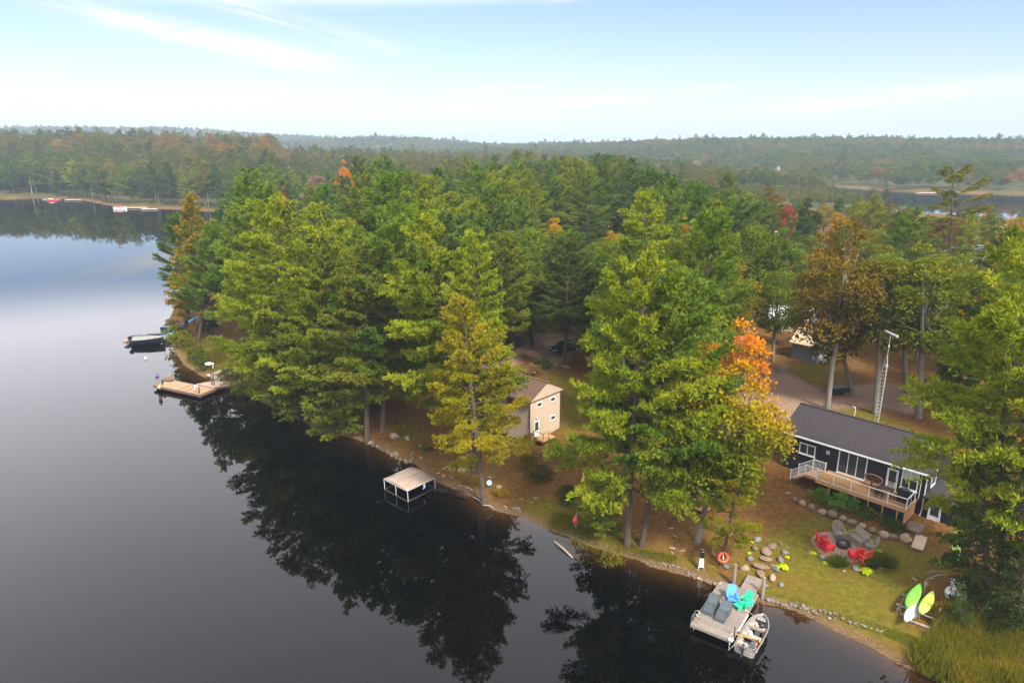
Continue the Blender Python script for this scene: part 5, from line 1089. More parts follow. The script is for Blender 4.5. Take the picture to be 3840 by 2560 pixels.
# ---------------------------------------------------------------- main dock with its things
_l, _f, _r, _b = [px(*r1(*q), .55) for q in ((385, 1105), (765, 1260), (1095, 870), (750, 720))]
DRZ = math.atan2(_f.y-_l.y, _f.x-_l.x); DF = Frame((_l.x, _l.y, 0), DRZ); DW = ((_f-_l).length+(_r-_b).length)/2; DL = ((_b-_l).length+(_r-_f).length)/2; DKZ = .55
def build_dock():
    t = thing('dock', 'weathered grey plank dock with gangway at the lawn', 'dock', DF.o, DRZ); n = 44; w = DL/n
    print('DOCK', DW, DL, [tuple(DF.loc(px(*r1(*q), .55)))[:2] for q in ((845, 745), (1075, 700), (940, 648), (985, 810))])
    MB().box((DW/2, DL/2, DKZ-.14), (DW-.06, DL-.06, .16)).build('dock_frame', GREYW, t)
    pm = [MB().box((0, 0, 0), (DW, w-.028, .05)).mesh('plank') for _ in range(1)][0]
    for i in range(n): link('plank', pm, GREYW, t, (DW/2+random.uniform(-.015, .015), w*(i+.5), DKZ-.02+random.uniform(-.003, .003)))
    for xx in (-.02, DW+.02): MB().box((xx, DL/2, DKZ-.12), (.05, DL+.02, .22)).build('edge_board', GREYW, t)
    MB().box((DW/2, -.03, DKZ-.12), (DW+.08, .05, .22)).build('edge_board', GREYW, t)
    for x in (.15, DW-.15):
        for y in (.2, DL*.5, DL-.2): MB().tube([(x, y, -2.2), (x, y, DKZ-.1)], .06, 8).build('pile', STEEL, t)
    G = [DF.loc(px(*r1(*q), .6)) for q in ((845, 745), (985, 810), (1075, 700), (940, 648))]; gx0, gx1 = (G[0].x+G[3].x)/2, (G[1].x+G[2].x)/2; gl = max((G[3].y+G[2].y)/2-DL, 1.2)
    k = int(gl/.15); gm = MB().box((0, 0, 0), (gx1-gx0, .138, .04)).mesh('plank')
    for i in range(k): link('plank', gm, GREYW, t, ((gx0+gx1)/2, DL+.07+.15*i, DKZ+.015+.012*i))
    for xx in (gx0+.03, gx1-.03): MB().beam((xx, DL-.1, DKZ-.1), (xx, DL+.15*k, DKZ-.1+.012*k), .06, .18).build('gangway_beam', GREYW, t)
    for y in (DL*.28, DL*.47): 
        MB().box((DW+.09, y, DKZ-.06), (.10, DL*.16, .12), bev=.03).build('white_bumper', WHITE, t)
    MB().box((DW-.02, -.06, DKZ+.05), (.32, .22, .2), bev=.06).build('corner_bumper', WHITE, t)
    for x, y in ((.12, DL-.4), (DW-.15, DL*.60), (DW-.15, .55)): MB().box((x, y, DKZ+.04), (.16, .05, .07), bev=.02).build('cleat', WHITE, t)
    MB().tube([(DW+.03, .5, -.6), (DW+.03, .5, DKZ+.75)], .035, 8).build('mooring_pole', BLACKM, t)
    # ladder
    ld = MB()
    for x in (-.04, ): pass
    lo = None
    for y in (.28, .72):
        tb = MB().tube([(.35, y, DKZ), (.33, y, DKZ+.55), (.18, y, DKZ+.72), (-.02, y, DKZ+.60), (-.10, y, DKZ+.2), (-.10, y, -.7)], .03, 6); o = tb.build('ladder' if lo is None else 'ladder_rail', ALU, t if lo is None else lo); lo = lo or o
    for z in (-.5, -.2, .1, .35): MB().tube([(-.10, .28, z), (-.10, .72, z)], .022, 6).build('rung', ALU, lo)
    return gx0, gx1
GX0, GX1 = build_dock()
def on_dock(q, z=.55): return px(*r1(*q), z)
def post(q, h, lab, lean=0):
    p = gp(*r1(*q)); p.z = min(p.z, .2); t = tag(MB().tube([(0, 0, -.5), (.0, 0, h*.5), (lean, .02, h*.97), (lean*.9, .02, h)], [.16, .15, .12, .05], 8).build('timber_post', GREYW, loc=p), lab, 'post')
post((785, 735), 1.9, 'split weathered timber post at the back left of the dock'); post((1057, 855), 1.75, 'weathered timber post at the right side of the gangway')
def adirondack(p, yaw, m, lab, group=None, s=1.0):
    t = thing('adirondack_chair', lab, 'chair', p, yaw, group); t.scale = (s, s, s)      # faces local -y
    for k, x in enumerate(np.linspace(-.25, .25, 5)):
        h = .86-.35*x*x*2.2; MB().box((x, .36, .28+h/2), (.118, .028, h), rx=-.42).build('back_slat', m, t)
    MB().box((0, .30, .42), (.60, .05, .09), rx=-.4).build('back_rail', m, t)
    for k in range(5): MB().box((0, -.30+k*.115, .38-k*.038), (.58, .105, .028), rx=-.32).build('seat_slat', m, t)
    for s_ in (-1, 1):
        MB().box((s_*.36, -.02, .585), (.15, .78, .03), bev=.008).build('armrest', m, t); MB().box((s_*.31, -.33, .285), (.06, .10, .57)).build('front_leg', m, t)
        MB().beam((s_*.29, -.36, .36), (s_*.29, .46, .03), .04, .13).build('side_rail', m, t); MB().box((s_*.34, .30, .29), (.04, .09, .57)).build('rear_leg', m, t)
    MB().box((0, -.37, .31), (.60, .03, .14)).build('front_apron', m, t)
    return t
adirondack(on_dock((768, 890)), rad(-12), BLUEP, 'sky blue adirondack chair on the dock'); adirondack(on_dock((895, 940)), rad(-58), GREENP, 'mint green adirondack chair on the dock with a footrest')
def footrest():
    p = on_dock((828, 960)); t = thing('footrest', 'mint green slatted footrest before the green dock chair', 'footrest', p, rad(-58))
    for k in range(4): MB().box((0, -.2+k*.125, .30-.02*k), (.5, .115, .03), rx=-.15).build('slat', GREENP, t)
    for s_ in (-1, 1): MB().beam((s_*.22, -.26, .03), (s_*.22, .24, .24), .04, .12).build('side_rail', GREENP, t); MB().box((s_*.22, .18, .12), (.05, .08, .24)).build('leg', GREENP, t); MB().box((s_*.22, -.2, .13), (.05, .08, .26)).build('leg', GREENP, t)
footrest()
def lounger(q, lab):
    p = on_dock(q); t = thing('deck_lounger', lab, 'lounger', p, DRZ, 'slate lounge chairs on the dock')
    # seat block and a raised back block, both padded covers; head towards +y
    def wedge(prof, x0, x1): 
        n = len(prof); mb = MB(); mb.add([(x0, y, z) for y, z in prof]+[(x1, y, z) for y, z in prof], [tuple(range(n)), tuple(range(n, 2*n))[::-1]]+[(i, n+i, n+(i+1) % n, (i+1) % n) for i in range(n)]); return mb
    wedge([(-.95, .02), (-.1, .02), (-.1, .38), (-.9, .30)], -.34, .34).build('seat_cover', SLATE, t)
    wedge([(-.12, .02), (.55, .02), (.72, .80), (.52, .86), (-.02, .42)], -.36, .36).build('back_cover', SLATE, t)
    for x in (-.33, .33): MB().beam((x*1.04, -.5, .43), (x*1.04, .3, .5), .06, .05).build('armrest', SLATE, t)
lounger((575, 960), 'slate grey lounger on the dock, left of its twin'); lounger((690, 1025), 'slate grey lounger on the dock, nearer the boat')
tag(MB().box((0, 0, .16), (.5, .4, .32), bev=.03).build('side_table', SLATE, loc=on_dock((650, 960))), 'low slate side table between the two loungers', 'table').rotation_euler = (0, 0, DRZ)
# moored aluminium boat
_bow, _sl, _sr = px(*r1(1072, 1030), .5), px(*r1(778, 1300), .5), px(*r1(1003, 1395), .5)
_sm = (_sl+_sr)/2; BRZ = math.atan2(_bow.y-_sm.y, _bow.x-_sm.x); BL = (_bow-_sm).length; BB = max(1.3, (_sl-_sr).length*.95); BF = Frame((_sm.x, _sm.y, 0), BRZ)
def build_boat():
    t = thing('fishing_boat', 'open aluminium fishing boat moored beside the dock', 'boat', BF.o, BRZ); print('BOAT', BL, BB)
    S = [(0, .92, .0), (.2, .97, .0), (.42, 1.0, .0), (.62, .98, .01), (.78, .84, .04), (.9, .55, .10), (.97, .24, .18), (1.0, .03, .26)]
    def hull(inset, dz, flip):
        g = []
        for s, w, k in S:
            x = s*BL*(1 if not inset else .985)+(.03 if inset else 0); hw = max(.01, BB/2*w-inset); zt = .52+.12*s*s; zb = -.14+dz+k*1.4
            g.append([(x, -hw, zt), (x, -hw*.93, .2+k*.6), (x, -hw*.72, zb+.06), (x, 0, zb), (x, hw*.72, zb+.06), (x, hw*.93, .2+k*.6), (x, hw, zt)])
        m = MB().sheet(g)
        if flip: m.f = [f[::-1] for f in m.f]
        return m
    h = hull(0, 0, True); h.add([(0, -BB*.46, .50), (0, -BB*.43, .2), (0, -BB*.33, -.08), (0, 0, -.14), (0, BB*.33, -.08), (0, BB*.43, .2), (0, BB*.46, .50)], [(0, 1, 2, 3, 4, 5, 6)]); h.build('hull', mat('boat_aluminium', (.30, .27, .24), .5, .2, 3), t, True)
    hull(.05, .07, False).build('hull_liner', mat('boat_interior', (.25, .215, .19), .6, .2, 3), t, True)
    for s_ in (-1, 1): MB().tube([(s*BL, s_*BB/2*w, .53+.12*s*s) for s, w, k in S], .035, 6).build('gunwale', ALU, t)
    MB().box((.06, 0, .30), (.05, BB*.88, .50)).build('transom', ALU, t)
    for s, w, nm in ((.16, .9, 'stern_bench'), (.42, .93, 'middle_bench'), (.70, .84, 'bow_bench')): MB().box((s*BL, 0, .26), (.34, BB*w, .22)).build(nm, mat('bench_tan', (.33, .27, .22), .6, .15, 3), t)
    MB().box((.90*BL, 0, .48), (.42, BB*.42, .03)).build('bow_deck', ALU, t); MB().box((.28*BL, 0, .02), (.6, BB*.6, .02)).build('floor_mat', DKGREY, t)
    ob = MB().box((-.16, .08, .72), (.40, .27, .34), bev=.07).build('outboard', DKGREY, t); MB().box((-.14, .08, .35), (.16, .14, .5)).build('outboard_leg', DKGREY, ob); MB().box((-.2, .08, -.1), (.3, .08, .5)).build('outboard_gearcase', DKGREY, ob)
    MB().tube([(.02, .08, .68), (.45, .18, .72)], .025, 6).build('tiller', BLACKM, ob); MB().box((-.16, .08, .82), (.22, .275, .03)).build('cowl_stripe', WHITE, ob)
    W = lambda x, y, z: BF.world(x*BL, y*BB, z)
    def item(o, lab, cat, x, y, z, rz=0): o.location = W(x, y, z); o.rotation_euler = (0, 0, BRZ+rz); tag(o, lab, cat)
    item(MB().lathe([(.02, 0), (.16, .03), (.19, .12), (.15, .24), (.03, .27)], 12).build('float_ball', ORP, smooth=True), 'round orange float in the stern of the fishing boat', 'float', .30, -.26, .05)
    item(MB().tube([(-.5, 0, 0), (.35, 0, .06)], .02, 6).box((.5, 0, .07), (.36, .14, .03)).build('paddle', mat('yellow_orange_plastic', (.75, .30, .01), .4)), 'yellow-orange paddle lying across the fishing boat', 'paddle', .33, .18, .40, 1.9)
    item(MB().box((0, 0, .1), (.42, .34, .2), bev=.05).box((.02, .0, .26), (.3, .3, .14), bev=.05).build('folding_stool', SLATE), 'grey folding seat at the stern of the fishing boat', 'seat', .17, -.22, .38, .2)
    item(MB().box((0, 0, .06), (.34, .24, .12), bev=.02).build('white_box', WHITE), 'white tackle box on the middle bench of the fishing boat', 'box', .45, .12, .37, .4)
    item(MB().box((0, 0, .12), (.42, .36, .24), bev=.02).build('grey_crate', DKGREY), 'dark grey crate before the middle bench of the fishing boat', 'crate', .55, -.08, .05, .1)
    item(MB().lathe([(.02, 0), (.24, .04), (.27, .14), (.2, .26), (.02, .3)], 12).build('rolled_bag', BLACKM, smooth=True), 'round black bag on the bow bench of the fishing boat', 'bag', .74, -.12, .36)
    nt = item(MB().tube([(-.9, 0, 0), (.0, 0, .05)], .015, 6).box((.2, 0, .07), (.34, .36, .05), bev=.02).build('landing_net', OFFW), 'white landing net with a long handle near the bow', 'net', .70, .14, .42, -1.2)
    item(MB().tube([(0, 0, 0), (.22, 0, .05), (.4, 0, 0)], [.02, .07, .02], 8).build('marker_buoy', mat('amber_plastic', (.75, .33, .03), .4)), 'amber marker buoy against the right side of the fishing boat', 'buoy', .32, -.40, .42, .3)
    tag(MB().tube([W(.98, .0, .62), W(.9, .35, .5), DF.world(DW-.15, DL*.60, DKZ+.05)], .012, 5).build('bow_rope', OFFW), 'thin rope from the fishing boat bow to the dock', 'rope')
    tag(MB().tube([W(.02, .45, .5), W(-.1, .6, .25), DF.world(DW-.1, .1, DKZ+.12)], .014, 5).build('stern_rope', OFFW), 'pale rope from the fishing boat stern to the dock corner', 'rope')
build_boat()

# ---------------------------------------------------------------- fire pit circle
fpc = gp(*r3(480, 345))
def build_firepit():
    n = 40; g = []
    for r_ in (0, .6, 1.2, 1.8, 2.15):
        row = []
        for k in range(n+1):
            a = 2*math.pi*k/n; q = r_*(1+.06*math.sin(3*a+1)); x, y = fpc.x+q*1.25*math.cos(a), fpc.y+q*math.sin(a); row.append((x, y, gz(x, y)+(.05 if r_ < 2.1 else -.05)))
        g.append(row)
    m = mat('pea_gravel', (.24, .15, .11), .95, .3, 14, .6, 60); o = MB().sheet(g).build('fire_pit_gravel', m); tag(o, kind='structure')
    p = fpc+Vector((-.05, -.05, .05)); t = thing('fire_pit', 'black steel fire pit ring in the gravel circle', 'fire pit', p)
    MB().lathe([(.55, 0), (.58, .36), (.52, .36), (.50, .10), (.02, .08)], 20).build('pit_ring', BLACKM, t, True); MB().box((.05, .02, .2), (.4, .07, .07), rz=.6).build('log', DRIFT, t); MB().box((-.05, .0, .27), (.36, .07, .07), rz=-.7).build('log', DRIFT, t)
build_firepit()
def to_pit(p): d = fpc-p; return math.atan2(d.y, d.x)+math.pi/2      # chair fronts face local -y
for q, lab in [((285, 330), 'red adirondack chair at the left of the fire pit, rear of the pair'), ((330, 385), 'red adirondack chair at the left of the fire pit, nearer of the pair'), ((585, 460), 'red adirondack chair in front of the fire pit, back to the lake'), ((655, 480), 'orange-red adirondack chair half hidden by dark grass')]:
    p = gp(*r3(*q)); p.z += .02; adirondack(p, to_pit(p), REDP if 'orange' not in lab else mat('faded_red_plastic', (.60, .07, .03), .45, .1, 3), lab, s=1.15)
def roundback(q, lab, yaw=None):
    p = gp(*r3(*q)); p.z += .02; t = thing('round_back_chair', lab, 'chair', p, to_pit(p) if yaw is None else yaw); t.scale = (.9, .9, .9)
    a = np.linspace(-.35, math.pi+.35, 17); c = Vector((0, .42, .85)); hoop = [(.50*math.cos(k), .40+.16*math.sin(k)+.06, .80+.50*math.sin(k)) for k in a]
    MB().tube(hoop, .05, 6).build('back_hoop', SILVER, t)
    for x in np.linspace(-.38, .38, 9): h = .5*math.sqrt(max(0, 1-(x/.5)**2)); MB().beam((x, .34, .42), (x, .46+.16*h/.5, .80+h*.97), .07, .02).build('back_slat', SILVER, t)
    for k in range(5): MB().box((0, -.28+k*.14, .42-.012*k), (.86, .12, .03)).build('seat_slat', SILVER, t)
    for s_ in (-1, 1): MB().beam((s_*.46, -.36, .66), (s_*.46, .42, .70), .11, .05).build('armrest', SILVER, t); MB().beam((s_*.44, -.34, 0), (s_*.44, -.34, .64), .08).build('leg', SILVER, t); MB().beam((s_*.44, .40, 0), (s_*.44, .36, .7), .08).build('leg', SILVER, t); MB().beam((s_*.44, -.5, .06), (s_*.44, .5, .06), .07).build('skid', SILVER, t)
    MB().beam((-.44, -.36, .37), (.44, -.36, .37), .07).build('front_rail', SILVER, t); MB().beam((-.48, -.44, .06), (.48, -.44, .06), .07).build('foot_rail', SILVER, t)
roundback((435, 260), 'round-backed silvered wooden chair behind the fire pit'); roundback((715, 375), 'round-backed silvered wooden chair at the right of the fire pit')
def bench():
    p = gp(*r3(605, 310)); p.z += .02; t = thing('slatted_bench', 'silvered slatted wooden bench at the back right of the fire pit', 'bench', p, to_pit(p))
    for k in range(12): MB().box((-.66+k*.12, -.02, .42), (.085, .62, .03)).build('seat_slat', SILVER, t)
    MB().box((0, .40, .72), (1.5, .04, .46), rx=-.3).build('back_panel', GREYW, t); MB().beam((-.8, .50, .98), (.8, .50, .98), .07).build('top_rail', SILVER, t)
    for y in (-.35, .3): MB().beam((-.76, y, .37), (.76, y, .37), .07).build('seat_rail', SILVER, t)
    MB().beam((-.8, -.46, .1), (.8, -.46, .1), .07).build('foot_rail', SILVER, t)
    for x in (-.7, .7): MB().beam((x, -.33, 0), (x, -.33, .4), .08).build('leg', SILVER, t); MB().beam((x, .3, 0), (x, .48, .95), .08).build('leg', SILVER, t); MB().beam((x, -.36, .62), (x, .4, .66), .09, .04).build('armrest', SILVER, t)
bench()
def small_table():
    p = gp(*r3(300, 290)); p.z += .02; t = thing('garden_table', 'small grey slatted table behind the red chairs', 'table', p, .5)
    for k in range(5): MB().box((0, -.22+k*.11, .46), (.56, .10, .03)).build('top_slat', mat('grey_slats', (.20, .19, .185), .8, .2, 5), t)
    for x in (-.22, .22):
        for y in (-.2, .2): MB().box((x, y, .22), (.06, .06, .44)).build('leg', GREYW, t)
small_table()
tag(MB().box((0, 0, .06), (2.6, .85, .14), bev=.02).build('concrete_slab', mat('pale_concrete', (.36, .27, .19), .95, .15, 3, .4, 12), loc=gp(*r3(1160, 315))), 'long pale concrete slab at the right end of the boulder row', 'slab').rotation_euler = (0, 0, rad(52))
tag(MB().box((0, 0, .1), (1.7, 1.2, .2), bev=.04).build('stone_landing', STONE, loc=gp(*r3(1115, 190))), 'brown stone landing between the deck corner and the glazed side door', 'step').rotation_euler = (0, 0, rad(48))

# ---------------------------------------------------------------- kayaks, rack, pedal boat
def kayak_mesh(L=3.0, W=.75, H=.36, name='kayak'):
    g = []; n = 17
    for i in range(n):
        s = i/(n-1); w = W/2*math.sin(math.pi*min(1, max(0, .02+s*.96)))**.62; k = H*(.55+.45*math.sin(math.pi*s)); r = 6*(2*s-1)**2*.02
        g.append([((s-.5)*L, w*math.cos(a), k*.5*math.sin(a)*(1 if math.sin(a) > 0 else .6)+r) for a in np.linspace(0, 2*math.pi, 13)])
    return MB().sheet(g).mesh(name, True)
KM = kayak_mesh()
def kayak(p, yaw, m, lab, roll=0, pitch=0, s=(1, 1, 1), ridge=True):
    t = thing('kayak', lab, 'kayak', p, yaw); t.rotation_euler = (Matrix.Rotation(yaw, 3, 'Z')@Matrix.Rotation(pitch, 3, 'Y')@Matrix.Rotation(roll, 3, 'X')).to_euler(); t.scale = s; link('hull', KM, m, t)
    if ridge:
        for y in (-.13, 0, .13): MB().tube([((q-.5)*2.5, y*(1-.8*(2*q-1)**2), .172-.12*(2*q-1)**2) for q in np.linspace(0, 1, 9)], .022, 5).build('keel_rib', m, t)
        for x in (-.5, -.2, .2, .5):
            for y in (-.16, .16): MB().lathe([(.03, 0), (.03, .012)], 8, (x, y, .155)).build('scupper', BLACKM, t)
    return t
KG = mat('lime_green_kayak', (.16, .62, .05), .4, .08, 2); KY = mat('pale_yellow_green_kayak', (.52, .66, .10), .4, .08, 2); KW = mat('white_blue_kayak', (.66, .70, .74), .4, .06, 2)
def kayaks():
    a, b = px(*r3(1040, 935), 1.3), px(*r3(1155, 735), 1.3); mid = (a+b)/2; yaw = math.atan2(b.y-a.y, b.x-a.x); ln = (b-a).length
    g = gz(mid.x, mid.y); print('KAYAK', ln, g)
    kayak(Vector((mid.x, mid.y, g+.78)), yaw, KG, 'bright green kayak upside down on the timber rack', s=(ln/3.0*1.0, 1.05, 1.0))
    a, b = px(*r3(1160, 990), 1.2), px(*r3(1270, 795), 1.2); mid2 = (a+b)/2; kayak(Vector((mid2.x, mid2.y, gz(mid2.x, mid2.y)+.62)), math.atan2(b.y-a.y, b.x-a.x), KY, 'pale yellow-green kayak upside down on the rack, right of the green one', s=((b-a).length/3.0, 1.0, 1.0))
    a = px(*r3(1030, 1045), .95); d = Vector((math.cos(yaw), math.sin(yaw), 0)); c = a+d*1.55; kayak(Vector((c.x, c.y, gz(c.x, c.y)+.42)), yaw, KW, 'white and blue kayak poking out under the bright green one', s=(1.05, .9, .8), ridge=False)
    t = thing('kayak_rack', 'rough timber rack under the three kayaks', 'rack', Vector((mid2.x-.3, mid2.y-.1, gz(mid2.x, mid2.y))), yaw)
    for x in (-.75, .75):
        MB().beam((x, -1.3, .34), (x, 1.5, .34), .09, .09).build('cross_beam', GREYW, t)
        for y in (-1.0, 0, 1.2): MB().box((x, y, .12), (.1, .1, .44)).build('rack_post', GREYW, t)
    for y in (-1.1, .1, 1.3): MB().beam((-1.3, y, .25), (1.2, y, .25), .08, .08).build('rail', GREYW, t)
    tag(MB().tube([(0, 0, 0), (.0, 0, .9)], [.07, .06], 8).lathe([(.1, 0), (.12, .2), (.05, .3)], 8, (0, 0, .9)).build('rack_post', GREYW, loc=gp(*r3(1195, 790))), 'short wooden post behind the two green kayaks', 'post')
    a, b = gp(*r3(1075, 1025)), gp(*r3(1250, 1090)); tag(MB().tube([a+Vector((0, 0, .1)), b+Vector((0, 0, .12))], [.09, .12], 7).build('drift_log', DRIFT), 'pale log lying in the grass below the kayak rack', 'log')
    a, b = gp(*r3(1040, 965)), gp(*r3(1000, 970)); tag(MB().beam(a+Vector((0, 0, .12)), gp(*r3(990, 965))+Vector((0, 0, .1)), .14, .1).build('timber_offcut', DRIFT), 'pale timber offcut left of the white kayak tip', 'timber')
    tag(MB().box((0, 0, .45), (.10, .05, .9)).build('marker_stake', OFFW, loc=gp(*r3(1325, 1000))), 'short white stake right of the kayak rack', 'stake')
    p = gp(*r3(1475, 470)); kayak(p+Vector((.1, .3, 1.05)), rad(70), KY, 'yellow-green kayak leaning against the right-hand pine trunk', pitch=-.95, roll=.3, s=(.85, .9, .9)); 
    p = gp(*r3(1490, 790)); t = thing('pedal_boat', 'white moulded pedal boat with a teal side beside the small spruce', 'pedal boat', p+Vector((0, 0, .1)), yaw)
    g = []
    for i, (x, w) in enumerate(((-1.5, .25), (-1.3, .55), (-.6, .68), (.3, .68), (.9, .6), (1.3, .3))): g.append([(x, -w, .0), (x, -w, .32), (x, -w*.55, .45), (x, -w*.4, .25), (x, w*.4, .25), (x, w*.55, .45), (x, w, .32), (x, w, .0)])
    MB().sheet(g, .05).build('hull', WHITE, t); MB().box((-.2, -.70, .18), (1.5, .03, .22)).build('side_stripe', mat('teal_plastic', (.02, .28, .26), .4), t)
    MB().box((-.5, 0, .48), (.5, .9, .10), bev=.03).build('seat', WHITE, t); MB().box((-.78, 0, .72), (.10, .9, .46), bev=.03, ry=-.2).build('seat_back', WHITE, t); MB().box((.45, 0, .48), (.3, .34, .3), bev=.04).build('pedal_box', WHITE, t)
    t.rotation_euler = (.25, -.25, yaw+math.pi)
kayaks()
# roots and sticks on the bare soil
for k, (a, b) in enumerate([((1200, 590), (1400, 580)), ((1230, 640), (1420, 600)), ((1210, 660), (1300, 640)), ((1380, 490), (1440, 480)), ((1320, 480), (1350, 520))]):
    A, B = gp(*r3(*a)), gp(*r3(*b)); M_ = (A+B)/2+Vector((0, .12, .06)); tag(MB().tube([A, M_, B], [.03, .05, .02], 5).build('tree_root', DRIFT), '%s bare root on the trodden soil right of the lawn' % ORD[k], 'root', 'roots on the trodden soil')
for k, q in enumerate([r7(1258, 1012), r7(1370, 1040), r7(1255, 1065), r7(1250, 800), r7(1290, 165+720), r1(600, 450), r3(1115, 645), r5(1600, 1005), r5(1505, 970), r5(1640, 960), r6(1110, 500), r6(1160, 550), r6(1250, 620), r6(1060, 575), r6(1340, 675), r6(1240, 662), r5(420, 540), r5(440, 515), r4(1475, 1170), r4(1310, 1420), r5(350, 255)]):
    p = gp(*q); tag(MB().box((0, 0, .03), (random.uniform(.25, .6), random.uniform(.1, .18), .08), rz=random.uniform(0, 3)).build('wood_scrap', STONEP if k % 3 else DRIFT, loc=p), 'small pale piece of wood or stone lying on the bank', 'scrap', 'pale scraps on the banks')
# shore marker, life ring, red buoy
def shore_bits():
    p = gp(*r1(475, 590)); t = thing('marker_post', 'black-topped white marker stand with splayed feet on the bank', 'marker', p)
    MB().box((0, 0, .62), (.42, .16, .78), taper=.72).build('white_panel', WHITE, t)
    for s_ in (-1, 1): MB().beam((s_*.12, 0, .30), (s_*.30, -.05, -.05), .08).build('foot', DRIFT, t)
    MB().box((.03, .02, 1.42), (.27, .14, .85), bev=.03).build('black_top', BLACKM, t); MB().box((.05, -.06, 1.62), (.16, .03, .05)).build('label_plate', STEEL, t)
    b = gd(1657, 1296); p = Vector((b.x-.05, b.y-.42, b.z+.95)); t = thing('life_ring', 'orange life ring hanging on the leaning pine trunk', 'life ring', p, 0); ring = [(.36*math.cos(a), .0, .36*math.sin(a)) for a in np.linspace(0, 2*math.pi, 29)]
    MB().tube(ring, .085, 10, cap=False).build('ring', ORP, t, True); rope = [(.46*math.cos(a), .02, .46*math.sin(a)) for a in np.linspace(3.3, 6.2, 15)]; MB().tube(rope, .015, 5).build('grab_line', OFFW, t); MB().box((0, .02, .08), (.10, .04, .5), taper=.5).build('rope_bag', WHITE, t)
    t.rotation_euler = (-.25, 0, .1)
    p = gp(*r7(225, 790)); t = thing('red_buoy', 'round red buoy propped on pale driftwood in the bank grass', 'buoy', p); MB().lathe([(.02, 0), (.2, .05), (.29, .24), (.29, .40), (.2, .58), (.02, .63)], 14, (0, 0, .42)).build('buoy_body', mat('pink_red_plastic', (.75, .02, .05), .45, .08, 3), t, True)
    MB().beam((-.15, 0, .5), (.02, -.1, 0), .10, .05).build('driftwood_leg', DRIFT, t); MB().beam((.17, 0, .5), (.04, -.05, .02), .09, .05).build('driftwood_leg', DRIFT, t); MB().tube([(.0, 0, 1.0), (.02, 0, 1.3), (.18, .05, 1.55)], [.07, .06, .03], 6).build('buoy_handle', DRIFT, t)
    a, b = px(*r7(0, 940), .05), px(*r7(190, 1110), .05); tag(MB().tube([a, (a+b)/2+Vector((0, 0, .06)), b], [.12, .11, .08], 7).build('drift_log', DRIFT), 'long pale log floating beside the reeds', 'log')
    p = gp(*r5(1188, 835)); tag(MB().lathe([(.02, .10), (.27, .09), (.29, .03), (.27, 0), (.02, 0)], 18).build('plastic_disc', mat('pale_blue_plastic', (.26, .38, .45), .5, .05, 3), loc=p+Vector((0, -.1, .35))), 'round pale blue disc leaning on a rock by the shore pine', 'disc').rotation_euler = (.9, 0, .1)
    for k, (A, B) in enumerate((((730, 680), (860, 640)), ((840, 700), (870, 660)), ((870, 640), (980, 620)), ((1030, 960), (1130, 1040)), ((1070, 940), (1130, 1010)), ((1130, 1040), (1240, 1070)), ((1410, 1060), (1490, 1110)), ((1450, 1050), (1500, 1100)), ((1330, 1040), (1360, 1080)), ((960, 860), (1030, 900)))):
        a, b = gp(*r5(*A)), gp(*r5(*B)); a.z = max(a.z, .03)+.06; b.z = max(b.z, .03)+.06; tag(MB().tube([a, (a+b)/2+Vector((.06, .05, .12)), b], [.05, .06, .03], 5).build('driftwood_branch', DRIFT), '%s bleached branch from the left, along the shore below the beige cottage' % ORD[k], 'branch', 'bleached branches along the shore')
    a, b = gp(*r5(925, 830)), px(*r5(1075, 625), 3.2); tag(MB().tube([a, b], [.05, .05], 6).build('dark_pole', BLACKM), 'dark pole slanting up from the rocks beside the leaning pine', 'pole')
    a, b = gp(*r7(830, 745)), gp(*r7(825, 690)); tag(MB().box((0, 0, .35), (.07, .05, .7)).build('white_stake', WHITE, loc=gp(*r7(307, 270))), 'small white stake on the brown slope', 'stake')
    tag(MB().box((0, 0, .5), (.4, .34, 1.0)).box((0, 0, .04), (.8, .5, .08)).build('stump_stand', BROWNM, loc=gp(*r7(1130, 460))), 'dark wooden stump stand left of the garden shelter', 'stump')
shore_bits()
# fenced wooden steps at the water below the beige cottage
def fence_steps(q, n, lab, yaw):
    p = px(*r5(*q), .3); t = thing('step_railing', lab, 'railing', p, yaw); L_ = .11*n
    MB().beam((0, 0, .62), (L_, 0, .62), .06).build('top_rail', BLACKM, t); MB().beam((0, 0, .0), (L_, 0, .0), .06).build('bottom_rail', BLACKM, t)
    bm = MB().box((0, 0, .3), (.03, .03, .62)).mesh('railing_bar')
    for k in range(n+1): link('bar', bm, BLACKM, t, (.11*k, 0, 0))
    MB().box((L_/2, .35, -.12), (L_, .6, .08)).build('step_board', BROWNM, t)
fence_steps((668, 880), 9, 'black railing of the water steps beside the boat lift', rad(-22)); fence_steps((862, 930), 9, 'black railing of the water steps below the shore rocks', rad(-22)); fence_steps((548, 530), 8, 'black railing of the steps on the bank behind the boat lift', rad(35))

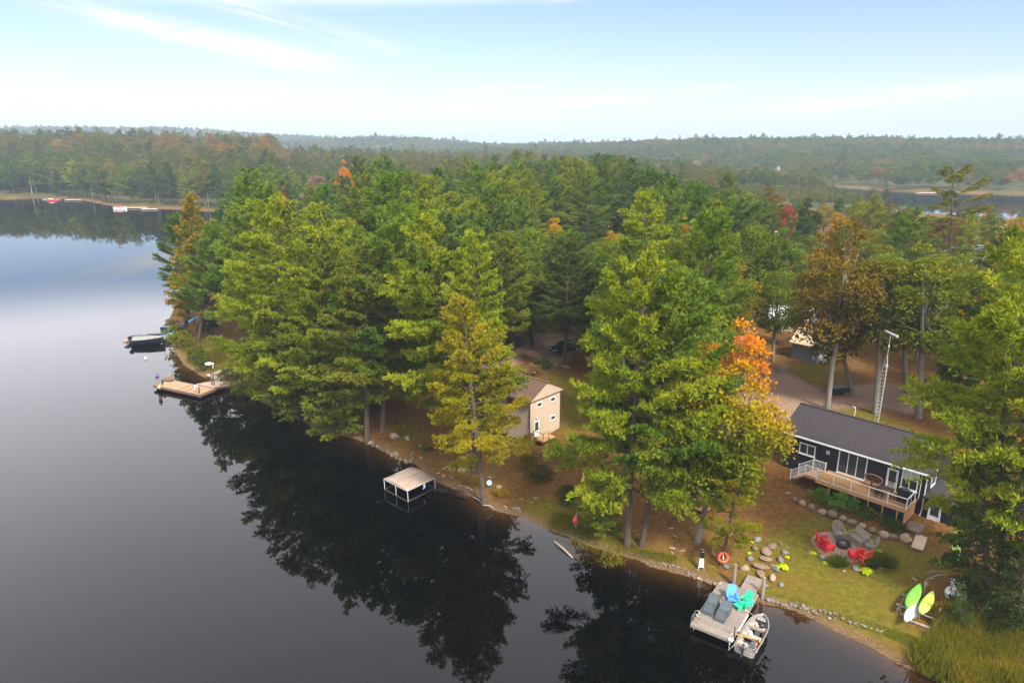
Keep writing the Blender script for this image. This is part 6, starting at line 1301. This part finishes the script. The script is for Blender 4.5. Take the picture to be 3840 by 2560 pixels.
# ---------------------------------------------------------------- boat lift with a tan canopy
def boat_lift():
    Z = 1.2; l, f, b = px(*r5(155, 770), Z), px(*r5(385, 885), Z), px(*r5(510, 615), Z); rz = math.atan2(f.y-l.y, f.x-l.x); W = (f-l).length; F_ = Frame((l.x, l.y, 0), rz); L_ = F_.loc(b).y*.74; print('LIFT', W, L_)
    t = thing('boat_lift', 'covered boat lift with a flat tan canopy on white posts', 'boat lift', F_.o, rz); TC = mat('tan_canopy', (.25, .19, .145), .8, .10, 1.5, .2, 6)
    g = [[(x, y, Z-.02+.16*math.sin(math.pi*x/W)+.03*math.sin(y*2)) for x in np.linspace(-.05, W+.05, 9)] for y in np.linspace(-.05, L_+.1, 7)]; MB().sheet(g, .03).build('canopy', TC, t, True)
    MB().beam((W/2, 0, Z+.165), (W/2, L_, Z+.165), .05, .02).build('canopy_seam', mat('canopy_seam_brown', (.22, .17, .13), .8), t)
    for a_, b_ in (((0, 0), (W, 0)), ((W, 0), (W, L_)), ((0, 0), (0, L_)), ((0, L_), (W, L_))): MB().beam((*a_, Z-.05), (*b_, Z-.05), .05, .09).build('canopy_edge', OFFW, t)
    for x, y in ((0, 0), (W, 0), (W, L_), (0, L_), (W*.5, 0)): MB().tube([(x, y, Z-.05), (x+.05, y, .7), (x+.03, y+.02, -.8)], .032, 6).build('lift_post', OFFW, t)
    for a_, b_ in (((0, 0), (W, 0)), ((W, 0), (W, L_)), ((0, 0), (0, L_)), ((0, L_), (W, L_))): MB().beam((*a_, .03), (*b_, .03), .10, .10).build('base_beam', mat('wet_beam', (.035, .03, .018), .6, .2, 4), t)
    MB().tube([(W*.98, L_*.62, Z-.05), (W*1.02, L_*.60, Z-.45), (W*.97, L_*.58, Z-.7)], [.08, .10, .04], 7).build('rolled_tarp', mat('blue_white_tarp', (.35, .42, .62), .6, .3, 6), t)
boat_lift()

# ---------------------------------------------------------------- garden shelter
def shelter():
    z0 = gp(*r7(1400, 560)).z+.25; a, b = px(*r7(1268, 488), z0), px(*r7(1520, 600), z0); rz = math.atan2(b.y-a.y, b.x-a.x); W = (b-a).length+.7; D = 2.6; F_ = Frame((a.x, a.y, z0), rz); e = F_.on_y(r7(1290, 245), 0).z; print('SHELTER', W, e); e = max(1.9, e)
    t = thing('garden_shelter', 'open garden shelter with a black roof and timber deck behind the pines', 'shelter', F_.o, rz)
    MB().box((W/2, D/2, -.12), (W, D, .18)).build('floor_frame', BLACKM, t)
    for k in range(14): MB().box((W/2, D*(k+.5)/14, -.01), (W+.05, D/14-.012, .035)).build('floor_board', CEDAR, t)
    for x in (.06, W-.06):
        for y in (.06, D-.06): MB().box((x, y, e/2), (.13, .13, e)).build('post', TAN, t); MB().box((x, y, .06), (.2, .2, .12)).build('post_foot', BLACKM, t)
    MB().box((W/2, .0, e-.06), (W+.1, .06, .18)).build('front_beam', TAN, t); MB().box((0, D/2, e-.06), (.06, D, .179)).build('side_beam', TAN, t)
    MB().add([(-.1, -.1, e), (W+.1, -.1, e), (W+.1, D+.1, e), (-.1, D+.1, e), (W*.5, D*.5, e+.5), (-.1, -.1, e-.06), (W+.1, -.1, e-.06), (W+.1, D+.1, e-.06), (-.1, D+.1, e-.06)], [(0, 1, 4), (1, 2, 4), (2, 3, 4), (3, 0, 4), (8, 7, 6, 5), (0, 5, 6, 1), (1, 6, 7, 2), (2, 7, 8, 3), (3, 8, 5, 0)]).build('roof', mat('black_felt', (.018, .018, .024), .8, .2, 4), t)
    MB().box((W*.55, D-.08, .75), (W-.3, .05, 1.2)).build('back_panel', OFFW, t)
    p = F_.world(W*.42, D*.38, .02); c = thing('covered_armchair', 'armchair under a mauve cover in the garden shelter', 'chair', p, rz+.3); MV = mat('mauve_cover', (.105, .055, .075), .8, .15, 3)
    MB().box((0, 0, .35), (.85, .8, .7), taper=.92, bev=.0).build('seat_cover', MV, c); MB().box((0, .25, .8), (.82, .3, .6), bev=.08).build('back_cover', MV, c)
    tag(MB().lathe([(.2, 0), (.24, .3), (.2, .55), (.05, .6)], 12).build('round_pouffe', BROWNM, loc=F_.world(W*.72, D*.25, .02)), 'dark round stool beside the mauve covered armchair', 'stool')
    q = [px(*r7(*k), z0-.05) for k in ((1170, 265), (1195, 330), (1290, 370), (1400, 330), (1330, 240), (1250, 205))]; pl = tag(MB().prism([(v.x-q[0].x, v.y-q[0].y) for v in q], -.12, .06).build('octagon_deck', mat('pale_deck', (.42, .37, .32), .8, .12, 2), loc=(q[0].x, q[0].y, z0)), 'pale angled low deck behind the garden shelter', 'deck')
    tag(MB().tube([(0, 0, 0), (0, 0, 2.6)], .05, 8).build('shelter_pole', BLACKM, loc=gp(*r7(1318, 215))), 'dark pole beside the garden shelter roof', 'pole')
shelter()

# ---------------------------------------------------------------- old dock on the left, two people, covered boat
def skin(name, J, E, m, parent=None, sub=1):
    me = bpy.data.meshes.new(name); me.from_pydata([j[0] for j in J], E, []); me.update(); o = link(name, me, m, parent); o.modifiers.new('skin', 'SKIN'); 
    for i, j in enumerate(J): d = me.skin_vertices[0].data[i]; d.radius = j[1] if hasattr(j[1], '__len__') else (j[1], j[1]); d.use_root = (i == 0)
    s = o.modifiers.new('sub', 'SUBSURF'); s.levels = sub; s.render_levels = sub; return o
SKINM = mat('skin_tone', (.42, .24, .17), .6, .05, 3)
def person(p, yaw, lab, bend, top, legs, cap):
    t = thing('person', lab, 'person', p, yaw)       # faces local -y
    b = bend; hip = Vector((0, 0, .90)); dirn = Vector((0, -math.sin(b), math.cos(b)))
    ch = hip+dirn*.45; nk = hip+dirn*.58; hd = nk+Vector((0, -math.sin(b*1.1), math.cos(b*1.1)))*.13; tp = hd+Vector((0, -math.sin(b*1.1), math.cos(b*1.1)))*.10
    J = [(hip, (.13, .10)), (hip+dirn*.22, (.125, .095)), (ch, (.15, .10)), (nk, .055), (hd, (.075, .095)), (tp, (.06, .07))]; E = [(0, 1), (1, 2), (2, 3), (3, 4), (4, 5)]
    armd = Vector((0, -.05, -1)) if b < .5 else Vector((0, -.25, -1))
    for s in (-1, 1):
        k = len(J); sh = ch+Vector((s*.19, 0, 0))+dirn*.05; el = sh+armd.normalized()*.29+Vector((s*.04, .03, 0)); wr = el+armd.normalized()*.25+Vector((-s*.02, -.05, 0)); ha = wr+armd.normalized()*.09
        J += [(sh, .055), (el, .042), (wr, .03), (ha, (.04, .025))]; E += [(2, k), (k, k+1), (k+1, k+2), (k+2, k+3)]
        k = len(J); J += [(Vector((s*.10, 0, .84)), .09), (Vector((s*.11, -.015, .48)), .062), (Vector((s*.115, .01, .08)), .042), (Vector((s*.12, -.12, .035)), (.04, .03))]; E += [(0, k), (k, k+1), (k+1, k+2), (k+2, k+3)]
    skin('body', J, E, SKINM, t)
    J2 = [(hip+dirn*.04, (.16, .125)), (hip+dirn*.24, (.155, .12)), (ch, (.18, .125)), (nk-dirn*.03, .075)]; E2 = [(0, 1), (1, 2), (2, 3)]
    for s in (-1, 1): k = len(J2); sh = ch+Vector((s*.19, 0, 0))+dirn*.05; el = sh+armd.normalized()*.29+Vector((s*.04, .03, 0)); wr = el+armd.normalized()*.22+Vector((-s*.02, -.05, 0)); J2 += [(sh, .075), (el, .06), (wr, .05)]; E2 += [(2, k), (k, k+1), (k+1, k+2)]
    skin('jacket' if 'jacket' in lab else 'shirt', J2, E2, top, t)
    J3 = [(Vector((0, .0, .92)), (.155, .12))]; E3 = []
    for s in (-1, 1): k = len(J3); J3 += [(Vector((s*.10, 0, .82)), .11), (Vector((s*.11, -.015, .48)), .08), (Vector((s*.115, .01, .10)), .065)]; E3 += [(0, k), (k, k+1), (k+1, k+2)]
    skin('trousers', J3, E3, legs, t)
    for s in (-1, 1): MB().box((s*.12, -.06, .045), (.10, .28, .09), bev=.03).build('shoe', BLACKM, t)
    MB().lathe([(.095, 0), (.10, .05), (.085, .10), (.04, .13)], 12, (hd.x, hd.y+.01, hd.z+.01), 1, 1.15).build('cap' if b < .5 else 'hair', cap, t, True)
    MB().box((hd.x, hd.y-.095, hd.z-.01), (.03, .03, .05)).build('nose', SKINM, t)
    for s in (-1, 1): MB().box((s*.033, hd.y-.088, hd.z+.015), (.02, .012, .012)).build('eye', BLACKM, t)
    return t
def old_dock():
    Z = .6; l, f, r, b = [px(*r6(*q), Z) for q in ((460, 990), (1040, 1110), (1240, 1030), (680, 925))]; rz = math.atan2(f.y-l.y, f.x-l.x); F_ = Frame((l.x, l.y, 0), rz); W = (f-l).length; D = (F_.loc(r).y+F_.loc(b).y)/2; print('OLDDOCK', W, D)
    OW = mat('old_tan_plank', (.285, .185, .105), .85, .22, 2.5, .3, 20, stretch=(7, 1.2, 7)); OD = mat('old_brown_timber', (.12, .065, .045), .85, .2, 3)
    t = thing('old_dock', 'wide old plank dock on the left with worn tan boards', 'dock', F_.o, rz); n = int(W/.19); w = W/n
    MB().box((W/2, D/2, Z-.16), (W-.1, D-.1, .2)).build('dock_frame', OD, t); pm = MB().box((0, 0, 0), (w-.012, D, .05)).mesh('plank')
    for i in range(n):
        if i in (int(n*.52), int(n*.66)): continue
        link('plank', pm, OW, t, (w*(i+.5), D/2, Z-.025+random.uniform(-.006, .006)))
    for y in (-.04, D+.04): MB().box((W/2, y, Z-.13), (W+.1, .08, .34)).build('edge_beam', OD, t)
    for x in (-.04, W+.04): MB().box((x, D/2, Z-.13), (.08, D+.02, .338)).build('edge_beam', OD, t)
    for x in (.3, W*.5, W-.3):
        for y in (.3, D-.3): MB().box((x, y, -.4), (.2, .2, 1.4)).build('pile', OD, t)
    # ramp to the shore
    a = F_.world(W*.72, D, Z); rp = [px(*r6(*q), .75) for q in ((990, 965), (1230, 1015), (1560, 960), (1540, 880), (1230, 920))]; g = thing('shore_ramp', 'pale worn ramp between the old dock and the shore', 'ramp', (rp[0].x, rp[0].y, .62), 0)
    MB().prism([(v.x-rp[0].x, v.y-rp[0].y) for v in rp], -.1, .05).build('ramp_deck', mat('pale_ramp', (.28, .20, .155), .85, .15, 2), g)
    MB().beam((rp[1].x-rp[0].x, rp[1].y-rp[0].y, .0), (rp[2].x-rp[0].x, rp[2].y-rp[0].y, 0), .12, .3).build('ramp_beam', OD, g)
    for k in range(4): q = rp[1].lerp(rp[2], .15+.16*k)-rp[0]; MB().box((q.x, q.y+.9, .12), (.5, .3, .2)).build('ramp_step', OD, g)
    person(px(*r6(517, 990), Z+.03), rad(60), 'person in a blue jacket and khaki trousers standing on the old dock', 0.08, mat('blue_jacket', (.02, .04, .22), .8, .1, 4), mat('khaki_cloth', (.30, .23, .14), .85, .1, 4), mat('dark_cap', (.015, .015, .02), .8))
    person(px(*r6(1035, 1083), Z+.03), rad(-70), 'person in a white shirt and brown trousers bending over on the old dock', 1.25, mat('white_shirt', (.66, .64, .62), .8, .05, 4), mat('brown_cloth', (.13, .07, .05), .85, .1, 4), mat('grey_hair', (.25, .23, .2), .8))
    tag(MB().tube([(0, 0, .0), (.1, .1, .55)], [.09, .1], 7).box((.1, .1, .65), (.28, .24, .16), bev=.04).build('outboard_stand', BLACKM, loc=px(*r6(565, 985), Z+.01)), 'black prop leaning beside the standing person on the old dock', 'prop')
    tag(MB().box((0, 0, .18), (.5, .9, .36), taper=.5).build('canvas_bag', mat('khaki_canvas', (.30, .22, .13), .85, .2, 3), loc=px(*r6(540, 1010), Z+.01)), 'khaki canvas bag at the feet of the standing person', 'bag')
    p = px(*r6(640, 935), Z+.01); c = thing('low_deck_chair', 'low tan deck chair at the back edge of the old dock', 'chair', p, rz+.3)
    MB().box((0, 0, .2), (1.5, .6, .1), rx=.1).build('seat', OD, c); MB().box((.0, .32, .36), (1.4, .08, .3), rx=-.4).build('backrest', OD, c)
    for x in (-.6, -.2, .2, .6): MB().tube([(x, .2, .2), (x+.1, .45, 1.0)], .05, 5).build('back_stick', OW, c)
    p = px(*r6(1222, 995), Z); h = 4.2; t = thing('dock_lamp', 'tall dark lamp post with a white bowl shade beside the old dock', 'lamp post', p); xh, zh = at_depth(*r6(1205, 730), p.y); h = zh-p.z
    MB().box((0, 0, h/2), (.13, .13, h)).build('post', OD, t); MB().box((-.35, .1, h/2-.4), (.10, .10, h-1.0)).build('brace_post', OD, t); MB().lathe([(.1, 0), (.55, .12), (.6, .3), (.35, .42), (.05, .45)], 14, (-.35, 0, h-.1), 1, .7).build('bowl_shade', OFFW, t, True); MB().beam((.1, 0, h-.5), (.35, -.1, h+.25), .12).build('bracket', WHITE, t)
    q = [px(*r6(*k), .7) for k in ((1110, 845), (1240, 905), (1520, 870), (1500, 790), (1350, 770), (1240, 790))]; g = []
    A, B, C_, D_ = q[0], q[1], q[2], q[4]
    for i in range(9):
        u_ = i/8; row = []
        for j in range(9): v_ = j/8; P_ = A.lerp(B, u_).lerp(D_.lerp(C_, u_), v_); row.append((P_.x, P_.y, max(.55, gz(P_.x, P_.y)+.1)+.25*math.sin(v_*3)*math.sin(u_*3)+.05*math.sin(i*2.1+j*1.7)))
        g.append(row)
    tag(MB().sheet(g, .04).build('tarpaulin', mat('pale_grey_tarp', (.26, .23, .195), .55, .2, 1.2, .3, 5)), 'crumpled pale grey tarpaulin on the bank beside the lamp post', 'tarpaulin')
    p = gp(*r6(1590, 850)); p.z = max(p.z, .1); rock(p, 1.1, STONE, 'tan rock right of the tarpaulin', 'rock')
    tag(MB().box((0, 0, .12), (1.3, .4, .1), rz=.4).build('white_paddle_board', WHITE, loc=gp(*r6(1615, 465))+Vector((0, 0, .8))), 'white board among the pine boughs left of middle', 'board')
    t = thing('dead_branch_tuft', 'bleached dead branches on the bank above the old dock', 'branches', gp(*r6(1285, 430)))
    for k in range(7): a = k*.9; MB().tube([(0, 0, 0), (.25*math.cos(a), .25*math.sin(a), .5), (.6*math.cos(a), .6*math.sin(a), 1.1)], [.04, .03, .01], 4).build('stick', DRIFT, t)
old_dock()
def point_boats():
    a, b = px(*r6(215, 470), .15), px(*r6(600, 450), .15); rz = math.atan2(b.y-a.y, b.x-a.x)-.03; L_ = (b-a).length; print('COVERED', L_)
    t = thing('covered_motorboat', 'dark motorboat under a grey cover moored at the point', 'boat', (a.x, a.y, 0), rz); HB = mat('dark_blue_hull', (.010, .014, .030), .35, .1, 3)
    S = [(0, .9), (.3, 1.0), (.6, .95), (.8, .7), (.93, .35), (1.0, .04)]; g = []
    for s, w in S: hw = 1.05*w; z = 1.0+.25*s; g.append([(s*L_, -hw, z), (s*L_, -hw*.85, .2+.3*s*s), (s*L_, 0, -.3+.5*s**3), (s*L_, hw*.85, .2+.3*s*s), (s*L_, hw, z)])
    m = MB().sheet(g); m.f = [f[::-1] for f in m.f]; m.add(g[0], [(0, 1, 2, 3, 4)]); m.build('hull', HB, t, True)
    g = [[(s*L_*1.0-.05, y*1.08*w, 1.02+.25*s+.42*(1-y*y)*(1-.6*s)) for y in np.linspace(-1, 1, 9)] for s, w in S]; MB().sheet(g).build('cover', mat('grey_boat_cover', (.20, .20, .185), .75, .2, 2, .2, 5), t, True)
    o = MB().box((-.55, 0, 1.25), (.6, .55, .7), bev=.12).build('outboard', HB, t); MB().box((-.45, 0, .4), (.25, .2, 1.2)).build('outboard_leg', HB, o)
    Z = .6; q0, q1 = px(*r6(420, 400), Z), px(*r6(720, 385), Z); d = thing('point_dock', 'small brown plank dock at the point behind the covered motorboat', 'dock', q0, math.atan2(q1.y-q0.y, q1.x-q0.x)); W = (q1-q0).length+1.5; OD = MATS['old_brown_timber']
    for k in range(int(W/.3)): MB().box((.3*k+.15-4, 0, 0), (.285, 2.2, .06)).build('plank', CEDAR, d)
    MB().box((W/2-4, -1.1, -.18), (W, .1, .34)).build('edge_beam', OD, d); MB().box((W/2-4, 1.1, -.18), (W, .1, .34)).build('edge_beam', OD, d)
    for x in (-3.5, W-5):
        for y in (-1, 1): MB().box((x, y, -.5), (.18, .18, 1.3)).build('pile', OD, d)
    yw = math.atan2(q1.y-q0.y, q1.x-q0.x); BK = mat('charcoal_kayak', (.05, .05, .055), .45, .1, 2); BC = mat('azure_kayak', (.03, .32, .72), .4, .1, 2)
    p = px(*r6(400, 365), .9); kayak(p, yw+.03, BK, 'charcoal kayak lying along the point dock', s=(1.9, 1.2, 1.2), ridge=False); p = px(*r6(620, 345), 1.0); kayak(p, yw, BC, 'azure kayak lying at the shore end of the point dock', s=(1.5, 1.0, 1.1), ridge=False); p = px(*r6(520, 342), 1.2); kayak(p, yw, BK, 'thin dark kayak behind the azure one', s=(1.2, .6, .8), ridge=False)
    tag(MB().box((0, 0, .6), (2.3, 1.1, 1.2), bev=.05).box((0, 0, 1.22), (2.4, 1.2, .06)).build('dock_box', HB, loc=px(*r6(650, 335), .6)), 'dark storage box at the shore end of the point dock', 'box')
    p = gp(*r6(915, 235)); kayak(p+Vector((0, 0, .8)), rad(25), BC, 'bright blue kayak hung between the two bare pine trunks', pitch=-.35, s=(1.3, .9, .9), ridge=False)
    p = px(*r6(357, 660), 0); tag(MB().lathe([(.05, -.1), (.2, 0), (.22, .2), (.1, .4), (.03, .42)], 10).build('mooring_buoy', WHITE, loc=p), 'small white mooring buoy out on the open water', 'buoy')
point_boats()

# ---------------------------------------------------------------- sheds, car and things behind the cottages
def shed(name, lab, base, rz, W, D, h, rise, wm, rm, door=True):
    t = thing(name, lab, 'shed', base, rz); MB().box((W/2, D/2, h/2-.3), (W, D, h+.6)).build('wall', wm, t)
    for k in range(int(W/.3)): MB().box((.15+.3*k, -.012, h/2-.05), (.02, .03, h-.12)).build('batten', wm, t)
    sl = rise/(D/2); e = .35
    MB().add([(0, 0, h), (0, D, h), (0, D/2, h+rise), (.08, 0, h), (.08, D, h), (.08, D/2, h+rise), ], [(0, 2, 1), (3, 4, 5)]).build('gable', wm, t); MB().add([(W, 0, h), (W, D, h), (W, D/2, h+rise)], [(0, 1, 2)]).build('gable', wm, t)
    roof_slope(-e, W+e, -e, h-sl*e+.1, D/2, h+rise+.1, .3).build('roof', rm, t); roof_slope(-e, W+e, D+e, h-sl*e+.1, D/2, h+rise+.1, .3).build('roof_back_slope', rm, t)
    if door: MB().box((W*.3, -.04, 1.0), (1.0, .06, 2.0)).build('door', OFFW, t); MB().box((W*.7, -.04, 1.5), (.9, .06, .8)).build('window', GLASS, t)
    return t
GSH = mat('grey_shed_boards', (.20, .19, .165), .85, .12, 3); PALER = mat('pale_tan_roof', (.50, .38, .24), .85, .15, 2); WMR = mat('white_metal_roof', (.45, .46, .49), .4, .05, 2)
p = gp(*r8(330, 830)); q = gp(*r8(560, 890)); shed('grey_shed', 'grey boarded shed with a pale tan roof behind the orange-topped maple', p, math.atan2(q.y-p.y, q.x-p.x), (q-p).length+.6, 4.2, 2.5, 1.5, GSH, PALER, False)
p = gp(*r8(200, 700)); shed('white_roof_house', 'beige house with a white metal roof behind the grey shed', Vector((p.x+1.5, p.y+8, p.z-1.2)), rad(-22), 6.5, 6, 3.4, 1.5, BEIGE, WMR)
p = gp(*r8(630, 885)); t = thing('propane_tank', 'white propane tank beside the grey shed', 'tank', p, rad(-15)); MB().tube([(-1.0, 0, .75), (-.9, 0, .75), (.9, 0, .75), (1.0, 0, .75)], [.25, .5, .5, .25], 14).build('tank_body', WHITE, t, True); MB().box((-.5, 0, .15), (.15, .7, .3)).build('foot', STEEL, t); MB().box((.5, 0, .15), (.15, .7, .3)).build('foot', STEEL, t); MB().lathe([(.14, 0), (.14, .16), (.08, .2)], 10, (0, 0, 1.22)).build('valve_dome', WHITE, t)
def car():
    reg_c = reg(2040, 1180, 6.534); p = gp(*reg_c(520, 900)); t = thing('parked_car', 'black estate car parked in the shade behind the beige cottage', 'car', p, rad(38)); BP = mat('black_car_paint', (.010, .010, .012), .2, .1, 2, coat=.5)
    prof = [(-2.3, .35), (-2.3, .8), (-2.2, 1.0), (-1.0, 1.08), (-.45, 1.52), (1.6, 1.55), (2.2, 1.12), (2.3, .8), (2.3, .35)]; n = len(prof); g = []
    for y, s in ((-.92, .93), (-.86, 1), (.86, 1), (.92, .93)): g.append([(x, y*(1 if z < 1.1 else .86), .35+(z-.35)*s) for x, z in prof])
    m = MB().sheet(g); m.add(g[0], [tuple(range(n))]); m.add(g[-1], [tuple(range(n))[::-1]]); m.add([(-2.3, -.92, .35), (2.3, -.92, .35), (2.3, .92, .35), (-2.3, .92, .35)], [(3, 2, 1, 0)]); m.build('body', BP, t)
    MB().box((.55, 0, 1.31), (1.9, 1.63, .30)).build('side_windows', GLASS, t); MB().box((-.74, 0, 1.31), (.04, 1.35, .58), ry=.9).build('windscreen', GLASS, t)
    for x in (-1.45, 1.45):
        for y in (-.86, .86): wh = MB().tube([(x, y-.1, .33), (x, y+.1, .33)], .33, 16).build('wheel', BLACKM, t); MB().tube([(x, y-.11, .33), (x, y+.11, .33)], .19, 12).build('rim', ALU, wh)
    for y in (-.62, .62): MB().box((-2.29, y, .75), (.06, .34, .14)).build('headlight', WHITE, t)
    MB().box((-2.31, 0, .55), (.05, .5, .12)).build('number_plate', WHITE, t); 
    for y in (-.6, .6): MB().beam((-.3, y, 1.6), (1.5, y, 1.62), .04).build('roof_rail', ALU, t)
car()
p = gp(*r8(735, 1130)); tag(MB().box((0, 0, .75), (.4, .05, 1.5), taper=.5).build('leaning_board', OFFW, loc=p), 'white board leaning on a trunk at the drive', 'board')
p = gp(*r8(830, 1210)); t = thing('black_trailer', 'dark covered utility trailer in the shade behind the dark cottage', 'trailer', p, rad(10)); MB().box((0, 0, .6), (2.4, 1.3, .6), bev=.05).build('box_body', BLACKM, t); MB().beam((-1.2, 0, .4), (-2.3, 0, .4), .08).build('drawbar', BLACKM, t)
for y in (-.75, .75): MB().tube([(0, y-.08, .3), (0, y+.08, .3)], .3, 14).build('wheel', BLACKM, t)
p = gp(*r8(245, 990)); t = thing('timber_stack', 'small stack of grey timbers at the edge of the drive', 'timber', p, .5)
for k in range(4): MB().box((0, .05*k, .12+.2*k), (1.6, .3, .17)).build('timber', GREYW, t)
rk = thing('drive_edge_stones', 'line of pale stones edging the drive behind the dark cottage', 'stone edging')
for k in range(9): p = gp(*r8(735-9*k, 1280+10*k)); rock(p, random.uniform(.12, .2), STONEP, parent=rk, name='stone')
rk = thing('car_park_stones', 'pale stones at the foot of the long-trunked pine', 'stone edging')
for q in ((1265, 45), (1360, 60), (1400, 75), (1440, 80)): rock(gp(*r4(*q)), .28, STONEP, parent=rk, name='stone')

# ---------------------------------------------------------------- far shores: houses, docks and boats across the water
def far_boat(dx, dy, L_, m, lab, m2=WHITE):
    p = pd(dx, dy, .1); t = thing('motorboat', lab, 'boat', p, 0); g = []
    for s, w in ((0, .9), (.5, 1), (.8, .6), (1, .05)): hw = L_*.17*w; g.append([(s*L_, -hw, L_*.16), (s*L_, -hw*.7, -.1), (s*L_, hw*.7, -.1), (s*L_, hw, L_*.16)])
    MB().sheet(g).build('hull', m, t); MB().box((L_*.4, 0, L_*.18), (L_*.4, L_*.24, L_*.12)).build('cabin', m2, t); MB().box((L_*.5, 0, L_*.14), (L_*.8, L_*.26, .05)).build('boat_deck', m2, t)
far_boat(110, 461, 5.5, REDP, 'red and white boat at the far left shore dock'); far_boat(262, 480, 7, WHITE, 'white boat with a red cabin at the far left shore', REDP); far_boat(2308, 439, 9, WHITE, 'white motorboat crossing the right-hand lake')
def far_dock(dx, dy, L_, lab, rz=0):
    p = pd(dx, dy, .5); t = thing('far_dock', lab, 'dock', p, rz)
    for k in range(int(L_)): MB().box((k+.5, 0, 0), (.95, 3, .2)).build('plank', mat('pale_far_planks', (.45, .36, .30), .8), t)
    for x in (0, L_): MB().box((x, 0, -.4), (.3, 2.6, .8)).build('pile', GREYW, t)
far_dock(100, 458, 10, 'pale dock beside the red boat on the far left shore'); far_dock(150, 459, 9, 'pale landing between the boats on the far left shore', .2); far_dock(285, 477, 12, 'pale dock beside the white boat on the far left shore', .15); far_dock(325, 480, 8, 'low pale dock right of the white boat on the far left shore'); far_dock(2105, 443, 14, 'pale landing on the far shore of the right-hand lake')
def far_house(dx, dy, W, D, h, rise, rz, wm, rm, lab):
    p = gd(dx, dy); t = thing('far_house', lab, 'house', p, rz); MB().box((0, 0, h/2), (W, D, h)).build('wall', wm, t); MB().add([(-W/2-.4, -D/2-.4, h), (W/2+.4, -D/2-.4, h), (W/2+.4, D/2+.4, h), (-W/2-.4, D/2+.4, h), (0, -D/2-.4, h+rise), (0, D/2+.4, h+rise)], [(0, 4, 5, 3), (1, 2, 5, 4), (0, 1, 4), (2, 3, 5), (3, 2, 1, 0)]).build('roof', rm, t)
    for x in (-W*.25, W*.25):
        for z in ((h*.3, h*.72) if h > 4 else (h*.5,)): MB().box((x, -D/2-.03, z), (W*.16, .06, 1.5)).build('window', GLASS, t)
    MB().box((0, -D/2-.04, 1.1), (1.1, .08, 2.2)).build('door', OFFW, t)
far_house(1525, 392, 12, 10, 6, 8, .3, WHITE, mat('far_grey_roof', (.25, .26, .28), .8), 'white steep-gabled house on the meadow beyond the inlet'); far_house(1785, 402, 9, 8, 5, 4, .2, WHITE, WMR, 'small white house on the far right shore'); far_house(1818, 398, 7, 6, 3, 2.5, -.2, WHITE, WMR, 'white cabin beside the small white house on the far right shore')
far_house(1820, 560, 8, 7, 3, 2.4, .4, BEIGE, mat('pinkish_roof', (.42, .30, .27), .8), 'pink-roofed cabin below the red maple sapling'); far_house(2050, 585, 12, 8, 3.2, 2.4, -.2, mat('brown_cabin', (.10, .06, .045), .8), mat('brown_roof_far', (.13, .09, .08), .8), 'brown cabin among the trees before the right-hand lake'); far_house(2215, 600, 14, 9, 3, 1.6, .1, WHITE, WMR, 'low white-roofed building under the open-crowned pine'); far_house(2290, 560, 9, 8, 3, 2.5, .3, WHITE, WMR, 'white cabin at the right before the lake')
FT = [('maple_d', 1605, 415, 1603, 383, (.40, .10, .09), 1.3, 'pinkish-red maple on the meadow beyond the inlet'), ('maple_d', 1637, 415, 1636, 388, (.34, .17, .10), 1.3, 'rounded russet tree on the meadow beyond the inlet'), ('maple_c', 1600, 405, 1598, 365, (.24, .22, .05), 1.0, 'tall yellowish tree behind the pinkish-red maple'),
      ('maple_c', 1680, 412, 1678, 378, (.18, .16, .06), 1.0, 'pale round tree on the far right shore'), ('spruce', 1570, 500, 1568, 376, DARK, 1.0, 'dark pointed spruce on the skyline right of middle'), ('spruce', 2040, 520, 2037, 418, DARK, .8, 'narrow dark spruce before the right-hand lake'), ('spruce', 683, 420, 681, 330, (.05, .06, .012), 1.1, 'dark pointed fir against the pale meadow'), ('pine_open', 770, 430, 768, 348, BLUEG, .7, 'thin pine against the pale meadow')]
for k, bx, by, tx, ty, c, w, lab in FT: plant_px(k, bx, by, tx, ty, c, lab, w=w)
# ---------------------------------------------------------------- haze
HAZE = .00025
def build_haze():
    mb = MB().box((0, 3600, 52), (17000, 7600, 122)); m, N, L = nodes_of('haze_air'); o = N('ShaderNodeOutputMaterial'); v = N('ShaderNodeVolumePrincipled')
    v.inputs['Color'].default_value = (.46, .57, .70, 1); v.inputs['Density'].default_value = HAZE; v.inputs['Anisotropy'].default_value = 0.0
    L(v.outputs[0], o.inputs['Volume']); tag(mb.build('haze', m), kind='stuff')
build_haze()
